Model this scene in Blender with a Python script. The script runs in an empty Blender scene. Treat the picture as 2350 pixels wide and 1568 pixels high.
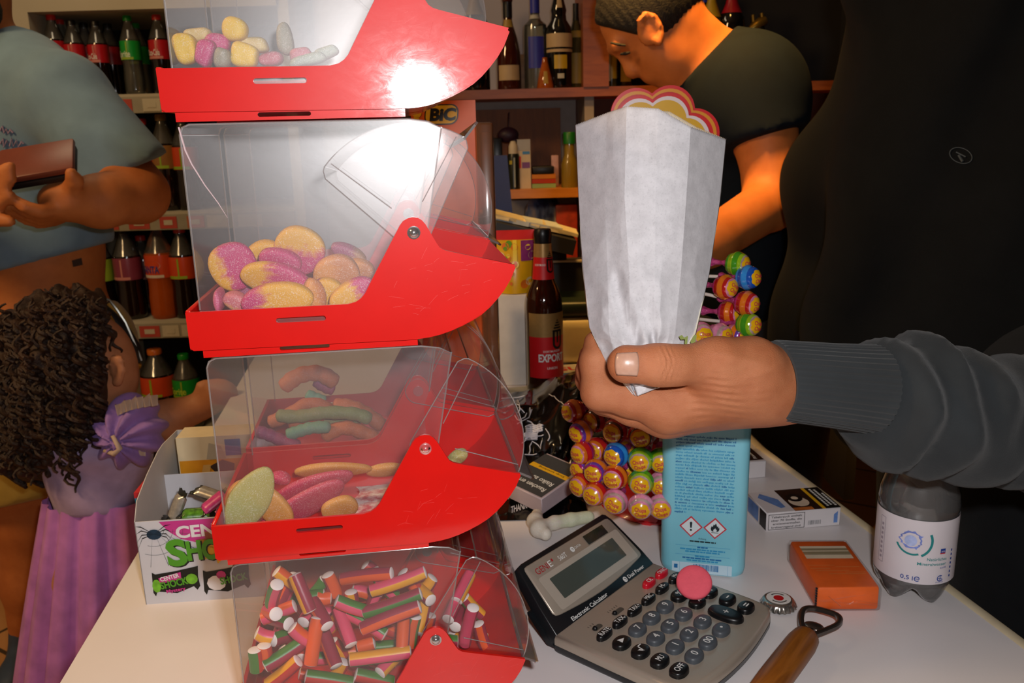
import bpy, bmesh, math, random
import numpy as np
from mathutils import Vector, Matrix
from mathutils.geometry import tessellate_polygon

SC = bpy.context.scene
COL = SC.collection
PI = math.pi

# ------------------------------------------------------------------ camera
FPX = 1957.0
CX, CY = 1175.0, 784.0
CAM = np.array([0.0, 0.0, 1.30])
def _n(v):
    v = np.array(v, float); return v / np.linalg.norm(v)
_dn = _n((215, 7916, 1957)); _zc = -_dn
_fw = np.array([0, 0, 1.0]); _yc = _n(_fw - _fw.dot(_dn) * _dn); _xc = np.cross(_yc, _zc)
RCAM = np.array([_xc, _yc, _zc])
cd = bpy.data.cameras.new('camera'); cam = bpy.data.objects.new('camera', cd); COL.objects.link(cam)
cd.sensor_fit = 'HORIZONTAL'; cd.sensor_width = 36.0; cd.lens = FPX * 36.0 / 2350.0
cd.clip_start = 0.02; cd.clip_end = 50
_m = np.eye(4); _m[:3, 0] = RCAM @ [1, 0, 0]; _m[:3, 1] = RCAM @ [0, -1, 0]; _m[:3, 2] = RCAM @ [0, 0, -1]; _m[:3, 3] = CAM
cam.matrix_world = Matrix(_m.tolist())
cd.dof.use_dof = True; cd.dof.focus_distance = 0.60; cd.dof.aperture_fstop = 20.0
SC.camera = cam

# ------------------------------------------------------------------ world, lights, exposure
SC.view_settings.view_transform = 'Standard'
SC.view_settings.look = 'None'
SC.view_settings.exposure = 0.0
SC.view_settings.gamma = 1.0
SC.view_settings.use_curve_mapping = False
SC.cycles.transparent_max_bounces = 32
SC.cycles.max_bounces = 8
SC.cycles.sample_clamp_indirect = 4.0
W = bpy.data.worlds.new('world'); SC.world = W; W.use_nodes = True
W.node_tree.nodes['Background'].inputs[0].default_value = (1.0, 0.72, 0.45, 1)
W.node_tree.nodes['Background'].inputs[1].default_value = 0.02
def area_light(name, loc, target, size, power, color, sy=None):
    l = bpy.data.lights.new(name, 'AREA'); l.energy = power; l.color = color
    l.shape = 'RECTANGLE'; l.size = size; l.size_y = sy or size
    o = bpy.data.objects.new(name, l); COL.objects.link(o)
    o.location = loc
    o.rotation_euler = (Vector(target) - Vector(loc)).to_track_quat('-Z', 'Y').to_euler()
    return o
# the flash of the camera the picture was taken with: just right of and above its lens
_fp = CAM + RCAM @ np.array([0.040, -0.052, -0.01])
_ft = CAM + RCAM @ np.array([0.0, 0.03, 1.0])
area_light('camera_flash', _fp, _ft, 0.034, 4.3, (1.0, 0.985, 0.985), 0.02)
# warm lamps of the kiosk
area_light('ceiling_lamp_left', (-1.45, 0.45, 2.30), (-0.50, 0.75, 0.9), 0.35, 20, (1.0, 0.64, 0.30), 0.5)
_l = area_light('ceiling_lamp_back', (0.12, 1.35, 2.60), (0.44, 1.88, 1.2), 0.20, 6.0, (1.0, 0.52, 0.12), 0.2); _l.data.spread = math.radians(48)
area_light('ceiling_lamp_shelf', (-1.0, 1.9, 2.60), (-1.0, 2.5, 0.9), 0.30, 5.5, (1.0, 0.78, 0.50), 0.7)

def ray(px, py): return RCAM @ np.array([(px - CX) / FPX, (py - CY) / FPX, 1.0])
def onz(px, py, z):
    r = ray(px, py); return Vector(CAM + r * ((z - CAM[2]) / r[2]))
def ony(px, py, y):
    r = ray(px, py); return Vector(CAM + r * (y / r[1]))
def onpl(px, py, P, N):
    r = ray(px, py); P = np.array(P); N = np.array(N)
    return Vector(CAM + r * ((P.dot(N) - CAM.dot(N)) / r.dot(N)))
def atd(px, py, d):                      # at depth d along the optical axis
    return Vector(CAM + ray(px, py) * d)
LW = Vector((0.99075918, 0.13563273, 0)); NW = Vector((-0.13563273, 0.99075918, 0)); ZW = Vector((0, 0, 1))
TZ = 0.870                                # counter top height
# ------------------------------------------------------------------ object helpers
def tag(o, label=None, cat=None, group=None, kind=None):
    if label: o['label'] = label
    if cat: o['category'] = cat
    if group: o['group'] = group
    if kind: o['kind'] = kind
    return o
def empty(name, loc, label, cat, group=None, rot=None):
    o = bpy.data.objects.new(name, None); COL.objects.link(o); o.empty_display_size = 0.02
    o.location = loc
    if rot is not None:
        if isinstance(rot, Matrix): o.rotation_euler = rot.to_euler()
        else: o.rotation_euler = rot
    return tag(o, label, cat, group)
def frame(o, x, y, z=None):
    x = Vector(x).normalized(); y = Vector(y)
    z = x.cross(y).normalized() if z is None else Vector(z).normalized()
    y = z.cross(x).normalized()
    m = Matrix.Identity(4)
    for i in range(3):
        m[i][0] = x[i]; m[i][1] = y[i]; m[i][2] = z[i]; m[i][3] = o[i]
    return m
def emptym(name, M, label, cat, group=None):
    o = empty(name, (0, 0, 0), label, cat, group); o.matrix_world = M; return o
def copy_tree(o, parent=None):
    c = o.copy(); COL.objects.link(c); c.parent = parent
    for ch in list(o.children): copy_tree(ch, c)
    return c
T = Matrix.Translation
def RX(a): return Matrix.Rotation(a, 4, 'X')
def RY(a): return Matrix.Rotation(a, 4, 'Y')
def RZ(a): return Matrix.Rotation(a, 4, 'Z')
def SCL(x, y, z): return Matrix.Diagonal((x, y, z, 1))

_glyphs = {}
def glyph_mesh(s, bold=0.0, font_res=3):
    key = (s, bold)
    if key not in _glyphs:
        cu = bpy.data.curves.new('t', 'FONT'); cu.body = s; cu.size = 1.0; cu.offset = bold
        cu.resolution_u = font_res
        ob = bpy.data.objects.new('t', cu); me = ob.to_mesh()
        vs = [tuple(v.co) for v in me.vertices]; fs = [tuple(p.vertices) for p in me.polygons]
        ob.to_mesh_clear(); bpy.data.objects.remove(ob); bpy.data.curves.remove(cu)
        _glyphs[key] = (vs, fs)
    return _glyphs[key]

class MB:
    def __init__(s): s.v = []; s.f = []; s.m = []; s.s = []
    def add(s, vs, fs, m=0, smooth=True, M=None):
        b = len(s.v)
        if M is None: s.v.extend(tuple(v) for v in vs)
        else: s.v.extend(tuple(M @ Vector(v)) for v in vs)
        for f in fs: s.f.append([b + i for i in f]); s.m.append(m); s.s.append(smooth)
        return s
    def box(s, c, d, m=0, M=None):
        x, y, z = c; a, b, e = d[0] / 2, d[1] / 2, d[2] / 2
        vs = [(x + i * a, y + j * b, z + k * e) for i in (-1, 1) for j in (-1, 1) for k in (-1, 1)]
        return s.add(vs, [(0, 1, 3, 2), (4, 6, 7, 5), (0, 4, 5, 1), (2, 3, 7, 6), (0, 2, 6, 4), (1, 5, 7, 3)], m, False, M)
    def rbox(s, c, d, r, m=0, M=None, seg=2):
        bm = bmesh.new(); bmesh.ops.create_cube(bm, size=1.0)
        for v in bm.verts: v.co = Vector((v.co.x * d[0] + c[0], v.co.y * d[1] + c[1], v.co.z * d[2] + c[2]))
        bmesh.ops.bevel(bm, geom=bm.edges[:], offset=r, segments=seg, profile=0.5, affect='EDGES')
        bm.verts.index_update()
        s.add([v.co[:] for v in bm.verts], [[v.index for v in f.verts] for f in bm.faces], m, True, M); bm.free(); return s
    def prism(s, poly, d0, d1, m=0, M=None, holes=(), smooth=False, caps=(True, True), sidem=None):
        """polygon in x,z (local), extruded along y from d0 to d1"""
        loops = [list(poly)] + [list(h) for h in holes]
        tri = tessellate_polygon([[Vector((p[0], p[1], 0)) for p in l] for l in loops])
        flat = [p for l in loops for p in l]; n = len(flat)
        vs = [(p[0], d0, p[1]) for p in flat] + [(p[0], d1, p[1]) for p in flat]
        fs = []
        if caps[0]: fs += [tuple(t) for t in tri]
        if caps[1]: fs += [tuple(i + n for i in reversed(t)) for t in tri]
        s.add(vs, fs, m, False, M)
        o = 0; fs = []
        for l in loops:
            k = len(l)
            for i in range(k): a, b = o + i, o + (i + 1) % k; fs.append((a, a + n, b + n, b))
            o += k
        s.add(vs, fs, m if sidem is None else sidem, smooth, M); return s
    def loft(s, rings, m=0, cap=True, M=None, smooth=True, closed=True):
        k = len(rings[0]); vs = [p for r in rings for p in r]; fs = []
        for i in range(len(rings) - 1):
            for j in range(k if closed else k - 1):
                a = i * k + j; b = i * k + (j + 1) % k
                fs.append((a, b, b + k, a + k))
        if cap: fs.append(tuple(range(k - 1, -1, -1))); fs.append(tuple((len(rings) - 1) * k + j for j in range(k)))
        return s.add(vs, fs, m, smooth, M)
    def lathe(s, prof, seg=24, m=0, M=None, cap=False, a0=0.0, a1=2 * PI):
        full = abs(a1 - a0 - 2 * PI) < 1e-6
        k = seg if full else seg + 1
        rings = [[(r * math.cos(a0 + (a1 - a0) * j / seg), r * math.sin(a0 + (a1 - a0) * j / seg), z) for j in range(k)] for r, z in prof]
        return s.loft(rings, m, cap, M, True, full)
    def tube(s, pts, rad, seg=8, m=0, M=None, cap=True, flat=1.0):
        pts = [Vector(p) for p in pts]; n = len(pts)
        if not hasattr(rad, '__len__'): rad = [rad] * n
        t0 = (pts[1] - pts[0]).normalized()
        up = Vector((0, 0, 1)) if abs(t0.z) < 0.9 else Vector((1, 0, 0))
        x = up.cross(t0).normalized(); rings = []
        for i in range(n):
            t = (pts[min(i + 1, n - 1)] - pts[max(i - 1, 0)]).normalized()
            x = (x - t * x.dot(t)).normalized(); y = t.cross(x)
            rings.append([tuple(pts[i] + (x * math.cos(2 * PI * j / seg) + y * math.sin(2 * PI * j / seg) * flat) * rad[i]) for j in range(seg)])
        return s.loft(rings, m, cap, M)
    def ell(s, c, r, m=0, M=None, nu=16, nv=10, pw=1.0, plan=1.0):
        def sp(a): return math.copysign(abs(a) ** pw, a)
        def pl(a): return math.copysign(abs(a) ** plan, a)
        vs = [(c[0], c[1], c[2] - r[2])]; fs = []
        for i in range(1, nv):
            t = -PI / 2 + PI * i / nv
            for j in range(nu):
                a = 2 * PI * j / nu
                vs.append((c[0] + r[0] * sp(math.cos(t)) * pl(math.cos(a)), c[1] + r[1] * sp(math.cos(t)) * pl(math.sin(a)), c[2] + r[2] * sp(math.sin(t))))
        vs.append((c[0], c[1], c[2] + r[2])); L = len(vs) - 1
        for j in range(nu): fs.append((0, 1 + (j + 1) % nu, 1 + j)); fs.append((L, L - nu + j, L - nu + (j + 1) % nu))
        for i in range(nv - 2):
            for j in range(nu):
                a = 1 + i * nu + j; b = 1 + i * nu + (j + 1) % nu; fs.append((a, b, b + nu, a + nu))
        return s.add(vs, fs, m, True, M)
    def grid(s, fn, nu, nv, m=0, M=None, smooth=True, mf=None):
        vs = [fn(i / nu, j / nv) for j in range(nv + 1) for i in range(nu + 1)]
        for j in range(nv):
            for i in range(nu):
                pass
        fs = []; ms = []
        for j in range(nv):
            for i in range(nu):
                a = j * (nu + 1) + i; fs.append((a, a + 1, a + nu + 2, a + nu + 1)); ms.append(m if mf is None else mf((i + .5) / nu, (j + .5) / nv))
        b = len(s.f); s.add(vs, fs, m, smooth, M)
        for q, mm in enumerate(ms): s.m[b + q] = mm
        return s
    # flat graphics: fn maps (x, y) of the print to a point of the surface
    def rect(s, x0, y0, x1, y1, fn, m=0, n=1, k=1):
        vs = [fn(x0 + (x1 - x0) * i / n, y0 + (y1 - y0) * j / k) for j in range(k + 1) for i in range(n + 1)]
        return s.add(vs, [(j * (n + 1) + i, j * (n + 1) + i + 1, (j + 1) * (n + 1) + i + 1, (j + 1) * (n + 1) + i) for j in range(k) for i in range(n)], m, False)
    def poly(s, pts, fn, m=0):
        tri = tessellate_polygon([[Vector((p[0], p[1], 0)) for p in pts]])
        # keep the print facing +z of its own plane
        ar = sum(pts[i][0] * pts[(i + 1) % len(pts)][1] - pts[(i + 1) % len(pts)][0] * pts[i][1] for i in range(len(pts)))
        ts = []
        for t in tri:
            a, b, c = (pts[i] for i in t)
            cr = (b[0] - a[0]) * (c[1] - a[1]) - (b[1] - a[1]) * (c[0] - a[0])
            ts.append(tuple(t) if cr > 0 else tuple(reversed(t)))
        return s.add([fn(p[0], p[1]) for p in pts], ts, m, False)
    def disc(s, x, y, r, fn, m=0, n=20, ry=None):
        return s.poly([(x + r * math.cos(2 * PI * i / n), y + (ry or r) * math.sin(2 * PI * i / n)) for i in range(n)], fn, m)
    def ring(s, x, y, r0, r1, fn, m=0, n=24, a0=0, a1=2 * PI):
        for i in range(n):
            a = a0 + (a1 - a0) * i / n; b = a0 + (a1 - a0) * (i + 1) / n
            s.poly([(x + r0 * math.cos(a), y + r0 * math.sin(a)), (x + r1 * math.cos(a), y + r1 * math.sin(a)), (x + r1 * math.cos(b), y + r1 * math.sin(b)), (x + r0 * math.cos(b), y + r0 * math.sin(b))], fn, m)
        return s
    def text(s, st, x, y, h, fn, m=0, w=None, bold=0.0, align='l', rot=0.0, shear=0.0):
        """lettering: cap height h, at x,y (baseline); w = forced width"""
        vs, fs = glyph_mesh(st, bold)
        if not vs: return s
        x0 = min(v[0] for v in vs); x1 = max(v[0] for v in vs); k = h / 0.70
        kx = k if w is None else w / max(1e-6, x1 - x0)
        ww = (x1 - x0) * kx; ox = {'l': 0, 'c': -ww / 2, 'r': -ww}[align]
        c, sn = math.cos(rot), math.sin(rot); out = []
        for v in vs:
            px = (v[0] - x0) * kx + ox + shear * v[1] * k; py = v[1] * k
            out.append(fn(x + px * c - py * sn, y + px * sn + py * c))
        return s.add(out, fs, m, False)
    def build(s, name, mats, parent=None, M=None, sharp=40, flip=False):
        me = bpy.data.meshes.new(name)
        me.from_pydata(s.v, [], s.f); me.validate(clean_customdata=False)
        if not isinstance(mats, (list, tuple)): mats = [mats]
        for m in mats: me.materials.append(m)
        if len(me.polygons) == len(s.m):
            me.polygons.foreach_set('material_index', s.m); me.polygons.foreach_set('use_smooth', s.s)
        else:
            for p in me.polygons: p.use_smooth = True
        if sharp: me.set_sharp_from_angle(angle=math.radians(sharp))
        me.update()
        o = bpy.data.objects.new(name, me); COL.objects.link(o)
        if parent is not None: o.parent = parent
        if M is not None: o.matrix_local = M
        return o
def fixn(o):
    bm = bmesh.new(); bm.from_mesh(o.data); bmesh.ops.recalc_face_normals(bm, faces=bm.faces); bm.to_mesh(o.data); bm.free(); return o
def thing(mb, name, mats, label, cat, group=None, M=None, sharp=40):
    return tag(mb.build(name, mats, None, M, sharp), label, cat, group)
def flat(M, off=0.0003):
    """print mapping onto the local xy plane of frame M"""
    return lambda x, y: tuple(M @ Vector((x, y, off)))
def cyl(M, r, off=0.0003, z0=0.0, ph=0.0):
    """print mapping onto a cylinder about local z; x runs round it, seen from -y at x=0"""
    def fn(x, y):
        a = -PI / 2 + ph + x / r; return tuple(M @ Vector(((r + off) * math.cos(a), (r + off) * math.sin(a), z0 + y)))
    return fn

# ------------------------------------------------------------------ smooth bodies from distance fields
def sd_cap(a, b, ra, rb):
    a = np.array(a, np.float32); b = np.array(b, np.float32); ab = b - a; L = max(1e-12, float(ab.dot(ab)))
    def f(p):
        t = np.clip(((p - a) @ ab) / L, 0, 1); q = p - a - t[..., None] * ab
        return np.sqrt((q * q).sum(-1)) - (ra + (rb - ra) * t)
    f.bb = (np.minimum(a, b) - max(ra, rb), np.maximum(a, b) + max(ra, rb)); return f
def sd_ell(c, r, R=None):
    c = np.array(c, np.float32); r = np.array(r, np.float32); Rm = None if R is None else np.array(R, np.float32)
    def f(p):
        q = p - c
        if Rm is not None: q = q @ Rm            # columns of R are the axes
        k0 = np.sqrt(((q / r) ** 2).sum(-1)); k1 = np.sqrt(((q / (r * r)) ** 2).sum(-1)) + 1e-9
        return k0 * (k0 - 1.0) / k1
    m = float(r.max()) if Rm is not None else r
    f.bb = (c - m, c + m); return f
def smin(a, b, k):
    if k <= 0: return np.minimum(a, b)
    h = np.maximum(k - np.abs(a - b), 0) / k
    return np.minimum(a, b) - h * h * k * 0.25
def smax(a, b, k): return -smin(-a, -b, k)
def union(fs, k):
    def f(p):
        d = fs[0](p)
        for g in fs[1:]: d = smin(d, g(p), k)
        return d
    f.bb = (np.min([g.bb[0] for g in fs], 0), np.max([g.bb[1] for g in fs], 0)); return f
def chain(pts, rad, k=0.0):
    return union([sd_cap(pts[i], pts[i + 1], rad[i], rad[i + 1]) for i in range(len(pts) - 1)], k)
def sdf_mesh(f, h, pad=0.01, lo=None, hi=None):
    lo = (np.array(f.bb[0]) - pad) if lo is None else np.array(lo); hi = (np.array(f.bb[1]) + pad) if hi is None else np.array(hi)
    n = np.maximum(4, np.ceil((hi - lo) / h).astype(int) + 1)
    xs = [lo[i] + h * np.arange(n[i]) for i in range(3)]
    V = np.empty(tuple(n), np.float32)
    for i in range(0, n[0], 24):
        g = np.stack(np.meshgrid(xs[0][i:i + 24], xs[1], xs[2], indexing='ij'), -1).astype(np.float32)
        V[i:i + 24] = f(g)
    V[0], V[-1] = np.maximum(V[0], h * .1), np.maximum(V[-1], h * .1)
    V[:, 0], V[:, -1] = np.maximum(V[:, 0], h * .1), np.maximum(V[:, -1], h * .1)
    V[:, :, 0], V[:, :, -1] = np.maximum(V[:, :, 0], h * .1), np.maximum(V[:, :, -1], h * .1)
    S = V < 0; cn = n - 1
    acc = np.zeros(tuple(cn) + (3,), np.float32); cnt = np.zeros(tuple(cn), np.float32)
    for ax in range(3):
        o1, o2 = [a for a in range(3) if a != ax]
        sl0 = [slice(None)] * 3; sl1 = [slice(None)] * 3; sl0[ax] = slice(0, -1); sl1[ax] = slice(1, None)
        a = V[tuple(sl0)]; b = V[tuple(sl1)]; cr = (a < 0) != (b < 0)
        t = np.where(cr, a / np.where(cr, a - b, 1), 0)
        for d1 in (0, 1):
            for d2 in (0, 1):
                sl = [slice(None)] * 3; sl[o1] = slice(d1, d1 + cn[o1]); sl[o2] = slice(d2, d2 + cn[o2])
                c = cr[tuple(sl)]; tt = t[tuple(sl)]
                cnt += c; acc[..., ax] += np.where(c, tt, 0); acc[..., o1] += c * d1; acc[..., o2] += c * d2
    act = cnt > 0; idx = -np.ones(tuple(cn), int); idx[act] = np.arange(act.sum())
    ijk = np.argwhere(act); vs = lo + h * (ijk + acc[act] / cnt[act][:, None])
    faces = []
    for ax in range(3):
        o1, o2 = (ax + 1) % 3, (ax + 2) % 3
        sl0 = [slice(None)] * 3; sl1 = [slice(None)] * 3; sl0[ax] = slice(0, -1); sl1[ax] = slice(1, None)
        a = S[tuple(sl0)]; b = S[tuple(sl1)]
        e = np.argwhere(a != b); e = e[(e[:, o1] >= 1) & (e[:, o2] >= 1) & (e[:, o1] < cn[o1]) & (e[:, o2] < cn[o2])]
        if not len(e): continue
        def ci(d1, d2):
            q = e.copy(); q[:, o1] -= d1; q[:, o2] -= d2; return idx[q[:, 0], q[:, 1], q[:, 2]]
        q = np.stack([ci(1, 1), ci(0, 1), ci(0, 0), ci(1, 0)], 1)
        fl = ~a[e[:, 0], e[:, 1], e[:, 2]]; q[fl] = q[fl][:, ::-1]
        faces.append(q)
    faces = np.concatenate(faces)
    return vs, faces
def sdf_obj(name, f, h, mat, parent=None, pad=0.01, lo=None, hi=None, mats=None, mfn=None):
    vs, fs = sdf_mesh(f, h, pad, lo, hi)
    me = bpy.data.meshes.new(name); me.from_pydata(vs.tolist(), [], fs.tolist())
    for m in (mats or [mat]): me.materials.append(m)
    if mfn is not None:
        cen = vs[fs].mean(1); me.polygons.foreach_set('material_index', mfn(cen).astype(int))
    me.polygons.foreach_set('use_smooth', [True] * len(me.polygons)); me.update()
    o = bpy.data.objects.new(name, me); COL.objects.link(o)
    if parent is not None:
        o.parent = parent; o.matrix_parent_inverse = parent.matrix_world.inverted()
    return o

# ------------------------------------------------------------------ materials
def nt(name):
    m = bpy.data.materials.new(name); m.use_nodes = True; t = m.node_tree; return m, t, t.nodes['Principled BSDF']
def C4(c): return (c[0], c[1], c[2], 1.0)
def hx(h):
    """sRGB hex -> linear"""
    r = [int(h[i:i + 2], 16) / 255 for i in (0, 2, 4)]
    return tuple(c / 12.92 if c <= 0.04045 else ((c + 0.055) / 1.055) ** 2.4 for c in r)
def noise(t, scale, detail=3, rough=0.5, co=None, dist=0.0):
    n = t.nodes.new('ShaderNodeTexNoise'); n.inputs['Scale'].default_value = scale; n.inputs['Detail'].default_value = detail
    n.inputs['Roughness'].default_value = rough; n.inputs['Distortion'].default_value = dist
    if co is None:
        c = t.nodes.new('ShaderNodeTexCoord'); co = c.outputs['Object']
    t.links.new(co, n.inputs['Vector']); return n
def ramp(t, src, stops, interp='LINEAR'):
    r = t.nodes.new('ShaderNodeValToRGB'); r.color_ramp.interpolation = interp; e = r.color_ramp.elements
    while len(e) > len(stops): e.remove(e[-1])
    while len(e) < len(stops): e.new(0.5)
    for i, (p, c) in enumerate(stops): e[i].position = p; e[i].color = C4(c)
    t.links.new(src, r.inputs[0]); return r
def mixc(t, fac, a, b, mode='MIX'):
    n = t.nodes.new('ShaderNodeMix'); n.data_type = 'RGBA'; n.blend_type = mode
    for k, v in ((0, fac), (6, a), (7, b)):
        if hasattr(v, 'is_linked') or hasattr(v, 'links'): t.links.new(v, n.inputs[k])
        elif k == 0: n.inputs[0].default_value = v
        else: n.inputs[k].default_value = C4(v)
    return n.outputs[2]
def bump(t, b, src, strength, dist=0.001):
    n = t.nodes.new('ShaderNodeBump'); n.inputs['Strength'].default_value = strength; n.inputs['Distance'].default_value = dist
    t.links.new(src, n.inputs['Height']); t.links.new(n.outputs[0], b.inputs['Normal']); return n
_mats = {}
def mat(name, col, rough=0.5, metal=0.0, spec=0.5, var=0.06, vscale=40, bmp=0.0, bscale=300, bdist=0.0005, coat=0.0, trans=0.0, sss=0.0, ior=1.45, sheen=0.0):
    if name in _mats: return _mats[name]
    if isinstance(col, str): col = hx(col)
    m, t, b = nt(name)
    b.inputs['Roughness'].default_value = rough; b.inputs['Metallic'].default_value = metal
    b.inputs['Specular IOR Level'].default_value = spec; b.inputs['Coat Weight'].default_value = coat
    b.inputs['Transmission Weight'].default_value = trans; b.inputs['IOR'].default_value = ior
    if sss: b.inputs['Subsurface Weight'].default_value = sss; b.inputs['Subsurface Radius'].default_value = (0.006, 0.002, 0.001)
    if sheen: b.inputs['Sheen Weight'].default_value = sheen
    b.inputs['Base Color'].default_value = C4(col)
    if var > 0:
        n = noise(t, vscale)
        r = ramp(t, n.outputs[0], [(0.3, tuple(c * (1 - var) for c in col)), (0.7, tuple(min(1, c * (1 + var)) for c in col))])
        t.links.new(r.outputs[0], b.inputs['Base Color'])
    if bmp > 0:
        n2 = noise(t, bscale, 4, 0.6); bump(t, b, n2.outputs[0], bmp, bdist)
    _mats[name] = m; return m
def clear(name, tint=(1, 1, 1), haze=0.06, gloss=0.10, broad=0.0, rough=0.05, brough=0.35, hcol=(0.9, 0.9, 0.95), scr=0.0, fres=1.45, vary=0.0):
    """clear plastic or glass sheet: see-through, with a sharp and a broad (worn) sheen and a little haze"""
    if name in _mats: return _mats[name]
    m = bpy.data.materials.new(name); m.use_nodes = True; t = m.node_tree; t.nodes.clear()
    out = t.nodes.new('ShaderNodeOutputMaterial')
    tr = t.nodes.new('ShaderNodeBsdfTransparent'); tr.inputs[0].default_value = C4(tint)
    df = t.nodes.new('ShaderNodeBsdfDiffuse'); df.inputs[0].default_value = C4(hcol)
    tl = t.nodes.new('ShaderNodeBsdfTranslucent'); tl.inputs[0].default_value = C4(hcol)
    hm = t.nodes.new('ShaderNodeMixShader'); hm.inputs[0].default_value = 0.4; t.links.new(df.outputs[0], hm.inputs[1]); t.links.new(tl.outputs[0], hm.inputs[2])
    m1 = t.nodes.new('ShaderNodeMixShader'); m1.inputs[0].default_value = haze
    t.links.new(tr.outputs[0], m1.inputs[1]); t.links.new(hm.outputs[0], m1.inputs[2])
    cur = m1.outputs[0]
    nrm = None
    if scr > 0:
        c = t.nodes.new('ShaderNodeTexCoord'); mp = t.nodes.new('ShaderNodeMapping'); mp.inputs['Rotation'].default_value = (0.3, 0.9, 0.2); mp.inputs['Scale'].default_value = (1.6, 2.0, 2.6)
        t.links.new(c.outputs['Object'], mp.inputs[0]); n = noise(t, 60, 6, 0.75, mp.outputs[0], 0.6)
        bp = t.nodes.new('ShaderNodeBump'); bp.inputs['Strength'].default_value = scr; bp.inputs['Distance'].default_value = 0.0004
        t.links.new(n.outputs[0], bp.inputs['Height']); nrm = bp.outputs[0]
        if haze > 0:
            n3 = noise(t, 14, 5, 0.7)
            r3 = ramp(t, n3.outputs[0], [(0.3, (haze * (1 - vary),) * 3), (0.75, (haze * (1 + vary),) * 3)]); t.links.new(r3.outputs[0], m1.inputs[0])
    if broad > 0:
        g = t.nodes.new('ShaderNodeBsdfGlossy'); g.inputs['Roughness'].default_value = brough
        if nrm: t.links.new(nrm, g.inputs['Normal'])
        mm = t.nodes.new('ShaderNodeMixShader'); mm.inputs[0].default_value = broad
        t.links.new(cur, mm.inputs[1]); t.links.new(g.outputs[0], mm.inputs[2]); cur = mm.outputs[0]
    if gloss > 0:
        g = t.nodes.new('ShaderNodeBsdfGlossy'); g.inputs['Roughness'].default_value = rough
        fr = t.nodes.new('ShaderNodeFresnel'); fr.inputs['IOR'].default_value = fres
        ml = t.nodes.new('ShaderNodeMath'); ml.operation = 'MULTIPLY'; ml.inputs[1].default_value = gloss * 10; ml.use_clamp = True
        t.links.new(fr.outputs[0], ml.inputs[0])
        mm = t.nodes.new('ShaderNodeMixShader'); t.links.new(ml.outputs[0], mm.inputs[0])
        t.links.new(cur, mm.inputs[1]); t.links.new(g.outputs[0], mm.inputs[2]); cur = mm.outputs[0]
    t.links.new(cur, out.inputs[0]); _mats[name] = m; return m
def sugar(name, c1, c2=None, speck=0.5, axis=0, pos=0.5, width=0.12, scale=1300, sss=0.15, ext=1.0):
    """jelly sweet rolled in sugar; one or two body colours that run into each other along one axis"""
    if name in _mats: return _mats[name]
    m, t, b = nt(name); c = t.nodes.new('ShaderNodeTexCoord')
    if isinstance(c1, str): c1 = hx(c1)
    base = None
    if c2 is not None:
        if isinstance(c2, str): c2 = hx(c2)
        sp = t.nodes.new('ShaderNodeSeparateXYZ'); t.links.new(c.outputs['Generated'], sp.inputs[0])
        n = noise(t, 6, 2, 0.5, c.outputs['Generated'])
        ad = t.nodes.new('ShaderNodeMath'); ad.operation = 'MULTIPLY_ADD'; ad.inputs[1].default_value = 0.5; t.links.new(n.outputs[0], ad.inputs[0])
        t.links.new(sp.outputs[axis], ad.inputs[2])
        r = ramp(t, ad.outputs[0], [(pos + 0.25 - width, c1), (pos + 0.25 + width, c2)]); base = r.outputs[0]
    n2 = noise(t, scale, 2, 0.7); n3 = noise(t, 160, 3, 0.6)
    r2 = ramp(t, n2.outputs[0], [(0.52, (0, 0, 0)), (0.66, (1, 1, 1))])
    r3 = ramp(t, n3.outputs[0], [(0.25, (0.15,) * 3), (0.75, (1, 1, 1))])
    mu = t.nodes.new('ShaderNodeMath'); mu.operation = 'MULTIPLY'; t.links.new(r2.outputs[0], mu.inputs[0]); t.links.new(r3.outputs[0], mu.inputs[1])
    m2 = t.nodes.new('ShaderNodeMath'); m2.operation = 'MULTIPLY'; t.links.new(mu.outputs[0], m2.inputs[0]); m2.inputs[1].default_value = speck
    o = mixc(t, m2.outputs[0], base if base is not None else c1, (0.95, 0.9, 0.88))
    t.links.new(o, b.inputs['Base Color']); b.inputs['Roughness'].default_value = 0.55
    b.inputs['Subsurface Weight'].default_value = sss; b.inputs['Subsurface Radius'].default_value = (0.004, 0.002, 0.001); b.inputs['Subsurface Scale'].default_value = 1.0
    bump(t, b, n2.outputs[0], 0.5, 0.0006)
    _mats[name] = m; return m
def wood(name, c1, c2, scale=(1, 12, 12), rough=0.5):
    if name in _mats: return _mats[name]
    m, t, b = nt(name); c = t.nodes.new('ShaderNodeTexCoord'); mp = t.nodes.new('ShaderNodeMapping'); mp.inputs['Scale'].default_value = scale
    t.links.new(c.outputs['Object'], mp.inputs[0]); n = noise(t, 6, 5, 0.6, mp.outputs[0], 0.8)
    if isinstance(c1, str): c1 = hx(c1)
    if isinstance(c2, str): c2 = hx(c2)
    r = ramp(t, n.outputs[0], [(0.35, c1), (0.65, c2)]); t.links.new(r.outputs[0], b.inputs['Base Color'])
    b.inputs['Roughness'].default_value = rough; bump(t, b, n.outputs[0], 0.15, 0.0005); _mats[name] = m; return m
def fabric(name, col, scale=900, var=0.12, rough=0.85, bs=0.4, sheen=0.12):
    return mat(name, col, rough, 0, 0.2, var, 25, bs, scale, 0.0006, sheen=sheen)
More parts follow.
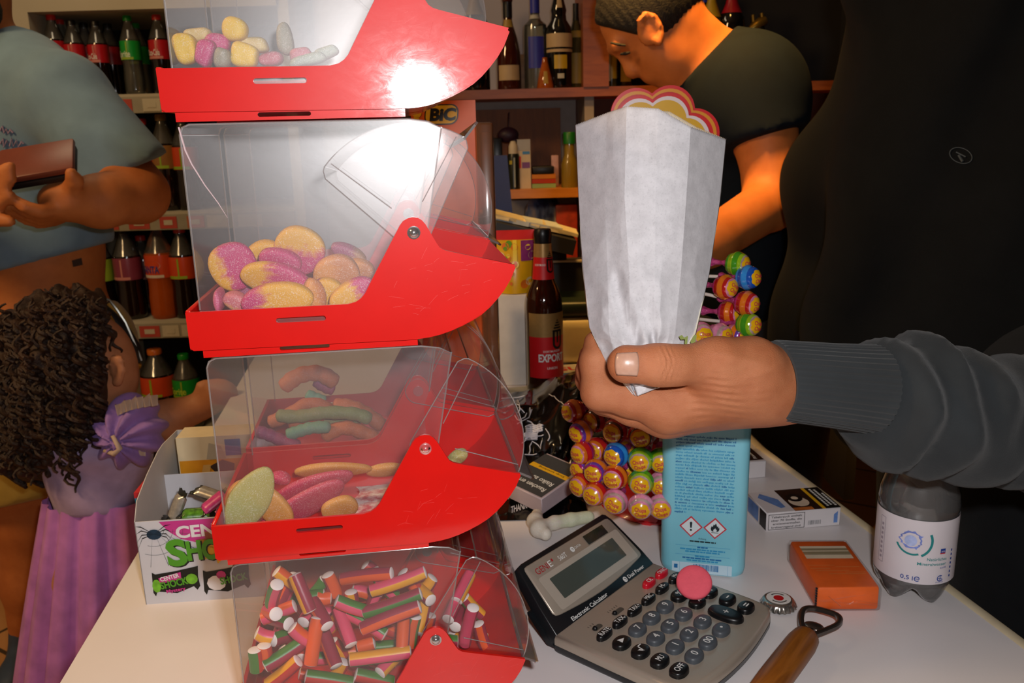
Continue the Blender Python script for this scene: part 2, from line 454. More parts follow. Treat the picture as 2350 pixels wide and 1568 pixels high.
# ------------------------------------------------------------------ the room
def struct(mb, name, m): return tag(mb.build(name, m), kind='structure')
def tile_mat():
    m, t, b = nt('floor_tiles'); c = t.nodes.new('ShaderNodeTexCoord'); mp = t.nodes.new('ShaderNodeMapping'); mp.inputs['Rotation'].default_value = (0, 0, 0.55)
    t.links.new(c.outputs['Object'], mp.inputs[0])
    br = t.nodes.new('ShaderNodeTexBrick'); br.offset = 0.0; br.inputs['Scale'].default_value = 1.0; br.inputs['Brick Width'].default_value = 0.33; br.inputs['Row Height'].default_value = 0.33
    br.inputs['Mortar Size'].default_value = 0.006; br.inputs['Color1'].default_value = C4(hx('c98f58')); br.inputs['Color2'].default_value = C4(hx('c08850')); br.inputs['Mortar'].default_value = C4(hx('4a3826'))
    t.links.new(mp.outputs[0], br.inputs[0]); t.links.new(br.outputs[0], b.inputs['Base Color']); b.inputs['Roughness'].default_value = 0.35
    return m
M_wall = mat('wall_paint', 'a7a0a4', 0.9, var=0.05, vscale=3)
M_dark = mat('dark_paint', '2a2624', 0.9, var=0.1, vscale=3)
struct(MB().box((0.2, 1.0, -0.05), (4.6, 5.4, 0.1)), 'floor', tile_mat())
struct(MB().box((0.2, 1.0, 2.75), (4.6, 5.4, 0.1)), 'ceiling', mat('ceiling_paint', 'b8b2a8', 0.9))
struct(MB().box((0.2, 3.65, 1.35), (4.6, 0.1, 2.7)), 'wall_back', M_wall)
struct(MB().box((-2.05, 1.0, 1.35), (0.1, 5.2, 2.7)), 'wall_left', mat('wall_left_paint', 'c4bdb0', 0.9))
struct(MB().box((2.45, 1.0, 1.35), (0.1, 5.2, 2.7)), 'wall_right', M_dark)
struct(MB().box((0.2, -1.65, 1.35), (4.6, 0.1, 2.7)), 'wall_front', M_wall)

# ------------------------------------------------------------------ counter
M_lam = mat('white_laminate', 'dcd6d6', 0.34, var=0.025, vscale=9, bmp=0.03, bscale=90)
M_lamedge = mat('cream_edging', 'd0c0a0', 0.45)
ctr = empty('counter', (0, 0.9, 0), 'white laminate shop counter that carries the sweet bins and the calculator', 'counter')
pl = [(-0.325, 0.22), (0.50, 0.22), (0.335, 1.10), (0.28, 1.85), (-0.545, 1.85)]
def top(pts, z0, z1, name, m):
    mb = MB(); n = len(pts)
    mb.add([(x, y - 0.9, z) for z in (z0, z1) for x, y in pts], [tuple(range(n - 1, -1, -1)), tuple(range(n, 2 * n))] + [(i, (i + 1) % n, n + (i + 1) % n, n + i) for i in range(n)], 0, False)
    return mb.build(name, m, ctr)
top(pl, TZ - 0.035, TZ, 'worktop', M_lam)
top([(-0.31, 0.28), (0.455, 0.28), (0.30, 1.10), (0.25, 1.80), (-0.51, 1.80)], 0.0, TZ - 0.035, 'base_cabinet', mat('counter_front', 'bdb4ac', 0.5))
mb = MB()
for a, b in ((pl[1], pl[2]), (pl[2], pl[3])):
    mb.tube([(a[0], a[1] - 0.9, TZ - 0.012), (b[0], b[1] - 0.9, TZ - 0.012)], 0.0135, 10)
mb.build('edge_trim', M_lamedge, ctr)

# ------------------------------------------------------------------ drinks shelf at the left
M_shelfw = mat('shelf_cream', 'a79d86', 0.6, var=0.05, vscale=6)
M_inner = mat('shelf_inside', '15120f', 0.8)
SY = 2.50                                  # front edge of the drinks shelf
sh = empty('drinks_shelf', (-1.2, SY + 0.2, 0), 'tall cream drinks shelf unit behind the person in the grey-blue shirt', 'shelf')
off = Vector((1.2, -(SY + 0.2), 0))
def sbox(x0, x1, y0, y1, z0, z1, name, m, par=sh, of=off):
    return MB().box(((x0 + x1) / 2 + of.x, (y0 + y1) / 2 + of.y, (z0 + z1) / 2 + of.z), (x1 - x0, y1 - y0, z1 - z0)).build(name, m, par)
zs = [ony(300, y, SY).z for y in (216, 488, 738)]
ztop = ony(220, 25, SY).z
XL = ony(72, 60, SY).x; XR = -0.62
sbox(XL - 0.085, XL, SY - 0.01, SY + 0.45, 0, 2.1, 'side_panel', M_shelfw)
sbox(XR, XR + 0.03, SY, SY + 0.45, 0, 2.1, 'side_panel', M_shelfw)
sbox(XL, XR, SY + 0.43, SY + 0.45, 0, 2.1, 'back_panel', M_inner)
sbox(XL, XR, SY - 0.01, SY + 0.43, ztop, 2.1, 'header_panel', M_shelfw)
M_strip = mat('price_strip', '8d8672', 0.4); M_tagr = mat('price_card_red', 'a3392a', 0.6); M_tago = mat('price_card_orange', 'a85a35', 0.6); M_tagw = mat('price_card_pale', 'b0a68d', 0.6)
random.seed(3)
for i, z in enumerate(zs + [0.42]):
    sbox(XL, XR, SY, SY + 0.43, z - 0.02, z, 'shelf_board', M_shelfw)
    st = sbox(XL, XR, SY - 0.006, SY, z - 0.052, z - 0.008, 'price_strip', M_strip)
    x = XL + 0.02
    while x < XR - 0.08:
        w = random.choice((0.05, 0.06, 0.07))
        mb = MB(); mb.box((x + w / 2 + off.x, SY - 0.007 + off.y, z - 0.031), (w, 0.002, 0.034))
        mb.box((x + w / 2 + off.x, SY - 0.0085 + off.y, z - 0.031), (w * 0.5, 0.001, 0.014), 1)
        mb.build('price_card', [random.choice((M_tagr, M_tagr, M_tago, M_tagw)), M_tagw], st); x += w + random.choice((0.008, 0.012, 0.03))

# ------------------------------------------------------------------ wooden wall shelf at the back
WY = 2.36; WB = 2.62
M_wood = wood('shelf_wood', '7a3a16', '8f4a1e', (1.5, 10, 10), 0.45)
M_woodo = wood('shelf_wood_orange', 'a8641c', 'b87428', (1.5, 10, 10), 0.45)
M_panel = wood('brown_panel', '6b3a14', '7d4718', (8, 8, 1.2), 0.6)
zb1 = ony(1230, 203, WY).z; zb2 = ony(1250, 434, WY).z
px0 = ony(1338, 120, WY).x; px1 = ony(1397, 120, WY).x
ws = empty('wall_shelf', (0.4, WB - 0.1, 0), 'reddish wooden back shelf with liquor bottles behind the bowed person', 'shelf')
of2 = Vector((-0.4, -(WB - 0.1), 0))
xa, xb = -0.55, 0.98
sbox(xa, xb, WY, WB, zb1 - 0.024, zb1, 'shelf_board', M_wood, ws, of2)
sbox(-0.02, xb, WY, WB, zb2 - 0.024, zb2, 'shelf_board', M_woodo, ws, of2)
sbox(xa, xb, WY, WB, zb2 - 0.30, zb2 - 0.276, 'shelf_board', M_wood, ws, of2)
sbox(px0, px1, WY - 0.005, WB, zb1, 2.3, 'upright', M_wood, ws, of2)
sbox(px0 + 0.005, px0 + 0.03, WY + 0.02, WB, 0.6, zb1 - 0.024, 'upright', mat('pale_post', '8c8078', 0.6), ws, of2)
sbox(xa, px0, WB, WB + 0.02, zb1 - 0.02, 2.4, 'back_panel', M_wall, ws, of2)
sbox(px0, xb, WB, WB + 0.02, zb1 - 0.02, 2.4, 'back_panel', M_dark, ws, of2)
xp = ony(1287, 330, WB).x
sbox(-0.10, xp, WB - 0.004, WB + 0.012, zb2 - 0.02, zb1 - 0.045, 'back_panel', M_panel, ws, of2)
sbox(xa, px0, WB, WB + 0.02, 0.2, zb1 - 0.02, 'back_panel', mat('grey_back_panel', '8a8482', 0.8), ws, of2)
sbox(px0, xb, WB, WB + 0.02, 0.2, zb1 - 0.02, 'back_panel', mat('brown_back_panel', '4a2110', 0.7), ws, of2)
sbox(xb, xb + 0.03, WY, WB + 0.02, 0.2, 2.4, 'side_panel', M_dark, ws, of2)
# ------------------------------------------------------------------ sweet bins
M_red = None
def red_plastic():
    m, t, b = nt('red_plastic'); n = noise(t, 30, 3)
    c = t.nodes.new('ShaderNodeTexCoord'); mp = t.nodes.new('ShaderNodeMapping'); mp.inputs['Rotation'].default_value = (0.2, 0.7, 0.1); mp.inputs['Scale'].default_value = (1.2, 1.6, 2.2)
    t.links.new(c.outputs['Object'], mp.inputs[0]); n2 = noise(t, 55, 6, 0.75, mp.outputs[0], 0.8)
    r = ramp(t, n.outputs[0], [(0.3, hx('c60a04')), (0.7, hx('ce0c05'))]); t.links.new(r.outputs[0], b.inputs['Base Color'])
    rr = ramp(t, n2.outputs[0], [(0.35, (0.055,) * 3), (0.72, (0.12,) * 3)]); t.links.new(rr.outputs[0], b.inputs['Roughness'])
    b.inputs['Specular IOR Level'].default_value = 0.45; b.inputs['Coat Weight'].default_value = 0.40; b.inputs['Coat Roughness'].default_value = 0.40
    bump(t, b, n2.outputs[0], 0.04, 0.0003); return m
M_red = red_plastic()
M_clr = clear('clear_plastic_hopper', (0.95, 0.945, 0.95), 0.026, 0.055, 0.085, 0.08, 0.40, (0.86, 0.85, 0.88), 0.10, vary=0.8)
M_lid = clear('clear_plastic_lid', (0.96, 0.955, 0.955), 0.020, 0.05, 0.018, 0.07, 0.36, (0.86, 0.84, 0.85), 0.10, vary=0.6)
M_rim = clear('clear_plastic_rim', (0.88, 0.85, 0.84), 0.18, 0.30, 0.08, 0.10, 0.4, (0.85, 0.82, 0.82), 0.0)
M_tab = clear('clear_plastic_tab', (0.72, 0.66, 0.64), 0.25, 0.12, 0.03, 0.12, 0.4, (0.62, 0.52, 0.50), 0.0)
M_pin = mat('pin_steel', 'b9b4b4', 0.18, 0.85, var=0.0)
M_pinr = clear('pin_clear', (0.95, 0.8, 0.8), 0.12, 0.3, 0.05, 0.08)
P0 = Vector((-0.20456702, 0.52517697, 1.34101072)); PITCH = 0.1465
BW = 0.138
PIV = (0.1452, 0.0441)
def BM(k, s=0):
    """frame of bin k (0 = top) of stack s: x along the bin, y away from the camera side, z up"""
    return frame(P0 + NW * (s * (BW + 0.009)) - ZW * (PITCH * k), LW, NW, ZW)
def BP(px, py, w):                          # pixel to point at depth w inside the near stack (near panel is w = 0)
    return onpl(px, py, P0 + NW * w, NW)
OUT = [(0, 0), (0.1005, 0), (0.1057, 0.0012), (0.1092, 0.0034), (0.1120, 0.0065), (0.1157, 0.0131), (0.1300, 0.0379), (0.1369, 0.0495), (0.1389, 0.0518),
       (0.1420, 0.0534), (0.1452, 0.0540), (0.1484, 0.0534), (0.1509, 0.0516), (0.1530, 0.0489), (0.1592, 0.0371), (0.1612, 0.0339), (0.1638, 0.0322), (0.1672, 0.0311),
       (0.2097, 0.0203), (0.2055, 0.0107), (0.2013, 0.0040), (0.1966, -0.0018), (0.1912, -0.0074), (0.1856, -0.0120), (0.1795, -0.0156), (0.1725, -0.0189), (0.1655, -0.0217), (0.1584, -0.0238),
       (0.1520, -0.0250), (0.1440, -0.0258), (0.1351, -0.0260), (0.1200, -0.0258), (0.0025, -0.0250), (0.0004, -0.0232)]
def slot(u0, u1, z0, z1):
    r = (z1 - z0) / 2; zc = (z0 + z1) / 2; p = []
    for i in range(7): a = PI / 2 + PI * i / 6; p.append((u0 + r + r * math.cos(a), zc + r * math.sin(a)))
    for i in range(7): a = -PI / 2 + PI * i / 6; p.append((u1 - r + r * math.cos(a), zc + r * math.sin(a)))
    return p
def make_tray(par):
    mb = MB(); t = 0.0022
    for y0, y1 in ((0, t), (BW - t, BW)):
        mb.prism(OUT, y0, y1, 0, None, [slot(0.0548, 0.0862, -0.0098, -0.0066)])
    mb.box((0.0012, BW / 2, -0.0125), (0.0022, BW - 2 * t, 0.0245))
    # floor and curved spout
    cur = [(0.0025, -0.0235), (0.12, -0.0243), (0.1351, -0.0245), (0.1440, -0.0243), (0.1520, -0.0236), (0.1584, -0.0224), (0.1655, -0.0203), (0.1725, -0.0175), (0.1795, -0.0142), (0.1856, -0.0106),
           (0.1912, -0.0060), (0.1966, -0.0004), (0.2013, 0.0052), (0.2055, 0.0117), (0.2090, 0.0198)]
    low = [(u + 0.0016 * (0.3 if i < 3 else 0.9), z - 0.0016) for i, (u, z) in enumerate(cur)]
    mb.prism(cur + low[::-1], t, BW - t, 0, None, smooth=True)
    mb.rbox((0.0012, BW / 2, 0.0002), (0.003, BW - 0.004, 0.0012), 0.0004)
    o = mb.build('tray', M_red, par); fixn(o)
    mb = MB()
    # fine wear scratches on the near wall
    rs = random.Random(int(abs(par.matrix_world.translation.z) * 1e4) % 9973); sm = MB()
    for i in range(34):
        u, v, a, L = rs.uniform(.118, .198), rs.uniform(-.018, .03), rs.uniform(-.3, 1.3), rs.uniform(.002, .010)
        if u > .16 and v > .030 - (u - .16) * .2 or v < -.012 + max(0, u - .15) * .45 or v > (u - .118) * 1.5: continue
        sm.tube([(u, -.00002, v), (u + L * .5 * math.cos(a), -.00004, v + L * .5 * math.sin(a) + .0002), (u + L * math.cos(a), -.00002, v + L * math.sin(a))], .000045, 3)
    if sm.v: sm.build('scratches', mat('scratch_pink', 'd85a56', .5, var=0), o)
    mb = MB()
    # foot rail that grips the bin below
    for y0, y1 in ((0.0035, 0.0055), (BW - 0.0055, BW - 0.0035)):
        mb.prism([(0.0072, -0.0247), (0.1440, -0.0247), (0.1440, -0.0307), (0.0072, -0.0307)], y0, y1, 0, None, [slot(0.0550, 0.0868, -0.0288, -0.0262)])
    mb.box((0.0755, BW / 2, -0.0256), (0.130, BW - 0.012, 0.0014))
    fixn(mb.build('foot_rail', M_red, par))
def bead(mb, pts, r=0.0007, seg=6): mb.tube(pts, r, seg, 0)
def make_hopper(par, pale_line=False):
    mb = MB(); y0, y1 = 0.0062, BW - 0.0062; ul, zt = 0.0078, 0.1143
    r = 0.006
    side = [(ul, -0.0228), (0.150, -0.0228), (PIV[0] + 0.004, PIV[1] - 0.012), (PIV[0] + 0.009, PIV[1]), (0.1660, 0.1085), (0.158, 0.1125), (0.1460, zt), (ul + r, zt), (ul + r * 0.3, zt - r * 0.3), (ul, zt - r)]
    n = len(side)
    for y in (y0, y1):
        tri = tessellate_polygon([[Vector((p[0], p[1], 0)) for p in side]])
        mb.add([(p[0], y, p[1]) for p in side], tri, 0, False)
    # back and roof sheet
    path = [(ul, -0.0228), (ul, zt - r), (ul + r * 0.3, zt - r * 0.3), (ul + r, zt), (0.1460, zt), (0.158, 0.1125), (0.1660, 0.1085)]
    vs = [(p[0], y, p[1]) for p in path for y in (y0, y1)]
    mb.add(vs, [(2 * i, 2 * i + 1, 2 * i + 3, 2 * i + 2) for i in range(len(path) - 1)], 0, True)
    hp = mb.build('hopper', M_clr, par)
    mb = MB()
    for y in (y0, y1):
        bead(mb, [(ul, y, 0.0), (ul, y, zt - r), (ul + r * 0.3, y, zt - r * 0.3), (ul + r, y, zt), (0.146, y, zt), (0.158, y, 0.1125), (0.1660, y, 0.1085), (PIV[0] + 0.009, y, PIV[1])], 0.0006)
    bead(mb, [(ul, y0, zt - r), (ul, y1, zt - r)], 0.0006); bead(mb, [(0.1660, y0, 0.1085), (0.1660, y1, 0.1085)], 0.0007)
    mb.build('rim', M_rim, hp)
    if pale_line:  # thin pale diagonal line on the near panel, tapering downward
        p = [(410, 292), (425, 345), (440, 377), (470, 425), (500, 465), (522, 500)]
        Mi = BM(1).inverted(); pts = [Mi @ BP(x, y, 0.0058) for x, y in p]
        mb = MB(); mb.tube(pts, [0.0006, 0.0006, 0.0005, 0.0004, 0.0003, 0.0001], 5)
        tag(mb.build('pale_line', mat('pale_line_tint', 'c9aeb0', 0.4), hp), label='thin pale diagonal line in the clear panel')
def make_lid(par, rot=0.0, lean=0.0):
    """closed lid spans -19 to 62 degrees about the pivot; rot opens it"""
    a0, a1 = math.radians(-19.5), math.radians(62); R = 0.0682; y0, y1 = 0.0036, BW - 0.0036
    M = T((PIV[0], 0, PIV[1])) @ RX(lean) @ RY(-rot)
    N = 22; arc = [(R * math.cos(a0 + (a1 - a0) * i / N), R * math.sin(a0 + (a1 - a0) * i / N)) for i in range(N + 1)]
    def offp(a, d, s):                       # point on a line parallel to the radial edge, offset outward
        return (d * math.cos(a) + s * math.sin(a), d * math.sin(a) - s * math.cos(a))
    w = 0.0105; piv = []
    for i in range(9):
        a = a1 + PI / 2 + (a0 - a1 - PI + 2 * PI) * i / 8; piv.append((w * math.cos(a), w * math.sin(a)))
    out = [offp(a0, R * 0.93, w * 0.55)] + [offp(a0, R * 0.985, w * 0.25)] + arc + [offp(a1, R * 0.985, -w * 0.25), offp(a1, R * 0.93, -w * 0.55)] + piv
    mb = MB()
    for y in (y0, y1):
        tri = tessellate_polygon([[Vector((p[0], p[1], 0)) for p in out]])
        mb.add([(p[0], y, p[1]) for p in out], tri, 0, False)
    vs = [(p[0], y, p[1]) for p in arc for y in (y0, y1)]
    mb.add(vs, [(2 * i, 2 * i + 1, 2 * i + 3, 2 * i + 2) for i in range(N)], 0, True)
    ld = mb.build('lid', M_lid, par, M)
    mb = MB()
    for y in (y0, y1):
        bead(mb, [(p[0], y, p[1]) for p in out] + [(out[0][0], y, out[0][1])], 0.00042)
        for a, s in ((a0, 1), (a1, -1)):     # raised band beside each radial edge
            bead(mb, [(*offp(a, 0.020, -0.004 * s)[:1], y, offp(a, 0.020, -0.004 * s)[1]), (offp(a, R * 0.97, -0.004 * s)[0], y, offp(a, R * 0.97, -0.004 * s)[1])], 0.0004)
    for p in (arc[0], arc[-1]): bead(mb, [(p[0], y0, p[1]), (p[0], y1, p[1])], 0.0006)
    mb.build('rim', M_rim, ld)
    # finger tab on the front edge
    mb = MB(); q0 = offp(a0, R * 0.985, 0.001); q1 = offp(a0, R + 0.0125, 0.0035)
    d = ((q1[0] - q0[0]), (q1[1] - q0[1])); L = math.hypot(*d); nx, nz = -d[1] / L * 0.0008, d[0] / L * 0.0008
    ya, yb = 0.002, BW - 0.002
    vs = []
    for y, e in ((ya + 0.002, 1.0), (ya, 0.8), (yb, 0.8), (yb - 0.002, 1.0)):
        for s in (1, -1): vs.append((q0[0] + d[0] * e + nx * s, y, q0[1] + d[1] * e + nz * s))
    for y in (yb, ya):
        for s in (1, -1): vs.append((q0[0] + nx * s, y, q0[1] + nz * s))
    fs = [tuple(range(0, 12, 2)), tuple(range(11, 0, -2))] + [(2 * i, 2 * i + 1, (2 * i + 3) % 12, (2 * i + 2) % 12) for i in range(6)]
    mb.add(vs, fs, 0, False); mb.build('lid_tab', M_tab, ld)
def make_pins(par, chrome):
    for y, s in ((0.0, 1), (BW, -1)):
        mb = MB(); M = T((PIV[0], y, PIV[1])) @ RX(PI / 2 * s)
        mb.lathe([(0.0, 0.0030), (0.0012, 0.0029), (0.0024, 0.0022), (0.0030, 0.0010), (0.0034, 0.0008), (0.0042, 0.0006), (0.0042, -0.004), (0.0, -0.004)], 18, 0, M)
        mb.build('pivot_pin', chrome, par)
names = ['topmost red sweet bin of the near stack, holding sugared jelly cubes',
         'red sweet bin with its clear lid swung open over pink and yellow jelly discs',
         'third red sweet bin down, lid shut, holding a few flat jelly tongues',
         'lowest red sweet bin in the near stack, full of striped candy sticks']
names2 = ['topmost red sweet bin of the stack behind the near stack', 'second red sweet bin of the rear stack with a shut lid behind the open one',
          'third red sweet bin of the rear stack holding orange and green jelly worms', 'lowest red sweet bin of the rear stack']
BINS = {}
for s in (0, 1):
    for k in range(4):
        o = emptym('sweet_bin', BM(k, s), (names if s == 0 else names2)[k], 'sweet dispenser', 'stacked red sweet bins')
        BINS[(s, k)] = o
        if (s, k) == (0, 0) or True:
            make_tray(o); make_hopper(o, (s, k) == (0, 1)); make_lid(o, math.radians(79) if (s == 0 and k < 2) else 0.0, -0.058 if (s == 0 and k == 1) else 0.0)
            make_pins(o, M_pinr if k == 2 else M_pin)
bpy.context.view_layer.update()
# ------------------------------------------------------------------ sweets in the bins
def obasis(ang, tilt=0.0, lean=0.0):
    """local x along the image direction ang (degrees, up-right positive) in the bin plane, z up in it, y away"""
    B = frame((0, 0, 0), LW, NW, ZW)
    return B @ RY(-math.radians(ang)) @ RX(math.radians(tilt)) @ RZ(math.radians(lean))
def candy_ell(name, mt, px, py, w, rx, ry, th, ang, label, cat, group, tilt=0, lean=0, pw=0.75, ppm=3750, wob=0.0, seed=0, plan=1.0):
    mb = MB(); rs = random.Random(seed)
    mb.ell((0, 0, 0), (rx / ppm, ry / ppm, th), 0, RX(PI / 2), 28, 14, pw, plan)
    if wob:
        ph = [rs.uniform(0, 6) for _ in range(6)]; a = wob
        mb.v = [(x * (1 + a * math.sin(z / (ry / ppm) * 2 + ph[0])), y * (1 + a * math.sin(x / (rx / ppm) * 3 + ph[1])), z * (1 + a * math.sin(x / (rx / ppm) * 2.2 + ph[2]))) for x, y, z in mb.v]
    M = T(BP(px, py, w)) @ obasis(ang, tilt, lean)
    return tag(mb.build(name, mt, None, M, None), label, cat, group)
# --- jelly cubes in the top bin
Yl, Pk, Gy, Py = sugar('sugar_yellow', 'd9b21c', None, 0.45), sugar('sugar_pink', 'b8286c', None, 0.5), sugar('sugar_grey', '8d8672', None, 0.4), sugar('sugar_pale_yellow', 'c9b070', None, 0.5)
Rd, Gn = sugar('sugar_red', 'b05060', None, 0.45), sugar('sugar_greygreen', '8a9080', None, 0.5)
G = 'sugared jelly cubes in the top bin'
for i, (mt, px, py, w, rx, ry, th, ang, lb) in enumerate([
    (Yl, 428, 112, .026, 28, 34, .008, 10, 'yellow sugared jelly cube nearest the closed back end of the top bin'),
    (Py, 455, 82, .044, 30, 18, .008, 5, 'pale yellow sugared jelly cube lying behind the leftmost yellow one'),
    (Pk, 471, 122, .020, 21, 31, .007, -20, 'bright magenta sugared jelly cube standing on edge in front'),
    (Pk, 500, 100, .040, 27, 22, .008, 0, 'pink sugared jelly cube half hidden behind the magenta one'),
    (Yl, 540, 68, .040, 28, 27, .008, -8, 'yellow sugared jelly cube on top of the heap in the top bin'),
    (Py, 575, 104, .050, 44, 20, .009, 0, 'pale yellow sugared jelly cube under the one on top'),
    (Yl, 562, 127, .022, 33, 28, .008, -12, 'yellow sugared jelly cube low in front, right of the grey one'),
    (Gy, 511, 134, .018, 18, 24, .007, -10, 'small grey sugared jelly cube between magenta and yellow ones'),
    (Rd, 622, 136, .040, 28, 16, .008, 8, 'dull red sugared jelly piece flat on the tray floor'),
    (Gy, 654, 90, .070, 20, 38, .008, 3, 'tall dark grey jelly piece standing alone at the back of the top bin'),
    (Rd, 690, 125, .055, 28, 16, .008, 14, 'pink jelly piece at the foot of the tall grey one'),
    (Gn, 706, 138, .035, 44, 14, .008, 12, 'long grey green jelly piece lying near the red ear of the top bin'),
    (Gn, 748, 122, .060, 32, 16, .008, 20, 'grey green jelly piece farthest toward the spout in the top bin')]):
    candy_ell('jelly_cube', mt, px, py, w, rx, ry, th, ang, lb, 'sweet', G, pw=0.55, ppm=3850, wob=0.08, plan=0.66, seed=i)
# --- two-tone discs in the open bin
PY = lambda n, a, p, f=False: sugar(n, 'd8a018' if f else 'bb2568', 'bb2568' if f else 'd8a018', 0.55, a, p, 0.10)
D1, D2, D3 = PY('disc_yellow_left', 0, 0.30, True), PY('disc_yellow_top', 2, 0.55), PY('disc_magenta', 0, 0.95)
D4, D5, D6 = PY('disc_yellow_left_half', 0, 0.42, True), PY('disc_pink_left', 0, 0.32), sugar('disc_orange', 'cf8a3c', 'c07840', 0.55, 0, 0.5)
D8 = PY('disc_yellow_pink_tip', 0, 0.62, True); D12 = sugar('disc_dull_pink', '9d4a6e', 'b08060', 0.4, 0, 0.6); D9 = sugar('disc_pale_orange', 'd19a55', 'c56a70', 0.5, 2, 0.25)
G = 'pink and yellow jelly discs'
for i, (mt, px, py, w, rx, ry, th, ang, tilt, lean, lb) in enumerate([
    (D1, 536, 612, .040, 52, 57, .0050, 15, 12, 10, 'pink jelly disc with a yellow left rim, leaning at the back end of the heap'),
    (D2, 688, 576, .056, 55, 60, .0055, -8, 14, 0, 'tall jelly disc at the peak of the heap, yellow above and magenta below'),
    (D2, 605, 590, .060, 45, 38, .0050, 20, 20, 0, 'pink jelly disc wedged behind, between the large left one and the peak'),
    (D3, 643, 602, .040, 48, 34, .0045, -18, 24, 0, 'magenta jelly disc leaning just below the peak of the heap'),
    (D4, 632, 640, .029, 78, 38, .0048, -10, 24, -6, 'long jelly disc in mid heap with a bright yellow left end'),
    (D5, 637, 688, .015, 73, 40, .0052, 3, 10, 0, 'jelly disc at the very front against the clear panel, pink left and orange right'),
    (D6, 722, 676, .024, 24, 36, .0050, 10, 10, 30, 'small orange jelly disc just right of the frontmost one'),
    (D6, 772, 630, .048, 54, 48, .0055, 8, 16, 0, 'pale orange jelly disc half buried at the right of the heap'),
    (D5, 752, 672, .036, 34, 36, .0050, 5, 10, 0, 'pink jelly disc low in the gap beside the red ear'),
    (D8, 806, 672, .016, 54, 27, .0050, 28, 10, 0, 'yellow jelly disc with a pink tip resting against the red ear'),
    (D9, 541, 690, .022, 27, 19, .0050, -25, 10, 0, 'pale orange jelly piece at the bottom left of the heap'),
    (sugar('disc_rose', 'c8557f', None, .5), 504, 688, .024, 9, 24, .012, 0, 0, 0, 'pink jelly disc standing edge on at the back end of the open bin'),
    (D12, 800, 582, .095, 44, 20, .0050, -28, 20, 0, 'dull pink jelly disc far back near the rear panel'),
    (D6, 828, 618, .080, 34, 26, .0050, -20, 20, 0, 'dull orange jelly disc far back next to the red ear'),
    (D12, 590, 672, .050, 40, 34, .0050, 0, 16, 0, 'pink jelly disc buried under the yellow ended one'),
    (D6, 680, 668, .058, 60, 36, .0060, 0, 10, 0, 'orange jelly disc buried deep in the middle of the heap')]):
    candy_ell('jelly_disc', mt, px, py, w, rx, ry, th, ang, lb, 'sweet', G, tilt, lean, 0.50, 3250, 0.05, i + 20)
# --- flat tongues in the third bin
Tg, To, Tp = sugar('tongue_green', 'a9a766', 'b4a860', 0.5, 0, .5), sugar('tongue_orange', 'd99a4a', 'd0903c', 0.4, 0, .5), sugar('tongue_pink', 'c63058', 'c8485c', 0.5, 0, .5)
G = 'flat sugared jelly tongues'
for i, (mt, X, Y, w, rx, ry, th, ang, tilt, lb) in enumerate([
    (Tg, 385, 1105, .014, 78, 40, .0035, 58, 12, 'pale green jelly tongue leaning upright against the back end of its bin'),
    (To, 305, 1080, .034, 40, 22, .0045, 62, 12, 'orange jelly tongue showing behind the left edge of the green one'),
    (To, 520, 1135, .024, 62, 34, .0035, -58, 14, 'orange jelly tongue leaning against the right side of the green one'),
    (Tp, 580, 965, .075, 22, 15, .0045, -20, 30, 'small pink jelly piece lying behind the green tongue'),
    (To, 905, 915, .098, 90, 32, .0032, -2, 45, 'long orange jelly tongue lying along the far side of the tray'),
    (To, 1230, 915, .104, 46, 30, .0032, 2, 45, 'orange jelly tongue lying next to the red ear at the far side'),
    (Tp, 795, 1015, .070, 88, 42, .0032, 14, 40, 'pink jelly tongue lying slanted across the middle of the tray'),
    (Tp, 715, 1140, .036, 102, 46, .0032, 27, 38, 'pink jelly tongue in front of the other pink one, reaching to the near panel'),
    (To, 945, 1155, .022, 42, 38, .0035, 20, 30, 'short orange jelly tongue by the near panel beside the white sugar'),
    (Tg, 1672, 838, .080, 30, 15, .0045, 32, 30, 'small grey green jelly piece lying in the spout')]):
    candy_ell('jelly_tongue', mt, 430 + X / 2.7036, 740 + Y / 2.7036, w, rx, ry, th, ang, lb, 'sweet', G, tilt, 0, 0.55, 3050, 0.07, i + 60)
mb = MB(); rs = random.Random(5)
def sug(u, v):
    p = Vector((0.088 + 0.052 * u + 0.006 * math.sin(v * 9), 0.016 + 0.085 * v, -0.0225 + 0.0032 * math.sin(PI * u) * math.sin(PI * v) + rs.uniform(0, .0004))); return tuple(p)
mb.grid(sug, 16, 22)
ms, t_, b_ = nt('loose_sugar'); nn = noise(t_, 55, 4, 0.7); rr = ramp(t_, nn.outputs[0], [(0.42, hx('e6dcd8')), (0.62, hx('c25560'))]); t_.links.new(rr.outputs[0], b_.inputs['Base Color']); b_.inputs['Roughness'].default_value = .8
tag(mb.build('loose_sugar', ms, None, BM(2)), 'white sugar spilt on the tray floor beside the jelly tongues', 'sugar', None, 'stuff')
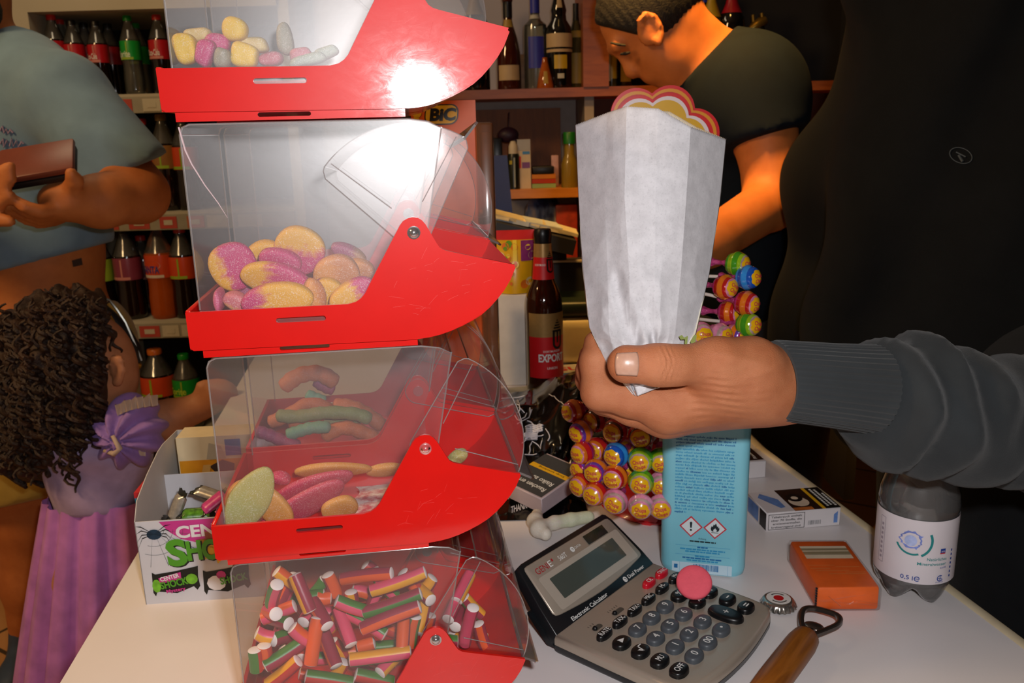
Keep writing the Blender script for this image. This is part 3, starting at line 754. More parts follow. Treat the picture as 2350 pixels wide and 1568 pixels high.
# --- worms in the third bin of the rear stack
G = 'jelly worms in the rear stack'
Wo, Wg, Wp, Wt = sugar('worm_orange', 'd4763c', 'c86a30', .3), sugar('worm_green', '8f9a62', '7f9a5a', .3), sugar('worm_purple', '9a3a72', 'a83f6a', .3), sugar('worm_teal', '6fae90', None, .3)
for i, (mt, w, r, pts, lb) in enumerate([
    (Wp, .170, .0055, [(90, 585), (180, 610), (300, 660), (450, 712)], 'purple jelly worm slanting down behind the near stack'),
    (Wt, .172, .0055, [(335, 620), (430, 590), (540, 560), (690, 555)], 'pale green jelly worm lying in front of the orange ones'),
    (Wo, .190, .0062, [(190, 520), (330, 470), (520, 370), (700, 420)], 'orange jelly worm arching up at the left of the rear heap'),
    (Wg, .184, .0060, [(250, 460), (420, 470), (640, 440), (880, 450), (1010, 500)], 'olive jelly worm bent over the middle of the rear heap'),
    (Wo, .180, .0066, [(620, 640), (780, 560), (950, 600), (1080, 670)], 'orange jelly worm low at the right of the rear heap'),
    (Wo, .205, .0075, [(300, 250), (430, 150), (600, 130), (740, 210)], 'dull orange jelly worm at the very top of the rear heap'),
    (Wt, .196, .0050, [(490, 290), (560, 320), (650, 350)], 'short teal jelly worm high in the rear heap'),
    (Wo, .196, .0070, [(700, 380), (860, 400), (1000, 470), (1110, 560)], 'orange jelly worm sloping down to the right in the rear heap'),
    (Wg, .200, .0070, [(560, 500), (760, 520), (930, 500)], 'olive jelly worm hidden deep in the rear heap'),
    (Wo, .196, .0080, [(360, 560), (520, 480), (640, 470)], 'orange jelly worm under the olive one in the rear heap'),
    (Wp, .212, .0060, [(560, 180), (640, 230), (720, 260)], 'dark purple jelly worm near the top of the rear heap')]):
    ps = [BP(560 + x / 3.456, 820 + y / 3.456, w + .006) for x, y in pts]; c = sum(ps, Vector()) / len(ps)
    fine = []
    for j in range(len(ps) - 1):
        for q in range(6):
            s = q / 6; a, b, cc, d = ps[max(j - 1, 0)], ps[j], ps[j + 1], ps[min(j + 2, len(ps) - 1)]
            fine.append(0.5 * ((2 * b) + (cc - a) * s + (2 * a - 5 * b + 4 * cc - d) * s * s + (3 * b - a - 3 * cc + d) * s ** 3) - c)
    fine.append(ps[-1] - c); n = len(fine)
    rad = [r * (min(1, 0.25 + 1.1 * math.sqrt(min(j, n - 1 - j) / 3)) if min(j, n - 1 - j) < 3 else 1 + 0.08 * math.sin(j * 1.9)) for j in range(n)]
    mb = MB(); mb.tube(fine, rad, 12)
    tag(mb.build('jelly_worm', mt, None, T(c), None), lb, 'sweet', G)
# --- striped candy sticks in the lowest bin
MC = {'o': mat('stick_orange', 'e2571a', .38, bmp=.15, bscale=500), 'p': mat('stick_pink', 'de4a6c', .38, bmp=.15, bscale=500), 'u': mat('stick_plum', '99223f', .38, bmp=.15, bscale=500),
      'y': mat('stick_yellow', 'eaa112', .38, bmp=.15, bscale=500), 'g': mat('stick_green', '3f7a2a', .38, bmp=.15, bscale=500), 'r': mat('stick_red', 'c02a26', .38, bmp=.15, bscale=500)}
M_core = mat('stick_core', 'efe6e2', .6, bmp=.3, bscale=700)
CN = {'o': 'orange', 'p': 'pink', 'u': 'plum', 'y': 'yellow', 'g': 'green', 'r': 'red'}
STK = [  # x0, y0, x1, y1, depth, stripes from upper to lower edge, white end (0 none, 1 first, 2 second), label
    (435, 335, 575, 440, .060, 'oyu', 0, 'yellow and plum candy stick sticking up at the top left of the heap'),
    (555, 400, 668, 612, .026, 'uyp', 2, 'steep yellow striped candy stick at the left with a big white end at its foot'),
    (440, 428, 392, 605, .026, 'pgp', 1, 'pink and green candy stick standing upright near the back panel, white end up'),
    (340, 665, 560, 575, .040, 'opo', 0, 'orange and pink candy stick lying behind the upright pink and green one'),
    (432, 632, 350, 700, .026, 'por', 1, 'orange candy stick with a round white end facing out, left of the heap'),
    (520, 700, 335, 735, .034, 'gur', 1, 'green and plum candy stick pointing to the back panel, white end near middle'),
    (545, 725, 660, 815, .024, 'opp', 0, 'salmon pink candy stick sloping down below the two white ends at the left'),
    (622, 690, 700, 640, .045, 'pup', 1, 'candy stick showing mostly its oval white end in the left middle of the heap'),
    (672, 632, 787, 716, .024, 'uou', 2, 'orange and plum candy stick pointing at the viewer with an oval white end'),
    (885, 425, 1232, 350, .055, 'uoo', 2, 'long orange candy stick on top of the heap with a white right end'),
    (1090, 475, 1462, 342, .048, 'pyu', 0, 'pink and yellow candy stick rising to the right on top of the heap'),
    (850, 540, 1045, 610, .034, 'gpo', 0, 'green, pink and orange candy stick sloping down in the upper middle'),
    (1038, 625, 1432, 490, .032, 'ugu', 0, 'long plum candy stick with a green stripe across the middle of the heap'),
    (1025, 735, 1424, 580, .020, 'uop', 0, 'thick orange and pink candy stick right below the green striped one'),
    (1502, 537, 1400, 520, .055, 'yur', 1, 'plum and yellow candy stick with a white end facing out left of the lid strip'),
    (1425, 490, 1515, 380, .075, 'yyu', 0, 'yellow candy stick leaning up against the red side at the far right of the heap'),
    (912, 650, 1045, 640, .044, 'upp', 0, 'short pink candy stick end showing under the green striped one'),
    (925, 665, 1185, 775, .034, 'gpy', 2, 'green, pink and yellow candy stick sloping down to the right in mid heap'),
    (850, 690, 952, 845, .026, 'pur', 2, 'red candy stick with a sugary white end pointing down in the middle'),
    (715, 700, 672, 980, .018, 'oou', 2, 'upright orange candy stick in front with a white end at the bottom'),
    (748, 845, 850, 992, .026, 'uop', 2, 'orange and pink candy stick leaning right beside the upright orange one'),
    (300, 760, 405, 795, .028, 'pyp', 0, 'short pink and yellow candy stick at the left edge of the heap'),
    (410, 812, 610, 838, .030, 'guu', 1, 'dark green candy stick lying level at the left with a white end on its left'),
    (350, 850, 350, 985, .020, 'oor', 0, 'upright orange candy stick close to the back panel'),
    (356, 992, 610, 868, .018, 'guu', 1, 'green and plum candy stick rising to the right at lower left, white end down'),
    (380, 1120, 585, 955, .015, 'yru', 0, 'yellow candy stick low in the left corner, rising to the right'),
    (615, 935, 660, 860, .045, 'rpr', 1, 'candy stick mostly hidden behind the upright orange one, small white end'),
    (945, 950, 1360, 895, .020, 'ypg', 0, 'long yellow, pink and green candy stick lying level in the lower middle'),
    (1305, 872, 1325, 690, .026, 'oug', 1, 'orange and plum candy stick standing behind the red ear, white end down'),
    (1150, 1040, 1320, 975, .022, 'pyp', 1, 'yellow candy stick under the long level one with a white left end'),
    (985, 1050, 1240, 1105, .020, 'grr', 0, 'green candy stick sloping down at the bottom of the view'),
    (640, 1062, 960, 1110, .016, 'gru', 0, 'long dark green candy stick lying along the bottom of the view'),
    (830, 1090, 900, 960, .032, 'yyr', 0, 'yellow candy stick standing behind the bottom green one'),
    (1418, 768, 1480, 600, .050, 'yur', 1, 'plum candy stick behind the pivot of the lowest bin, white end down'),
    (1683, 540, 1790, 430, .075, 'pyu', 1, 'yellow candy stick leaning up in the spout with a white lower end'),
    (1622, 668, 1700, 600, .062, 'pup', 1, 'candy stick in the spout pointing its oval white end out, left of the upright one'),
    (1672, 722, 1730, 690, .072, 'upu', 1, 'candy stick in the spout half hidden below another white end'),
    (1795, 588, 1745, 875, .055, 'opp', 1, 'upright pink and orange candy stick in the spout'),
    (1830, 700, 1900, 900, .064, 'uou', 0, 'orange and plum candy stick slanting down in the spout'),
    (1880, 805, 2005, 850, .074, 'ypg', 0, 'yellow and pink candy stick lying lowest in the spout'),
    (1735, 520, 1850, 640, .082, 'yug', 0, 'brownish yellow candy stick deep in the spout'),
    (770, 395, 690, 500, .078, 'ggu', 0, 'dark green candy stick deep behind the top of the heap'),
    (790, 360, 850, 500, .070, 'uoo', 0, 'orange candy stick leaning at the top of the heap left of the long orange one'),
    (720, 520, 810, 520, .066, 'oor', 0, 'short orange candy stick in the hollow near the top of the heap'),
    (1050, 290, 1110, 340, .105, 'uru', 0, 'dark red candy stick at the far side of the lowest bin'),
    (285, 880, 300, 1020, .017, 'ggr', 0, 'dark green candy stick squeezed against the back panel at lower left'),
    (1395, 650, 1362, 850, .040, 'gog', 0, 'green candy stick standing just left of the red ear'),
    (1000, 860, 1110, 830, .050, 'oor', 0, 'orange candy stick deep in the gap of mid heap'),
    (540, 520, 640, 640, .075, 'upu', 0, 'plum candy stick deep behind the steep yellow striped one'),
    (960, 470, 1090, 500, .075, 'pog', 0, 'pink candy stick behind the two long ones on top'),
    (1180, 720, 1290, 760, .065, 'oru', 0, 'orange candy stick deep beside the pale right end of a green one'),
    (470, 870, 600, 960, .050, 'rur', 0, 'red candy stick deep at the lower left of the heap'),
    (820, 820, 900, 940, .060, 'ryr', 0, 'dull red candy stick deep below the sugary white end'),
    (1100, 940, 1260, 960, .055, 'rur', 0, 'plum candy stick deep behind the lower level one'),
    (700, 760, 800, 860, .070, 'uru', 0, 'plum candy stick deep behind the upright orange one'),
    (1500, 640, 1470, 760, .085, 'oou', 0, 'orange candy stick deep behind the pivot'),
    (1650, 760, 1720, 860, .085, 'ypy', 0, 'yellow candy stick deep at the foot of the spout')]
PL = {'o': 'orange', 'p': 'pink', 'u': 'plum', 'y': 'yellow', 'g': 'green', 'r': 'red'}
rs = random.Random(5)
for i, (cx, cy, st, where) in enumerate([(520, 460, 'oup', 'behind the upright pink and green one'), (640, 520, 'ggu', 'behind the steep yellow striped one'), (740, 620, 'pup', 'behind the oval white ends'), (860, 640, 'ypy', 'below the sloping green and pink one'), (960, 560, 'oyu', 'under the long plum one'),
        (1110, 560, 'upu', 'between the two long sticks in the middle'), (1250, 680, 'pop', 'right of the thick orange one'), (1330, 610, 'gyg', 'at the right end of the long plum one'), (450, 760, 'upu', 'between the white ends at the left'), (540, 900, 'opo', 'below the level dark green one'),
        (760, 930, 'gpg', 'right of the upright orange one'), (900, 900, 'oyo', 'in the hollow of the lower middle'), (1010, 1000, 'upo', 'below the long level one'), (1180, 860, 'ggp', 'above the long level one'), (440, 1010, 'pup', 'in the lower left corner'), (700, 1060, 'oru', 'at the bottom left of the view'),
        (1560, 820, 'gug', 'behind the red ear'), (1180, 420, 'gpg', 'behind the two long ones at the top'), (1370, 420, 'ror', 'under the right end of the top ones'), (620, 780, 'ror', 'deep below the salmon pink one')]):
    a = rs.uniform(0, PI); l = rs.uniform(90, 140); STK.append((cx - l * math.cos(a), cy - l * .8 * math.sin(a), cx + l * math.cos(a), cy + l * .8 * math.sin(a), rs.uniform(.055, .07), st, 0, PL[st[0]] + ' and ' + PL[st[1]] + ' candy stick buried ' + where))
rs = random.Random(11)
for (x0, y0, x1, y1, w, st, we, lb) in STK:
    q = lambda x, y: (490 + x / 3.0128, 1200 + y / 3.0128)
    a = BP(*q(x0, y0), w + .004 - (.003 if we == 1 else 0)); b = BP(*q(x1, y1), w + .004 - (.003 if we == 2 else 0))
    if we and (a - b).length < 0.022:         # pointing at the viewer: reaches back into the heap
        if we == 1: b = b + NW * 0.018
        else: a = a + NW * 0.018
    elif we == 1: b = b + NW * 0.008
    elif we == 2: a = a + NW * 0.008
    d = (b - a); L = d.length; d.normalize(); c = (a + b) / 2
    up = ZW - d * ZW.dot(d)
    if up.length < 0.3: up = LW * -1 - d * (LW * -1).dot(d)
    up.normalize(); tow = -NW; side = d.cross(up)
    if side.dot(tow) < 0: side = -side
    R = 0.0052; mb = MB(); seg = 18; rings = []
    bend = rs.uniform(-.0012, .0012)
    for i in range(7):
        s = i / 6; p = (s - .5) * L; o = bend * (1 - (2 * s - 1) ** 2)
        rr = R * (0.95 if i in (0, 6) else 1)
        rings.append([tuple(d * p + up * (rr * math.cos(2 * PI * j / seg) + o) + side * (rr * math.sin(2 * PI * j / seg))) for j in range(seg)])
    b0 = len(mb.f); mb.loft(rings, 0, False)
    for f in range(6 * seg):
        ang = (f % seg + .5) / seg * 2 * PI          # 0 = up, pi/2 = toward viewer
        k = 0 if ang < PI * .36 else 1 if ang < PI * .66 else 2 if ang < PI else 3 if ang < PI * 1.5 else 0
        mb.m[b0 + f] = k
    for e, s in ((rings[0], -1), (rings[-1], 1)):
        cc = sum((Vector(v) for v in e), Vector()) / seg
        r1 = [tuple(cc + (Vector(v) - cc) * 0.55 + d * s * 0.0009) for v in e]; rr2 = [tuple(cc + (Vector(v) - cc) * 0.90 + d * s * 0.0004) for v in e]
        tip = tuple(cc + d * s * 0.001)
        n0 = len(mb.v); mb.add(list(e) + rr2 + r1 + [tip], [(j, (j + 1) % seg, seg + (j + 1) % seg, seg + j) for j in range(seg)] + [(seg + j, seg + (j + 1) % seg, 2 * seg + (j + 1) % seg, 2 * seg + j) for j in range(seg)] + [(2 * seg + j, 2 * seg + (j + 1) % seg, 3 * seg) for j in range(seg)], 4)
    o = mb.build('candy_stick', [MC[st[0]], MC[st[1]], MC[st[2]], MC['u' if st[2] != 'u' else 'p'], M_core], None, T(c), 50); fixn(o)
    tag(o, lb, 'sweet', 'striped candy sticks in the lowest bin')
# ------------------------------------------------------------------ things on the counter
def inset_ring(pts, d, z):
    n = len(pts); out = []
    for i in range(n):
        a, b, c = Vector(pts[i - 1]), Vector(pts[i]), Vector(pts[(i + 1) % n])
        e1 = (b - a).normalized(); e2 = (c - b).normalized(); nn = Vector((-(e1.y + e2.y), e1.x + e2.x))
        if nn.length < 1e-6: nn = Vector((-e1.y, e1.x))
        nn.normalize(); out.append((b.x + nn.x * d, b.y + nn.y * d, z))
    return out
def rrect(x0, y0, x1, y1, r, n=5):
    p = []
    for cx, cy, a in ((x1 - r, y0 + r, -PI / 2), (x1 - r, y1 - r, 0), (x0 + r, y1 - r, PI / 2), (x0 + r, y0 + r, PI)):
        for i in range(n + 1): p.append((cx + r * math.cos(a + PI / 2 * i / n), cy + r * math.sin(a + PI / 2 * i / n)))
    return p
# --- calculator
AX = Vector((0.65245168, 0.75783032, 0)); AY = Vector((-0.75783032, 0.65245168, 0))
CM = frame((0.031, 0.6348, TZ + 0.018), AX, AY, ZW)
calc = emptym('calculator', CM @ T((0, 0, -0.018)), 'silver and black desk calculator with a raised display, lying before the blue bottle', 'calculator')
Z18 = 0.018; mm = 0.001
M_silv = mat('calculator_silver', 'a89c8e', .32, .35, var=.02, vscale=20, bmp=.08, bscale=900); M_cblk = mat('calculator_black', '14171a', .28, var=.05)
out = []
for i in range(25):
    s = i / 24; out.append((6 + 142 * s, -124 - 7 * math.sin(PI * s)))
out = [(-1, -100), (-.5, -110), (2, -119)] + out[1:-1] + [(151, -121), (154.5, -113), (156, -100), (157, -50), (157, 3), (0, 3), (-1, -50)]
out = [(x * mm, y * mm) for x, y in out]
mb = MB(); mb.loft([inset_ring(out, .003, 0), inset_ring(out, .0005, .003), inset_ring(out, 0, .008)], 0, True); mb.build('bottom_shell', M_cblk, calc)
mb = MB(); mb.loft([inset_ring(out, .0003, .008), inset_ring(out, .0003, .0135), inset_ring(out, .0012, .0163), inset_ring(out, .0032, .0178), inset_ring(out, .005, .018)], 0, True); mb.build('keyboard_plate', M_silv, calc, None, 60)
M_kg = mat('key_grey', '474c52', .42, var=.03, bmp=.1, bscale=900); M_kb = mat('key_black', '0e0f11', .34, var=.03); M_kr = mat('key_red', 'c01428', .3, var=.03); M_ink = mat('white_ink', 'd9d9d6', .5, var=0)
def key(x, y, st, m, w=17.5, d=13.0, hh=.0048, th=6.2, rot=0):
    x *= mm; y = -y * mm; w *= mm; d *= mm; n = 28; base = []
    for i in range(n):
        a = 2 * PI * i / n; c, s = math.cos(a), math.sin(a); f = (abs(c) ** 3.6 + abs(s) ** 3.6) ** (-1 / 3.6)
        k = f * c; base.append((x + w / 2 * k * (1 - .10 * (f * s) ** 2), y + d / 2 * f * s * (1 - .16 * k * k)))
    mb = MB(); rings = []
    for sc, z in ((1.04, .0), (1.02, .55), (.96, .86), (.84, .98), (.5, 1.02)):
        rings.append([(x + (px - x) * sc, y + (py - y) * sc, Z18 + hh * z) for px, py in base])
    mb.loft(rings, 0, True)
    fn = lambda a, b: (a, b, Z18 + hh * 1.02 + .00012)
    th *= mm
    if st == '>': mb.poly([(x - .003, y - .0028), (x + .0034, y), (x - .003, y + .0028)], fn, 1)
    elif st == 'sq':
        for q in (((-.0048, 0), (-.0036, 0), (-.0012, -.004), (.0002, -.004), (-.0016, .0004)), ((-.0012, -.004), (-.0002, -.004), (.0012, .0036), (.0002, .0036)), ((.0002, .0028), (.0052, .0028), (.0052, .0038), (.0002, .0038))):
            mb.poly([(x + a, y + b) for a, b in q], fn, 1)
    elif st == 'dot': mb.disc(x, y, .0012, fn, 1, 12)
    elif st == 'div':
        mb.rect(x - .003, y - .0004, x + .003, y + .0004, fn, 1); mb.disc(x, y + .0022, .0008, fn, 1, 10); mb.disc(x, y - .0022, .0008, fn, 1, 10)
    elif st == 'min': mb.rect(x - .0024, y - .0006, x + .0024, y + .0006, fn, 1)
    elif st == 'eq': mb.rect(x - .0028, y - .0018, x + .0028, y - .0006, fn, 1); mb.rect(x - .0028, y + .0006, x + .0028, y + .0018, fn, 1)
    elif st == 'plus': mb.rect(x - .0026, y - .0005, x + .0026, y + .0005, fn, 1); mb.rect(x - .0005, y - .0026, x + .0005, y + .0026, fn, 1)
    elif st: mb.text(st, x, y - th / 2, th, fn, 1, min(len(st) * th * .72, w * .78) if len(st) > 1 else None, .012, 'c')
    return mb.build('key', [m, M_ink], calc, None, 50)
for x, y, st in ((46, 50, '7'), (68.5, 50, '8'), (91, 50, '9'), (44.5, 68.5, '4'), (67.5, 68.5, '5'), (90.5, 68.5, '6'), (44, 87, '1'), (66.8, 87, '2'), (90, 87, '3'), (42.6, 105, '0'), (65.4, 105, '00'), (88.6, 105, 'dot')): key(x, y, st, M_kg)
for x, y, st in ((22, 50, '>'), (21.3, 68.5, 'sq'), (20, 87, 'MU'), (18.6, 105, 'OFF'), (114.6, 50.5, '%'), (114.8, 68.5, 'x'), (137.2, 50.5, ''), (136.5, 69, 'div'), (135, 87.5, 'min'), (133, 106, 'eq')): key(x, y, st, M_kb, th=5 if st in ('MU', 'OFF') else 6)
key(112.6, 97, 'plus', M_kb, 17.5, 31)
for x, st in ((23.5, 'RATE'), (46.8, 'TAX-'), (70, 'TAX+'), (92.8, 'MRC'), (116.5, 'M-'), (139.7, 'M+')): key(x, 32, st, M_kb, 18, 8.5, th=4.6)
key(117.5, 17.5, 'CE', M_kr, 17, 8.5, th=4.4); key(139.6, 17.7, 'ON/C', M_kr, 17, 8.5, th=4.2)
M_slot = mat('slider_slot', '4b463f', .5, var=0)
for x, w in ((62, 15), (30.5, 12)):
    mb = MB(); fn = lambda a, b: (a, b, Z18 + .0002)
    mb.poly(rrect((x - w / 2) * mm, -.0225, (x + w / 2) * mm, -.0170, .0026), fn, 0)
    for q in range(5 if w > 13 else 3): mb.rect((x - w / 2 + 1 + q * 3.2) * mm, -.0148, (x - w / 2 + 1.6 + q * 3.2) * mm, -.0128, fn, 1)
    mb.ell(((x - w / 2 + 2.6) * mm, -.0198, Z18 + .001), (.0022, .0022, .0022), 1); mb.build('slider', [M_slot, M_kb], calc)
# tilted display
TH = math.radians(38); FM = T((0, .001, Z18 - .004)) @ RX(TH)
def fbox(pts, z0, z1, m, name, par=calc, bev=.0012):
    p = [(x * mm, y * mm) for x, y in pts]; mb = MB()
    mb.loft([inset_ring(p, 0, z0), inset_ring(p, 0, z1 - bev), inset_ring(p, bev * .4, z1 - bev * .3), inset_ring(p, bev, z1)], 0, True, FM); return mb.build(name, m, par)
case = fbox([(2, -1), (156, -1), (157, 2), (156.5, 20), (152, 60), (149, 67), (146, 69), (20, 69), (15, 68), (12, 62), (5, 30), (1, 2)], -.009, .002, M_cblk, 'display_case')
pan = [(12.3, 18.5), (14, 15.6), (18, 14.2)] + [(18 + 128 * i / 14, 14.2 - 4.6 * math.sin(PI * i / 14)) for i in range(1, 14)] + [(146, 14.2), (150, 15.2), (151.6, 18.5), (150, 40), (147.5, 60), (146, 62.6), (143, 63.6), (22, 64.6), (19, 64), (17.4, 61.5)]
dp = fbox(pan, .0015, .0034, M_silv, 'display_panel')
M_lcd = mat('lcd_glass', '454a44', .12, var=.03, vscale=8); M_lcdf = mat('lcd_frame', 'b3a799', .3, .2, var=0); M_sol = mat('solar_cell', '23241f', .15, var=.1, vscale=200)
F = flat(FM, 0)
def FZ(z): return lambda a, b: tuple(FM @ Vector((a * mm, b * mm, z)))
mb = MB(); mb.poly(rrect(22.5, 15.8, 145, 49.5, 2.5), FZ(.0036), 0); mb.build('screen_frame', M_lcdf, dp)
mb = MB(); mb.poly(rrect(33.4, 22.8, 132.3, 44.2, .8), FZ(.0038), 0); mb.build('screen', M_lcd, dp)
mb = MB(); mb.poly(rrect(100.8, 50.4, 132.8, 60.2, .5), FZ(.0038), 0); mb.build('solar_cell', M_sol, dp)
M_ri = mat('red_ink', '9d1420', .5, var=0)
mb = MB(); mb.text('GENI', 25.5, 52.2, 6.0, FZ(.0037), 0, 17.5); mb.text('E', 43.6, 52.2, 6.0, FZ(.0037), 1, 4.2)
mb.poly([(49, 55.6), (51.2, 56), (51, 58.8), (49.4, 58.2)], FZ(.0037), 0); mb.text('560T', 58, 52.4, 4.8, FZ(.0037), 1, 11.5)
mb.ring(79.5, 55.2, 1.2, 2.6, FZ(.0037), 1, 16); mb.disc(79.0, 54.8, .8, FZ(.0037), 1); mb.text('DATA', 83.5, 54, 2.4, FZ(.0037), 1, 8.5)
mb.build('lettering', [M_ri, M_ink], dp)
mb = MB(); mb.text('Electronic Calculator', 26, 3.4, 3.7, FZ(.0023), 0, 53.5, .015); mb.build('lettering', M_ink, case); mb = MB(); mb.text('Dual Power', 115.5, 4.2, 3.5, FZ(.0023), 0, 27, .015); mb.ring(110.5, 5.8, 1.5, 2.7, FZ(.0023), 0, 18); mb.disc(110, 5.5, 1.2, FZ(.0023), 0); mb.build('lettering', M_ink, case)
mb = MB(); mb.prism([(0.002, 0.004), (0.030, 0.026), (.034, .026), (.012, .004)], .006, .011, 0, RZ(PI / 2) @ T((0, -.012, 0)))
mb.prism([(0.002, 0.004), (0.030, 0.026), (.034, .026), (.012, .004)], .146, .151, 0, RZ(PI / 2) @ T((0, -.157, 0))); mb.build('display_stand', M_cblk, calc)

# --- round pink sweet leaning on the keys
pc = onpl(1593, 1337, (0.160, 0.702, TZ + .034), (0, 0, 1)); nrm = Vector((-0.16, -0.62, 0.76)).normalized()
mb = MB(); mb.ell((0, 0, 0), (.0158, .0158, .0042), 0, None, 36, 12, .6)
thing(mb, 'round_sweet', mat('pink_foam', 'e5596a', .75, bmp=.5, bscale=500, var=.04, vscale=200), 'flat round coral pink sweet leaning on the calculator keys', 'sweet', None, frame(pc, nrm.cross(ZW) * -1, nrm.cross(nrm.cross(ZW) * -1), nrm), 60)

# --- white foam sweet behind the calculator
g = lambda x, y, z: np.array(onz(x, y, TZ + z))
f1 = union([chain([g(1232, 1182, .012), g(1228, 1196, .012), g(1236, 1215, .012), g(1252, 1226, .011)], [.0065, .0085, .0085, .0068], .004), chain([g(1242, 1212, .012), g(1272, 1200, .012), g(1310, 1193, .010), g(1350, 1187, .008)], [.0068, .0072, .0072, .0070], .004)], .006)
o = sdf_obj('foam_sweet', f1, .0012, sugar('white_foam', 'd8cfc0', 'cfd3b4', .35, 0, .5, scale=600, sss=.1)); tag(o, 'pale white and green foam sweet shaped like a hammer behind the calculator', 'sweet')

# --- crown cap
cap = empty('crown_cork', onz(1786, 1388, TZ + .002), 'silver crown cap with a red dot lying beside the calculator', 'bottle cap')
mb = MB(); rings = []; nseg = 84
for r, z, k in ((.0160, .0, .05), (.0152, .0025, .035), (.0142, .0045, .012), (.0132, .0058, 0), (.0110, .0064, 0), (.0, .0066, 0)):
    rings.append([(r * (1 + k * math.cos(21 * 2 * PI * j / nseg)) * math.cos(2 * PI * j / nseg), r * (1 + k * math.cos(21 * 2 * PI * j / nseg)) * math.sin(2 * PI * j / nseg), z) for j in range(nseg)])
mb.loft(rings, 0, False); mb.build('crown', mat('cap_tin', 'b4afa8', .22, .9, var=.05), cap)
mb = MB(); fz = lambda x, y: (x, y, .0069); mb.disc(0, 0, .0108, lambda x, y: (x, y, .00675), 0, 28); mb.disc(0, 0, .0046, fz, 1, 20); mb.ring(0, 0, .0066, .0080, fz, 2, 24, .6, 2.3); mb.ring(0, 0, .0066, .0080, fz, 2, 24, 3.6, 5.6)
mb.build('printed_top', [mat('cap_white', 'd8d2cc', .4), mat('cap_red', 'b3161a', .4), mat('cap_dark', '4b4440', .4)], cap)

# --- bottle opener
a = onz(1765, 1575, TZ + .0125); b = onz(1853, 1459, TZ + .0125); d = (b - a).normalized(); Lh = .105
a = b - d * Lh; OM = frame(a, d, ZW.cross(d), ZW)
opn = emptym('bottle_opener', OM, 'bottle opener with a worn wooden handle and a dark metal loop', 'bottle opener')
mb = MB(); rings = []
for s, r in ((0, .006), (.012, .0095), (.06, .0118), (.3, .0126), (.6, .0126), (.85, .0124), (.96, .0112), (1, .0085)):
    rings.append([(s * Lh, r * math.cos(2 * PI * j / 20), r * .92 * math.sin(2 * PI * j / 20)) for j in range(20)])
mb.loft(rings, 0, True); mb.build('handle', wood('opener_wood', '8f5418', '6f3d10', (3, 30, 30), .4), opn)
e1, e2, e3 = (OM.inverted() @ onz(x, y, TZ + .0135) for x, y in ((1838, 1418), (1922, 1424), (1880, 1450)))
mb = MB(); pts = []
for (x, y) in ((1848, 1456), (1840, 1436), (1839, 1415), (1846, 1399), (1866, 1396), (1897, 1403), (1920, 1412), (1928, 1424), (1921, 1435), (1900, 1445), (1874, 1455), (1858, 1460)): pts.append(OM.inverted() @ onz(x, y, TZ + .0135))
n = len(pts); fine = []
for i in range(n):
    p0, p1, p2, p3 = pts[i - 1], pts[i], pts[(i + 1) % n], pts[(i + 2) % n]
    for q in range(5):
        s = q / 5; fine.append(.5 * ((2 * p1) + (p2 - p0) * s + (2 * p0 - 5 * p1 + 4 * p2 - p3) * s * s + (3 * p1 - p0 - 3 * p2 + p3) * s ** 3))
rings = []; m_ = len(fine); cen = sum(fine, Vector()) / m_
for i in range(m_):
    t = (fine[(i + 1) % m_] - fine[i - 1]).normalized(); o_ = t.cross(Vector((0, 0, 1)))
    if o_.dot(fine[i] - cen) < 0: o_ = -o_
    w = .0024; rings.append([tuple(fine[i] + o_ * w * c + Vector((0, 0, 1)) * .0016 * s) for c, s in ((-1, -1), (-1, .8), (-.6, 1.1), (.6, 1.1), (1, .8), (1, -1))])
rings.append(rings[0]); mb.loft(rings, 0, False)
lip = OM.inverted() @ onz(1868, 1437, TZ + .014); nk = OM.inverted() @ onz(1856, 1456, TZ + .0132)
mb.ell(tuple(lip), (.0062, .0085, .0018), 0); mb.tube([(Lh - .004, 0, 0), (Lh + .004, 0, .0008), tuple(nk), tuple((nk + lip) / 2)], [.0042, .0055, .0062, .0045], 10, flat=.5)
mb.build('loop', mat('opener_steel', '6b625c', .25, .9, var=.1), opn)

# --- pack of paper tissues
tx = Vector((.0578, -.0025, 0)).normalized(); TM = frame((.2985, .7335, TZ), tx, ZW.cross(tx), ZW)
tis = emptym('tissue_pack', TM, 'orange pack of paper tissues with pale stripes, wrapped in clear film', 'tissue pack')
M_or = mat('tissue_orange', 'e2611a', .5, var=.08, vscale=60)
mb = MB(); mb.rbox((0, 0, .0125), (.0555, .090, .0235), .003, 0)
fz = lambda x, y: (x, y, .02435)
for y0, y1, m in ((.030, .0345, 1), (.0255, .030, 2), (.0235, .0255, 1), (.0185, .0235, 2), (.0165, .0185, 3), (.0095, .0165, 1)): mb.rect(-.022, y0 - .002, .0225, y1 - .002, fz, m)
for i, (x0, x1, y) in enumerate(((-.024, -.006, -.012), (-.02, .01, -.016), (.006, .024, -.019), (-.01, .024, -.022), (-.024, .0, -.006), (.0, .022, -.009))): mb.rect(x0, y, x1, y + .0012, fz, 4)
mb.build('tissues', [M_or, mat('tissue_cream', 'd9cdb6', .5), mat('tissue_olive', '8e8468', .5), mat('tissue_grey', 'a39a84', .5), mat('tissue_light_orange', 'dd7a3a', .5)], tis)
mb = MB(); mb.rbox((0, 0, .0127), (.059, .0945, .0250), .004, 0); rs = random.Random(2)
mb.v = [(x + rs.uniform(-1, 1) * .0006, y + rs.uniform(-1, 1) * .0006, max(.0003, z)) for x, y, z in mb.v]
for j in range(9): mb.tube([(-.0285 + rs.uniform(0, .056), -.0472, .004 + rs.uniform(0, .018)), (-.0285 + rs.uniform(0, .056), -.0476, .006 + rs.uniform(0, .016))], .0004, 4)
mb.build('film', clear('wrap_film', (1, 1, 1), .01, .03, .012, .10, .3, (.9, .8, .75), .8), tis)
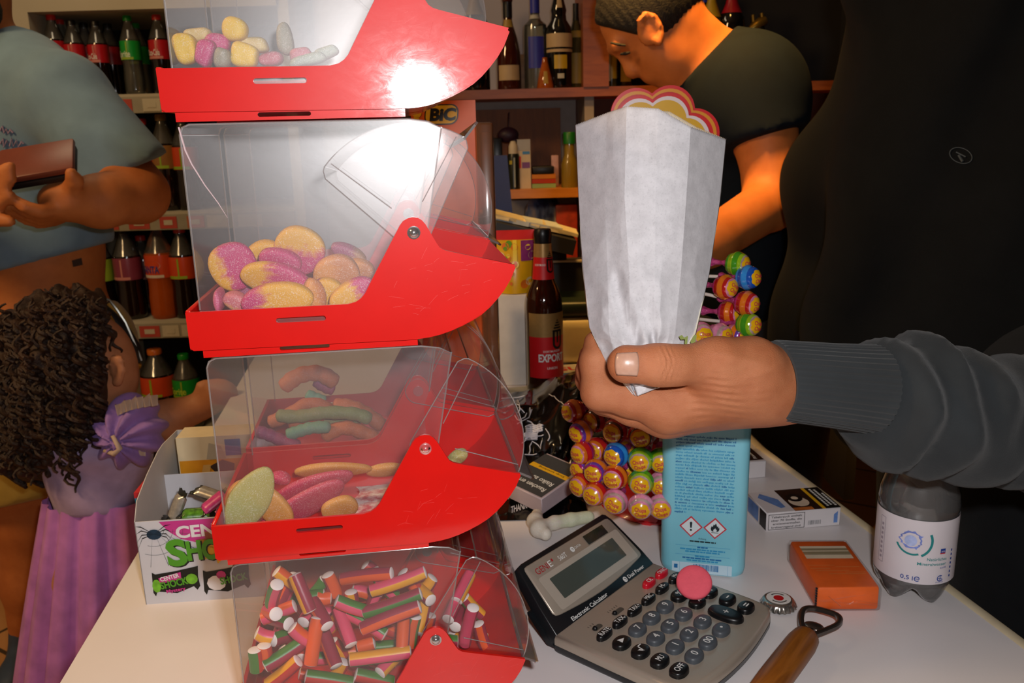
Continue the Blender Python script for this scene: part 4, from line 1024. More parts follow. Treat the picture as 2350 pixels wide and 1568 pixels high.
mb = MB()
for j in range(9): mb.box((-.0287, -.0452, .003 + j * .0025), (.0016, .0016, .0013))
mb.build('tear_strip', M_cblk, tis)

# --- water bottle
WC = Vector((.3695, .7225, TZ))
wb = empty('water_bottle', WC, 'half litre bottle of mineral water with a white label, standing near the counter edge', 'bottle')
prof = [(.0, .004), (.012, .003), (.022, .001), (.0295, .0035), (.0330, .010), (.0343, .018), (.0345, .023), (.0338, .0255), (.0338, .086), (.0345, .089), (.0347, .094), (.0335, .104), (.0295, .118), (.0235, .133), (.0175, .147), (.0138, .158), (.0126, .164), (.0126, .172)]
M_pet = clear('pet_bottle', (.93, .93, .93), .15, .20, .03, .05, .3, (.75, .74, .74), .15)
mb = MB(); rings = []; sg = 60
for i, (r, z) in enumerate(prof):
    row = []
    for j in range(sg):
        a = 2 * PI * j / sg; k = 1.0; zz = z
        if z < .0245:                       # five feet with valleys between them
            f = (.5 + .5 * math.cos(5 * a + .4)) ** .7; v = 1 - f; zz = z + v * (.0135 * (1 - min(1, z / .024))) ; k = 1 - .14 * v * (1 - min(1, z / .025))
        row.append((r * k * math.cos(a), r * k * math.sin(a), zz))
    rings.append(row)
mb.loft(rings, 0, False); mb.build('bottle_body', M_pet, wb)
mb = MB(); mb.lathe([(.0, .016), (.030, .018), (.0332, .026), (.0332, .0885), (.0325, .0895), (0, .0895)], 40, 0)
mb.build('water', clear('water', (.80, .80, .79), .14, .10, .0, .02, .3, (.55, .54, .54), 0), wb)
M_wl = mat('water_label', 'd3cbd0', .35, var=.02); M_teal = mat('teal_ink', '1c7f80', .5, var=0); M_wblue = mat('water_blue', '6f80c4', .5, var=.25, vscale=120); M_navy = mat('navy_ink', '23408f', .5, var=0)
mb = MB(); mb.lathe([(.0346, .0245), (.0347, .086)], 64, 0)
va = math.atan2(WC.x, WC.y)                # angle that faces the camera
fn = cyl(Matrix.Identity(4), .0347, .0003, .0, -va)
fn2 = cyl(Matrix.Identity(4), .0347, .0005, .0, -va)
cx_, cy_ = -.003, .0665
rs = random.Random(4)
pp = [(cx_ + (.0085 + rs.uniform(-.0006, .0016 if i % 3 else .003)) * math.cos(2 * PI * i / 36), cy_ + (.0078 + rs.uniform(-.0004, .0016 if i % 3 else .003)) * math.sin(2 * PI * i / 36)) for i in range(36)]
mb.poly(pp, fn, 2); mb.disc(cx_ - .0005, cy_ - .0005, .0052, fn2, 4, 20)
mb.ring(cx_ + .001, cy_, .0150, .0172, fn, 1, 30, -1.05, .45); mb.ring(cx_ + .001, cy_, .0128, .0146, fn, 1, 30, -2.75, -1.15)
mb.text('Natürliches', .0295, .0482, .0028, fn, 1, .0185, .01, 'r'); mb.text('Mineralwasser', .0295, .0435, .0028, fn, 1, .0262, .01, 'r'); mb.text('still', .0295, .0402, .0018, fn, 3, .006, 0, 'r')
mb.text('0,5 l', -.0095, .0278, .0040, fn, 3, .0105, .012); mb.ring(.0042, .0296, .0017, .0025, fn, 3, 20, .3, 5.6); mb.rect(.0022, .0293, .0064, .0299, fn, 3, 2)
mb.rect(.0225, .0555, .0275, .0595, fn, 3, 3); mb.rect(.0222, .0545, .0275, .0556, fn, 5, 3); mb.text('aro', .0232, .0564, .0018, fn2, 0, .0036, .01)
mb.ring(.0245, .0305, .0022, .0031, fn, 3, 20, .9, 5.9); mb.rect(.0242, .0285, .0249, .0325, fn, 3); mb.rect(.0225, .0300, .0265, .0307, fn, 3, 2); mb.text('PFAND', .0205, .0262, .0013, fn, 3, .0075)
for q in range(7): mb.rect(.0345, .030 + q * .0042, .0362, .0322 + q * .0042, fn, 3)
for x0, x1 in ((-.0345, -.034), (-.0285, -.028)): mb.rect(x0, .035, x1, .080, fn, 6)
mb.rect(-.0345, .0795, -.028, .080, fn, 6, 3); mb.rect(-.0345, .035, -.028, .0355, fn, 6, 3)
for q in range(8): mb.rect(-.0325, .039 + q * .0046, -.0300, .0415 + q * .0046, fn, 6)
mb.build('label', [M_wl, M_teal, M_wblue, M_navy, mat('water_blue_light', 'a9b6e0', .5, var=.2, vscale=150), mat('logo_red', 'b8323a', .5, var=0), mat('pale_grey_ink', '9a8f9c', .5, var=0)], wb)
mb = MB(); mb.lathe([(.0150, .166), (.0150, .178), (.0142, .180), (0, .180)], 28, 0); mb.lathe([(.0168, .161), (.0168, .163), (.0126, .1635)], 28, 0); mb.build('screw_cap', mat('cap_blue', '2d57a8', .4), wb)

# --- cigarette packs
M_cw = mat('pack_white', 'cfc9cb', .4, var=.02); M_cb = mat('pack_black', '0c0c0d', .4, var=0); M_cy = mat('pack_yellow', 'd8a51a', .45, var=0); M_cblue = mat('pack_blue', '5d7fb8', .45, var=.25, vscale=70); M_cdk = mat('pack_dark_photo', '241008', .5, var=.3, vscale=60); M_cor = mat('pack_orange_photo', 'b4642a', .5, var=.25, vscale=90); M_cpale = mat('pack_pale_photo', 'cdb9a2', .5, var=.1); M_cg = mat('pack_grey', '6d6f72', .4, var=.05)
CMATS = [M_cw, M_cb, M_cy, M_cblue, M_cdk, M_cor, M_cpale, M_ink, M_cg]
def pack_body(t, dims): MB().rbox((0, 0, dims[2] / 2), dims, .0009, 0, None, 1).build('carton', M_cw, t)
b0 = onz(1757, 1221, TZ); b1 = onz(1927, 1206, TZ); dx = (b1 - b0).normalized(); dy = ZW.cross(dx)
cg = emptym('cigarette_pack', frame(b0 + dx * .043 + dy * .0275, dx, dy, ZW), 'white cigarette pack with an eye picture, lying right of the blue bottle', 'cigarette pack')
pack_body(cg, (.085, .055, .0215))
mb = MB(); fz = lambda x, y: (x, y, .0217); fz2 = lambda x, y: (x, y, .0219)
mb.poly([(-.036, .012), (-.030, .022), (-.016, .004), (-.016, -.016), (-.022, -.018)], fz, 3)
mb.rect(-.010, -.0275, .0215, .0275, fz, 4); mb.disc(.004, -.006, .011, fz2, 6, 24, .012); mb.disc(.003, .004, .009, lambda x, y: (x, y, .0221), 1, 24, .010); mb.disc(.003, .003, .004, lambda x, y: (x, y, .0223), 6, 16)
mb.rect(-.010, -.0275, .012, -.020, fz2, 5); mb.rect(.0215, -.0275, .0255, .0275, fz, 2); mb.rect(.0255, -.0275, .0425, .0275, fz, 1)
for q, (y0, y1) in enumerate(((-.022, .022), (-.020, .018), (-.022, .010))):
    y = y0
    while y < y1: mb.rect(.029 + q * .0046, y, .0315 + q * .0046, y + .0032, fz2, 7); y += .0042
mb.build('printed_face', CMATS, cg)
mb = MB(); ff = lambda x, y: (x, -.0277, y)
for x0, y0, x1, y1 in ((-.0405, .0015, .001, .0021), (-.0405, .0190, .001, .0196), (-.0405, .0015, -.0399, .0196), (.0004, .0015, .001, .0196)): mb.rect(x0, y0, x1, y1, ff, 1)
for q, s in enumerate(('Tabakrauch enthält', 'über 70 Stoffe, die', 'erwiesenermaßen', 'krebserregend sind.')): mb.text(s, -.0197, .0152 - q * .0040, .0023, ff, 1, (.035, .035, .031, .034)[q], .01, 'c')
rs = random.Random(8); x = .005
while x < .020: w = rs.uniform(.0003, .001); mb.rect(x, .004, x + w, .009, ff, 8); x += w + rs.uniform(.0003, .0008)
mb.poly([(.0345, .004), (.039, .004), (.039, .0175), (.0345, .014)], ff, 3); mb.build('printed_side', CMATS, cg)
mb = MB(); fl = lambda x, y: (-.0427, -x, y); mb.rect(-.022, .002, .006, .0195, fl, 3); mb.rect(.010, .001, .0265, .0205, fl, 1); mb.build('printed_end', CMATS, cg)
# second pack, half hidden behind the blue bottle
b1 = onz(1757, 1096, TZ); dx = Vector((.99, .14, 0)).normalized(); dy = ZW.cross(dx)
c2 = emptym('cigarette_pack', frame(b1 - dx * .0275 + dy * .044, dx, dy, ZW), 'cigarette pack with a black warning panel peeping out behind the blue bottle', 'cigarette pack')
pack_body(c2, (.055, .088, .0225))
mb = MB(); fz = lambda x, y: (x, y, .0228); fz2 = lambda x, y: (x, y, .0230); mb.rect(-.0265, -.040, .0262, .006, fz, 1); mb.rect(-.0265, .006, .0262, .010, fz, 2); mb.rect(-.0265, .010, .0262, .043, fz, 5)
for q, s in enumerate(('Rauchen', 'Schwanger', 'Babys')): mb.text(s, .019 - q * .0095, -.036, .0042, fz2, 7, .038, .012, 'l', PI / 2)
mb.build('printed_face', CMATS, c2)

# --- black carrier bag with white print
from mathutils import noise as mnoise
M_film = mat('black_film', '070707', .16, spec=.6, var=0, bmp=.0)
PRF = [(.890, .0), (.905, .003), (.935, .005), (.965, .009), (.985, .020), (1.0, .040), (1.02, .068), (1.05, .094), (1.09, .108), (1.14, .108), (1.20, .09), (1.24, .05), (1.25, .0)]
def bag_pt(u, v, off=0.0):
    s = v * (len(PRF) - 1); i = min(int(s), len(PRF) - 2); f = s - i; f = f * f * (3 - 2 * f) * .4 + f * .6
    y = PRF[i][0] * (1 - f) + PRF[i + 1][0] * f; z = PRF[i][1] * (1 - f) + PRF[i + 1][1] * f
    env = max(0.0, 1 - abs(u) ** 4) if v > .33 else max(0.0, 1 - abs(u) ** 6)
    x = .030 + u * (.052 + .060 * min(1, max(0, v - .3) * 2.2)) + .03 * max(0, v - .3)
    if v > .4: z *= .88 + .24 * math.sin(u * 2.6 - .6) * min(1, (v - .4) * 5)
    p = Vector((u * 1.5 + v * .8, v * 2.2 - u * .5, 0)); am = min(1, v * 2.2) * min(1, (1.02 - v) * 4)
    r = abs(mnoise.noise(p * 1.25 + Vector((3, 1, 2)))) + .40 * abs(mnoise.noise(p * 2.5 + Vector((7, 0, 0))))
    k = (.30 - r) * .060 * am
    return (x + k * .3 * u, y - k * .8, TZ + .0012 + max(0, (z + k * .6) * env) + off)
mb = MB(); mb.grid(lambda a, b: bag_pt(a * 2 - 1, b), 90, 120, 0)
bag = mb.build('carrier_bag', M_film, None, None, 30)
tag(bag, 'crumpled glossy black plastic bag with white line drawings on the counter', 'bag')
def bagfn(x, y):
    p = Vector(bag_pt(x, y)); du = Vector(bag_pt(x + .01, y)) - p; dv = Vector(bag_pt(x, y + .004)) - p
    return tuple(p + du.cross(dv).normalized() * .0012)
M_pw = mat('bag_print', 'b9b9c4', .5, var=0)
mb = MB(); rs = random.Random(21)
def stroke(pts, w=.010):
    for (x0, y0), (x1, y1) in zip(pts, pts[1:]):
        L = math.hypot((x1 - x0), (y1 - y0) * 2); 
        if L < 1e-6: continue
        nx, ny = -(y1 - y0) * 2 / L * w / 2, (x1 - x0) / L * w / 4; k = max(1, int(L / .04))
        for i in range(k):
            a, b = i / k, (i + 1) / k; ax_, ay_, bx_, by_ = x0 + (x1 - x0) * a, y0 + (y1 - y0) * a, x0 + (x1 - x0) * b, y0 + (y1 - y0) * b
            mb.add([bagfn(ax_ + nx, ay_ + ny), bagfn(ax_ - nx, ay_ - ny), bagfn(bx_ - nx, by_ - ny), bagfn(bx_ + nx, by_ + ny)], [(0, 1, 2, 3)], 0, False)
_bg = []
for i in range(81):
    for j in range(90):
        u, v = -1 + i / 40, j / 119; p = Vector(bag_pt(u, v)) - Vector(CAM); q = RCAM.T @ np.array(p); _bg.append((CX + FPX * q[0] / q[2], CY + FPX * q[1] / q[2], q[2], u, v))
_bg = np.array(_bg)
def buv(px, py):
    d = (_bg[:, 0] - px) ** 2 + (_bg[:, 1] - py) ** 2; near = np.where(d < d.min() + 60)[0]; k = near[np.argmin(_bg[near, 2] + d[near] * 2e-4)]; return _bg[k, 3], _bg[k, 4]
def bline(pts, w=.0008):
    fine = []
    for (x0, y0), (x1, y1) in zip(pts, pts[1:]):
        n = max(2, int(math.hypot(x1 - x0, y1 - y0) / 7))
        for i in range(n): fine.append((x0 + (x1 - x0) * i / n, y0 + (y1 - y0) * i / n))
    fine.append(pts[-1]); P_ = [Vector(bagfn(*buv(*q))) for q in fine]
    mb.tube(P_, w, 4)
for pts in ([(1150, 872), (1165, 862), (1168, 884), (1158, 900)], [(1158, 905), (1176, 898), (1180, 915), (1172, 928)], [(1165, 935), (1186, 912), (1194, 930), (1188, 948)], [(1196, 905), (1184, 925), (1206, 945)], [(1180, 955), (1192, 966), (1210, 950)], [(1190, 972), (1214, 958), (1222, 940)], [(1212, 965), (1238, 985), (1226, 1000)], [(1140, 838), (1160, 845), (1176, 838)],
            [(1200, 1015), (1220, 1003), (1248, 998)], [(1212, 1040), (1222, 1012), (1240, 1030), (1244, 1014)], [(1205, 1046), (1232, 1040)], [(1258, 902), (1294, 930)], [(1252, 985), (1262, 1000), (1258, 1012)], [(1215, 935), (1218, 950)], [(1178, 880), (1192, 890), (1200, 880)]): bline(pts)
for y in range(974, 1010, 2): 
    x0, x1 = (1206, 1246) if y < 992 else (1204, 1232)
    bline([(x0, y + 3), (x1, y)], .0013)
mb.build('white_print', M_pw, bag)
mb = MB()
def btext(st, x, y, h, w, slope):
    vs, fs = glyph_mesh(st, .02); x0 = min(v[0] for v in vs); x1 = max(v[0] for v in vs)
    mb.add([bagfn(*buvf(x + (v[0] - x0) / (x1 - x0) * w, y - v[1] / .7 * h + slope * (v[0] - x0) / (x1 - x0) * w)) for v in vs], fs, 0, False)
def buvf(px, py):
    d = (_bg[:, 0] - px) ** 2 + (_bg[:, 1] - py) ** 2; k = np.argsort(d)[:6]; k = k[_bg[k, 2] < _bg[k, 2].min() + .03]; A = np.c_[_bg[k, :2], np.ones(len(k))]
    if len(k) < 4: return _bg[k[0], 3], _bg[k[0], 4]
    s_, *_ = np.linalg.lstsq(A, _bg[k, 3:5], rcond=None); r_ = np.array([px, py, 1]) @ s_; return float(r_[0]), float(r_[1])
btext('THANK YOU', 1172, 1180, 15, 64, -.32); btext('GEFAHR! Halten Sie die', 1150, 1140, 11, 92, -.32); btext('nicht Krippen, Betten, K', 1150, 1153, 11, 100, -.34)
mb.build('printed_warning', M_pw, bag)
# pack lying upside down on the bag
PC = [(1226, 1046), (1310, 1073), (1285, 1143), (1190, 1106)]
q = [onz(x, y, TZ + .036) for x, y in PC]; dx = (q[0] - q[1]).normalized(); cn = (q[1] + q[2]) / 2
dz = Vector((.05, -.22, 1)).normalized(); dy = dz.cross(dx)
c3 = emptym('cigarette_pack', frame(cn + dx * .030 - dz * .021, dx, dy, dz), 'grey cigarette pack lying upside down on the black bag', 'cigarette pack')
MB().rbox((0, 0, .0105), (.060, .078, .021), .001, 0, None, 1).build('carton', mat('pack_mauve_white', 'a99aa0', .4), c3)
mb = MB(); fz = lambda x, y: (x, y, .0212); fz2 = lambda x, y: (x, y, .0214)
mb.rect(-.0275, -.006, .030, .0365, fz, 1); mb.rect(-.0275, -.014, .030, -.006, fz, 2); mb.rect(-.025, -.036, .030, -.014, fz, 8)
mb.m = [8 if m == 1 else m for m in mb.m]
for k_, s in enumerate(('Rauchen erhöht Ihr', 'Risiko zu erblinden')): mb.text(s, -.022, .021 - k_ * .0135, .0072, fz2, 7, .066, .015)
mb.text('Stop smoking', -.022, -.0115, .003, fz2, 1, .04)
mb.build('printed_face', [M_cw, M_cb, M_cy, M_cblue, M_cdk, M_cor, M_cpale, M_ink, mat('pack_dark_grey', '3d3f41', .4, var=.05)], c3)

# --- blue disinfectant bottle
b0, b1 = onz(1514, 1310, TZ), onz(1709, 1330, TZ); dx = (b1 - b0).normalized(); bw = (b1 - b0).length
BLM = frame((b0 + b1) / 2 + ZW.cross(dx) * .022, dx, ZW.cross(dx), ZW)
bl = emptym('disinfectant_bottle', BLM, 'flat blue bottle of hand disinfectant with hazard signs, standing under the hand', 'bottle')
m, t, b = nt('blue_bottle'); n_ = noise(t, 12, 3); r_ = ramp(t, n_.outputs[0], [(.3, hx('79bfd2')), (.7, hx('86cadb'))]); t.links.new(r_.outputs[0], b.inputs[0]); b.inputs['Roughness'].default_value = .3
b.inputs['Subsurface Weight'].default_value = .25; b.inputs['Subsurface Radius'].default_value = (.004, .012, .014); b.inputs['Specular IOR Level'].default_value = .5
hw, hd = bw / 2, .022
def bring(k, z, rr=.011): return [(x, y, z) for x, y in rrect(-hw * k, -hd * k, hw * k, hd * k, rr * k, 5)]
mb = MB(); mb.loft([bring(.90, .0), bring(.97, .0025), bring(1, .008), bring(1.0, .06), bring(1.005, .12), bring(1.01, .155), bring(.99, .165), bring(.90, .172)], 0, True)
mb.lathe([(.030, .172), (.016, .178), (.0135, .182), (.0135, .19)], 24, 0); mb.build('bottle_body', m, bl)
mb = MB(); mb.lathe([(.0155, .187), (.0155, .206), (.0145, .208), (0, .208)], 28, 0); mb.build('screw_cap', mat('cap_pale_blue', '9cc4d4', .4), bl)
M_bi = mat('blue_ink', '2f8fbe', .5, var=.08); M_bd = mat('dark_blue_ink', '1f6aa4', .5, var=0); M_bw = mat('label_white', 'b9d4e2', .45, var=0); M_rb = mat('hazard_red', 'c0313f', .5, var=0); M_hb = mat('hazard_black', '14232a', .5, var=0); M_hw = mat('hazard_white', 'cfdbe0', .5, var=0)
ff = lambda x, y: (x, -hd - .0005, y); ff2 = lambda x, y: (x, -hd - .0008, y)
mb = MB(); rs = random.Random(17)
x0, x1 = -.0275, .0285
for q in range(25):
    y = .137 - q * .00325; x = x0; xe = x1 if q not in (3, 24) else (x0 + .026 if q == 3 else x0 + .012)
    bold = rs.random() < .2; nl = 0; wl = rs.randint(3, 11)
    while x < xe - .001:
        if nl >= wl: x += .0011; nl = 0; wl = rs.randint(3, 12); bold = rs.random() < .15; continue
        lw = rs.choice((.0003, .0006, .0007, .0009)); h_ = rs.choice((.0012, .0012, .0013, .0019)); d_ = -.0005 if rs.random() < .08 else 0
        mb.rect(x, y + d_, x + lw, y + h_, ff, 1 if bold or q < 3 else 0); x += lw + (.00018 if bold else .0003); nl += 1
for cx_, kind in ((-.0115, '!'), (.0113, 'f')):
    cy_ = .0452; R = .0112; mb.poly([(cx_, cy_ - R), (cx_ + R, cy_), (cx_, cy_ + R), (cx_ - R, cy_)], ff, 3); R = .0094
    mb.poly([(cx_, cy_ - R), (cx_ + R, cy_), (cx_, cy_ + R), (cx_ - R, cy_)], ff2, 5); f3 = lambda x, y: (x, -hd - .0011, y)
    if kind == '!': mb.poly([(cx_ - .0007, cy_ - .0012), (cx_ + .0007, cy_ - .0012), (cx_ + .0012, cy_ + .0045), (cx_, cy_ + .0055), (cx_ - .0012, cy_ + .0045)], f3, 4); mb.disc(cx_, cy_ - .0034, .0011, f3, 4, 12)
    else:
        fl_ = [(-.0028, -.0030), (.0028, -.0030), (.0042, -.0008), (.0040, .0016), (.0031, .0006), (.0030, .0030), (.0020, .0022), (.0008, .0058), (-.0004, .0036), (-.0014, .0044), (-.0022, .0018), (-.0033, .0024), (-.0041, -.0002), (-.0036, -.002)]
        mb.poly([(cx_ + a_, cy_ + b_) for a_, b_ in fl_], f3, 4); mb.rect(cx_ - .0034, cy_ - .0046, cx_ + .0034, cy_ - .0040, f3, 4)
        mb.poly([(cx_ + a_ * .4, cy_ - .0016 + b_ * .4) for a_, b_ in fl_], lambda x, y: (x, -hd - .0013, y), 5)
mb.text('Achtung', -.0005, .0322, .0018, ff, 4, .0075, .0, 'c')
for y, w_, k_ in ((.0290, .025, 4), (.0246, .052, 0), (.0228, .010, 1), (.0202, .043, 0), (.0178, .033, 0), (.0148, .052, 0), (.0132, .014, 0), (.0108, .038, 1), (.0084, .030, 0)):
    if w_ > .05: mb.rect(-w_ / 2, y, w_ / 2, y + .0003, ff, 0); continue
    x = -w_ / 2
    while x < w_ / 2 - .001: ww = min(rs.uniform(.0018, .006), w_ / 2 - x); mb.rect(x, y, x + ww, y + .0015, ff, k_); x += ww + .0006
mb.rect(-.029, -.0075 + .0035, .0285, .0085 - .002, ff, 2)
x = -.0085
while x < .0155: w = rs.uniform(.0003, .0011); mb.rect(x, -.0010, x + w, .0055, ff2, 1); x += w + rs.uniform(.0002, .0008)
mb.rect(-.027, -.0005, -.0235, .0038, ff2, 1); mb.rect(-.0217, -.004, -.0215, .0065, ff2, 0); mb.rect(.0245, -.004, .0247, .0065, ff2, 0)
lab = mb.build('printed_text', [M_bi, M_bd, M_bw, M_rb, M_hb, M_hw], bl); lab.location.z = .006

# --- brown beer bottle
beer = empty('beer_bottle', ony(1251, 868, 1.37).xy.to_3d() + ZW * TZ, 'brown beer bottle with a red and gold label behind the black bag', 'bottle')
M_bg = mat('brown_glass', '2a0c04', .07, spec=.7, var=.1, vscale=30, coat=.5)
BP_ = [(.0, .002), (.022, .0), (.0275, .003), (.0300, .008), (.0303, .02), (.0303, .150), (.0297, .160), (.0270, .172), (.0222, .183), (.0180, .193), (.0162, .202), (.0146, .225), (.0130, .250), (.0132, .254), (.0138, .256), (.0138, .260), (.0128, .262), (.0128, .270), (.0, .270)]
MB().lathe(BP_, 36, 0).build('glass_body', M_bg, beer)
MB().lathe([(.0134, .254), (.0142, .257), (.0142, .262), (.0148, .266), (.0142, .272), (.0128, .276), (.0, .277)], 28, 0).build('crown_cap', M_kb, beer)
M_gold = mat('label_gold', 'a5814c', .35, .35, var=.06, vscale=200); M_lred = mat('label_red', 'c01018', .45, var=.04)
def ulogo(mb, x, y, s, fn, m):
    for x0, y0, x1, y1 in ((-.5, .35, -.28, 1.5), (.28, .35, .5, 1.5), (-.5, 1.42, .5, 1.6), (-.09, .45, .09, 1.42)): mb.rect(x + x0 * s, y + y0 * s, x + x1 * s, y + y1 * s, fn, m, 2)
    mb.ring(x, y + .36 * s, .28 * s, .5 * s, fn, m, 14, PI, 2 * PI)
    for i, (w_, yy) in enumerate(((.5, 1.72), (.36, 1.95), (.22, 2.18), (.08, 2.38))): mb.rect(x - w_ * s * .8, y + yy * s, x + w_ * s * .8, y + (yy + .13) * s, fn, m, 2)
va = math.atan2(beer.location.x, beer.location.y) * -1 + .42
def band(r0, z0, z1, zm, name):
    mb = MB(); a0, a1 = -PI / 2 + va - 1.35, -PI / 2 + va + 1.35
    rr = r0 if callable(r0) else (lambda z: r0)
    mb.lathe([(rr(zm), zm), (rr(z1), z1)], 40, 0, None, False, a0, a1); mb.lathe([(rr(z0), z0), (rr(zm), zm)], 40, 1, None, False, a0, a1); return mb
mb = band(.0308, .035, .143, .104, 'label'); fn = cyl(Matrix.Identity(4), .0308, .0004, 0, va)
ulogo(mb, .010, .0855, .0185, fn, 2); mb.text('EXPORT', .0, .063, .0125, fn, 3, .046, .03, 'c'); mb.text('DORTMUNDER', .0, .0785, .0034, fn, 3, .030, .01, 'c'); mb.text('UNION', .0, .050, .004, fn, 3, .018, .01, 'c'); mb.build('front_label', [M_gold, M_lred, M_cb, M_ink], beer)
rn = lambda z: .0168 - (z - .199) * .064 + .0006
mb = MB(); mb.lathe([(rn(.232), .232), (rn(.2535) + .0003, .2535)], 40, 0); mb.lathe([(.0182, .196), (rn(.205) + .0003, .204), (rn(.232), .232)], 40, 1)
fnn = lambda x, y: tuple(Vector(((rn(y) + .0012) * math.cos(-PI / 2 + va + x / .016), (rn(y) + .0012) * math.sin(-PI / 2 + va + x / .016), y)))
ulogo(mb, .005, .2085, .0130, fnn, 2); mb.text('DORTMUND', -.020, .2185, .0032, fnn, 3, .017, .01); mb.build('neck_label', [M_gold, M_lred, M_cb, M_ink], beer)
# --- display carton of sour chewing gum at the left
b0 = onz(335, 1388, TZ); dx = Vector((.99633, .08564, 0)); dy = Vector((-.08564, .99633, 0)); CW, CD = .125, .152
cb = emptym('candy_carton', frame(b0, dx, dy, ZW), 'open white display carton of sour chewing gum at the left edge of the counter', 'carton')
M_card = mat('white_card', 'cfd0d6', .5, var=.02); M_cin = mat('inner_card', 'b8b4b0', .7, var=.03); M_mag = mat('carton_magenta', 'c8388c', .45, var=.03); M_grn = mat('carton_green', '4f9c22', .45, var=.05); M_yel = mat('carton_yellow', 'e8b820', .45); M_k = mat('carton_black', '0d1210', .45, var=0); M_carW = mat('carton_white', 'e2e0e2', .45, var=0)
def panel(pts, M, name, m=0, th=.0008):
    mb = MB(); mb.prism(pts, 0, th, 0, M); return mb.build(name, M_card if m == 0 else M_cin, cb)
HF = .0855
panel([(0, 0), (CW, 0), (CW, HF), (0, HF)], Matrix.Identity(4), 'front_panel')
side = [(0, 0), (CD, 0), (CD, .122), (.103, .1245), (.085, .123), (.046, .1135), (.012, .1015), (0, HF)]
sideM = Matrix(((0, 1, 0, 0), (1, 0, 0, 0), (0, 0, 1, 0), (0, 0, 0, 1)))
panel(side, sideM, 'side_panel', 1); panel(side, T((CW - .0008, 0, 0)) @ sideM, 'side_panel', 1)
panel([(0, 0), (CW, 0), (CW, .123), (0, .122)], T((0, CD, 0)), 'back_panel', 1)
panel([(.0008, 0), (CW, 0), (CW, .094), (.0008, .094)], T((0, .093, 0)), 'divider')
MB().box((CW / 2, CD / 2, .0010), (CW - .004, CD - .004, .0012)).build('bottom_panel', M_cin, cb)
MM = [M_carW, M_mag, M_grn, M_yel, M_k, mat('carton_web', '6b6f74', .5, var=0), mat('spider_blue', '15344a', .5, var=.2, vscale=200), mat('carton_lime', '6fb52a', .45, var=.3, vscale=150)]
ff = lambda x, y: (x, -.0004, y); f2 = lambda x, y: (x, -.0007, y); f3 = lambda x, y: (x, -.0010, y); f4 = lambda x, y: (x, -.0013, y)
mb = MB()
mb.poly([(.022, .0845), (CW, .0845), (CW, .060), (.058, .060), (.040, .066), (.030, .074)], ff, 1)
for i in range(5):
    a = -1.72 + i * .36; mb.poly([(.016, .078), (.016 + .046 * math.cos(a), .078 + .040 * math.sin(a)), (.0165 + .046 * math.cos(a), .0785 + .040 * math.sin(a))], ff, 5)
for r in (.010, .018, .027): mb.ring(.016, .078, r, r + .0004, ff, 5, 16, -1.95, -.1)
st = []
for i in range(24): a = 2 * PI * i / 24; r = .021 if i % 2 else .014; st.append((.078 + r * 1.25 * math.cos(a), .058 + r * math.sin(a)))
mb.poly(st, ff, 3)
mb.text('CENTER', .0365, .0672, .0115, f3, 0, .070, .035, 'l', .03)
for i, (ch, x, y, h, w_) in enumerate((('S', .026, .0395, .025, .019), ('H', .0445, .044, .0185, .014), ('O', .0585, .0435, .0195, .017), ('C', .0755, .044, .0185, .015), ('K', .090, .043, .020, .016))):
    mb.text(ch, x + .0008, y - .0012, h, f2, 4, w_ + .0006, .05, 'l', .05); mb.text(ch, x, y, h, f3, 2, w_, .045, 'l', .05)
mb.disc(.067, .0535, .002, f3, 3, 10)
# a plain spider on its web
mb.disc(.0165, .072, .0068, f2, 6, 16, .0052)
for sx in (-1, 1):
    for k_ in range(4): a = -.9 + k_ * .55; x1, y1 = .0165 + sx * .011, .073 + .008 * math.sin(a) + .002; x2, y2 = .0165 + sx * .0165, .073 + .018 * math.sin(a * .9) - .003; mb.poly([(.0165, .0725), (x1, y1 + .0006), (x2, y2), (x1, y1 - .0006)], f2, 4)
# pictures of two wrapped sweets
def wrapper_pic(x, y, w_, h, c1):
    z = [(x, y + .004), (x + .002, y), (x + .004, y + .005), (x + w_ * .5, y + .002), (x + w_ - .006, y + .008), (x + w_ - .003, y + .004), (x + w_, y + .008), (x + w_ - .001, y + h * .6), (x + w_, y + h), (x + w_ - .005, y + h - .001), (x + w_ * .5, y + h - .004), (x + .004, y + h - .006), (x + .001, y + h - .004)]
    mb.poly(z, ff, 4)
wrapper_pic(.0085, .008, .044, .029, 0); mb.poly([(.015, .027), (.036, .032), (.036, .025), (.016, .021)], f2, 1); mb.text('CENTER', .017, .0235, .0042, f3, 0, .018, .03, 'l', .2); mb.text('SHOCK', .0165, .0155, .007, f3, 2, .026, .035, 'l', .16); mb.text('Mystery', .021, .0110, .0034, f3, 1, .018, .03, 'l', .12)
mb.disc(.0455, .024, .0055, f2, 7, 12); mb.disc(.0125, .019, .004, f2, 7, 10, .007)
wrapper_pic(.0555, .006, .044, .030, 0); mb.disc(.068, .018, .009, f2, 0, 10, .008); mb.disc(.073, .026, .0045, f2, 1, 9); mb.text('SHOCK', .072, .016, .007, f3, 2, .026, .035, 'l', .16)
mb.build('printed_front', MM, cb)
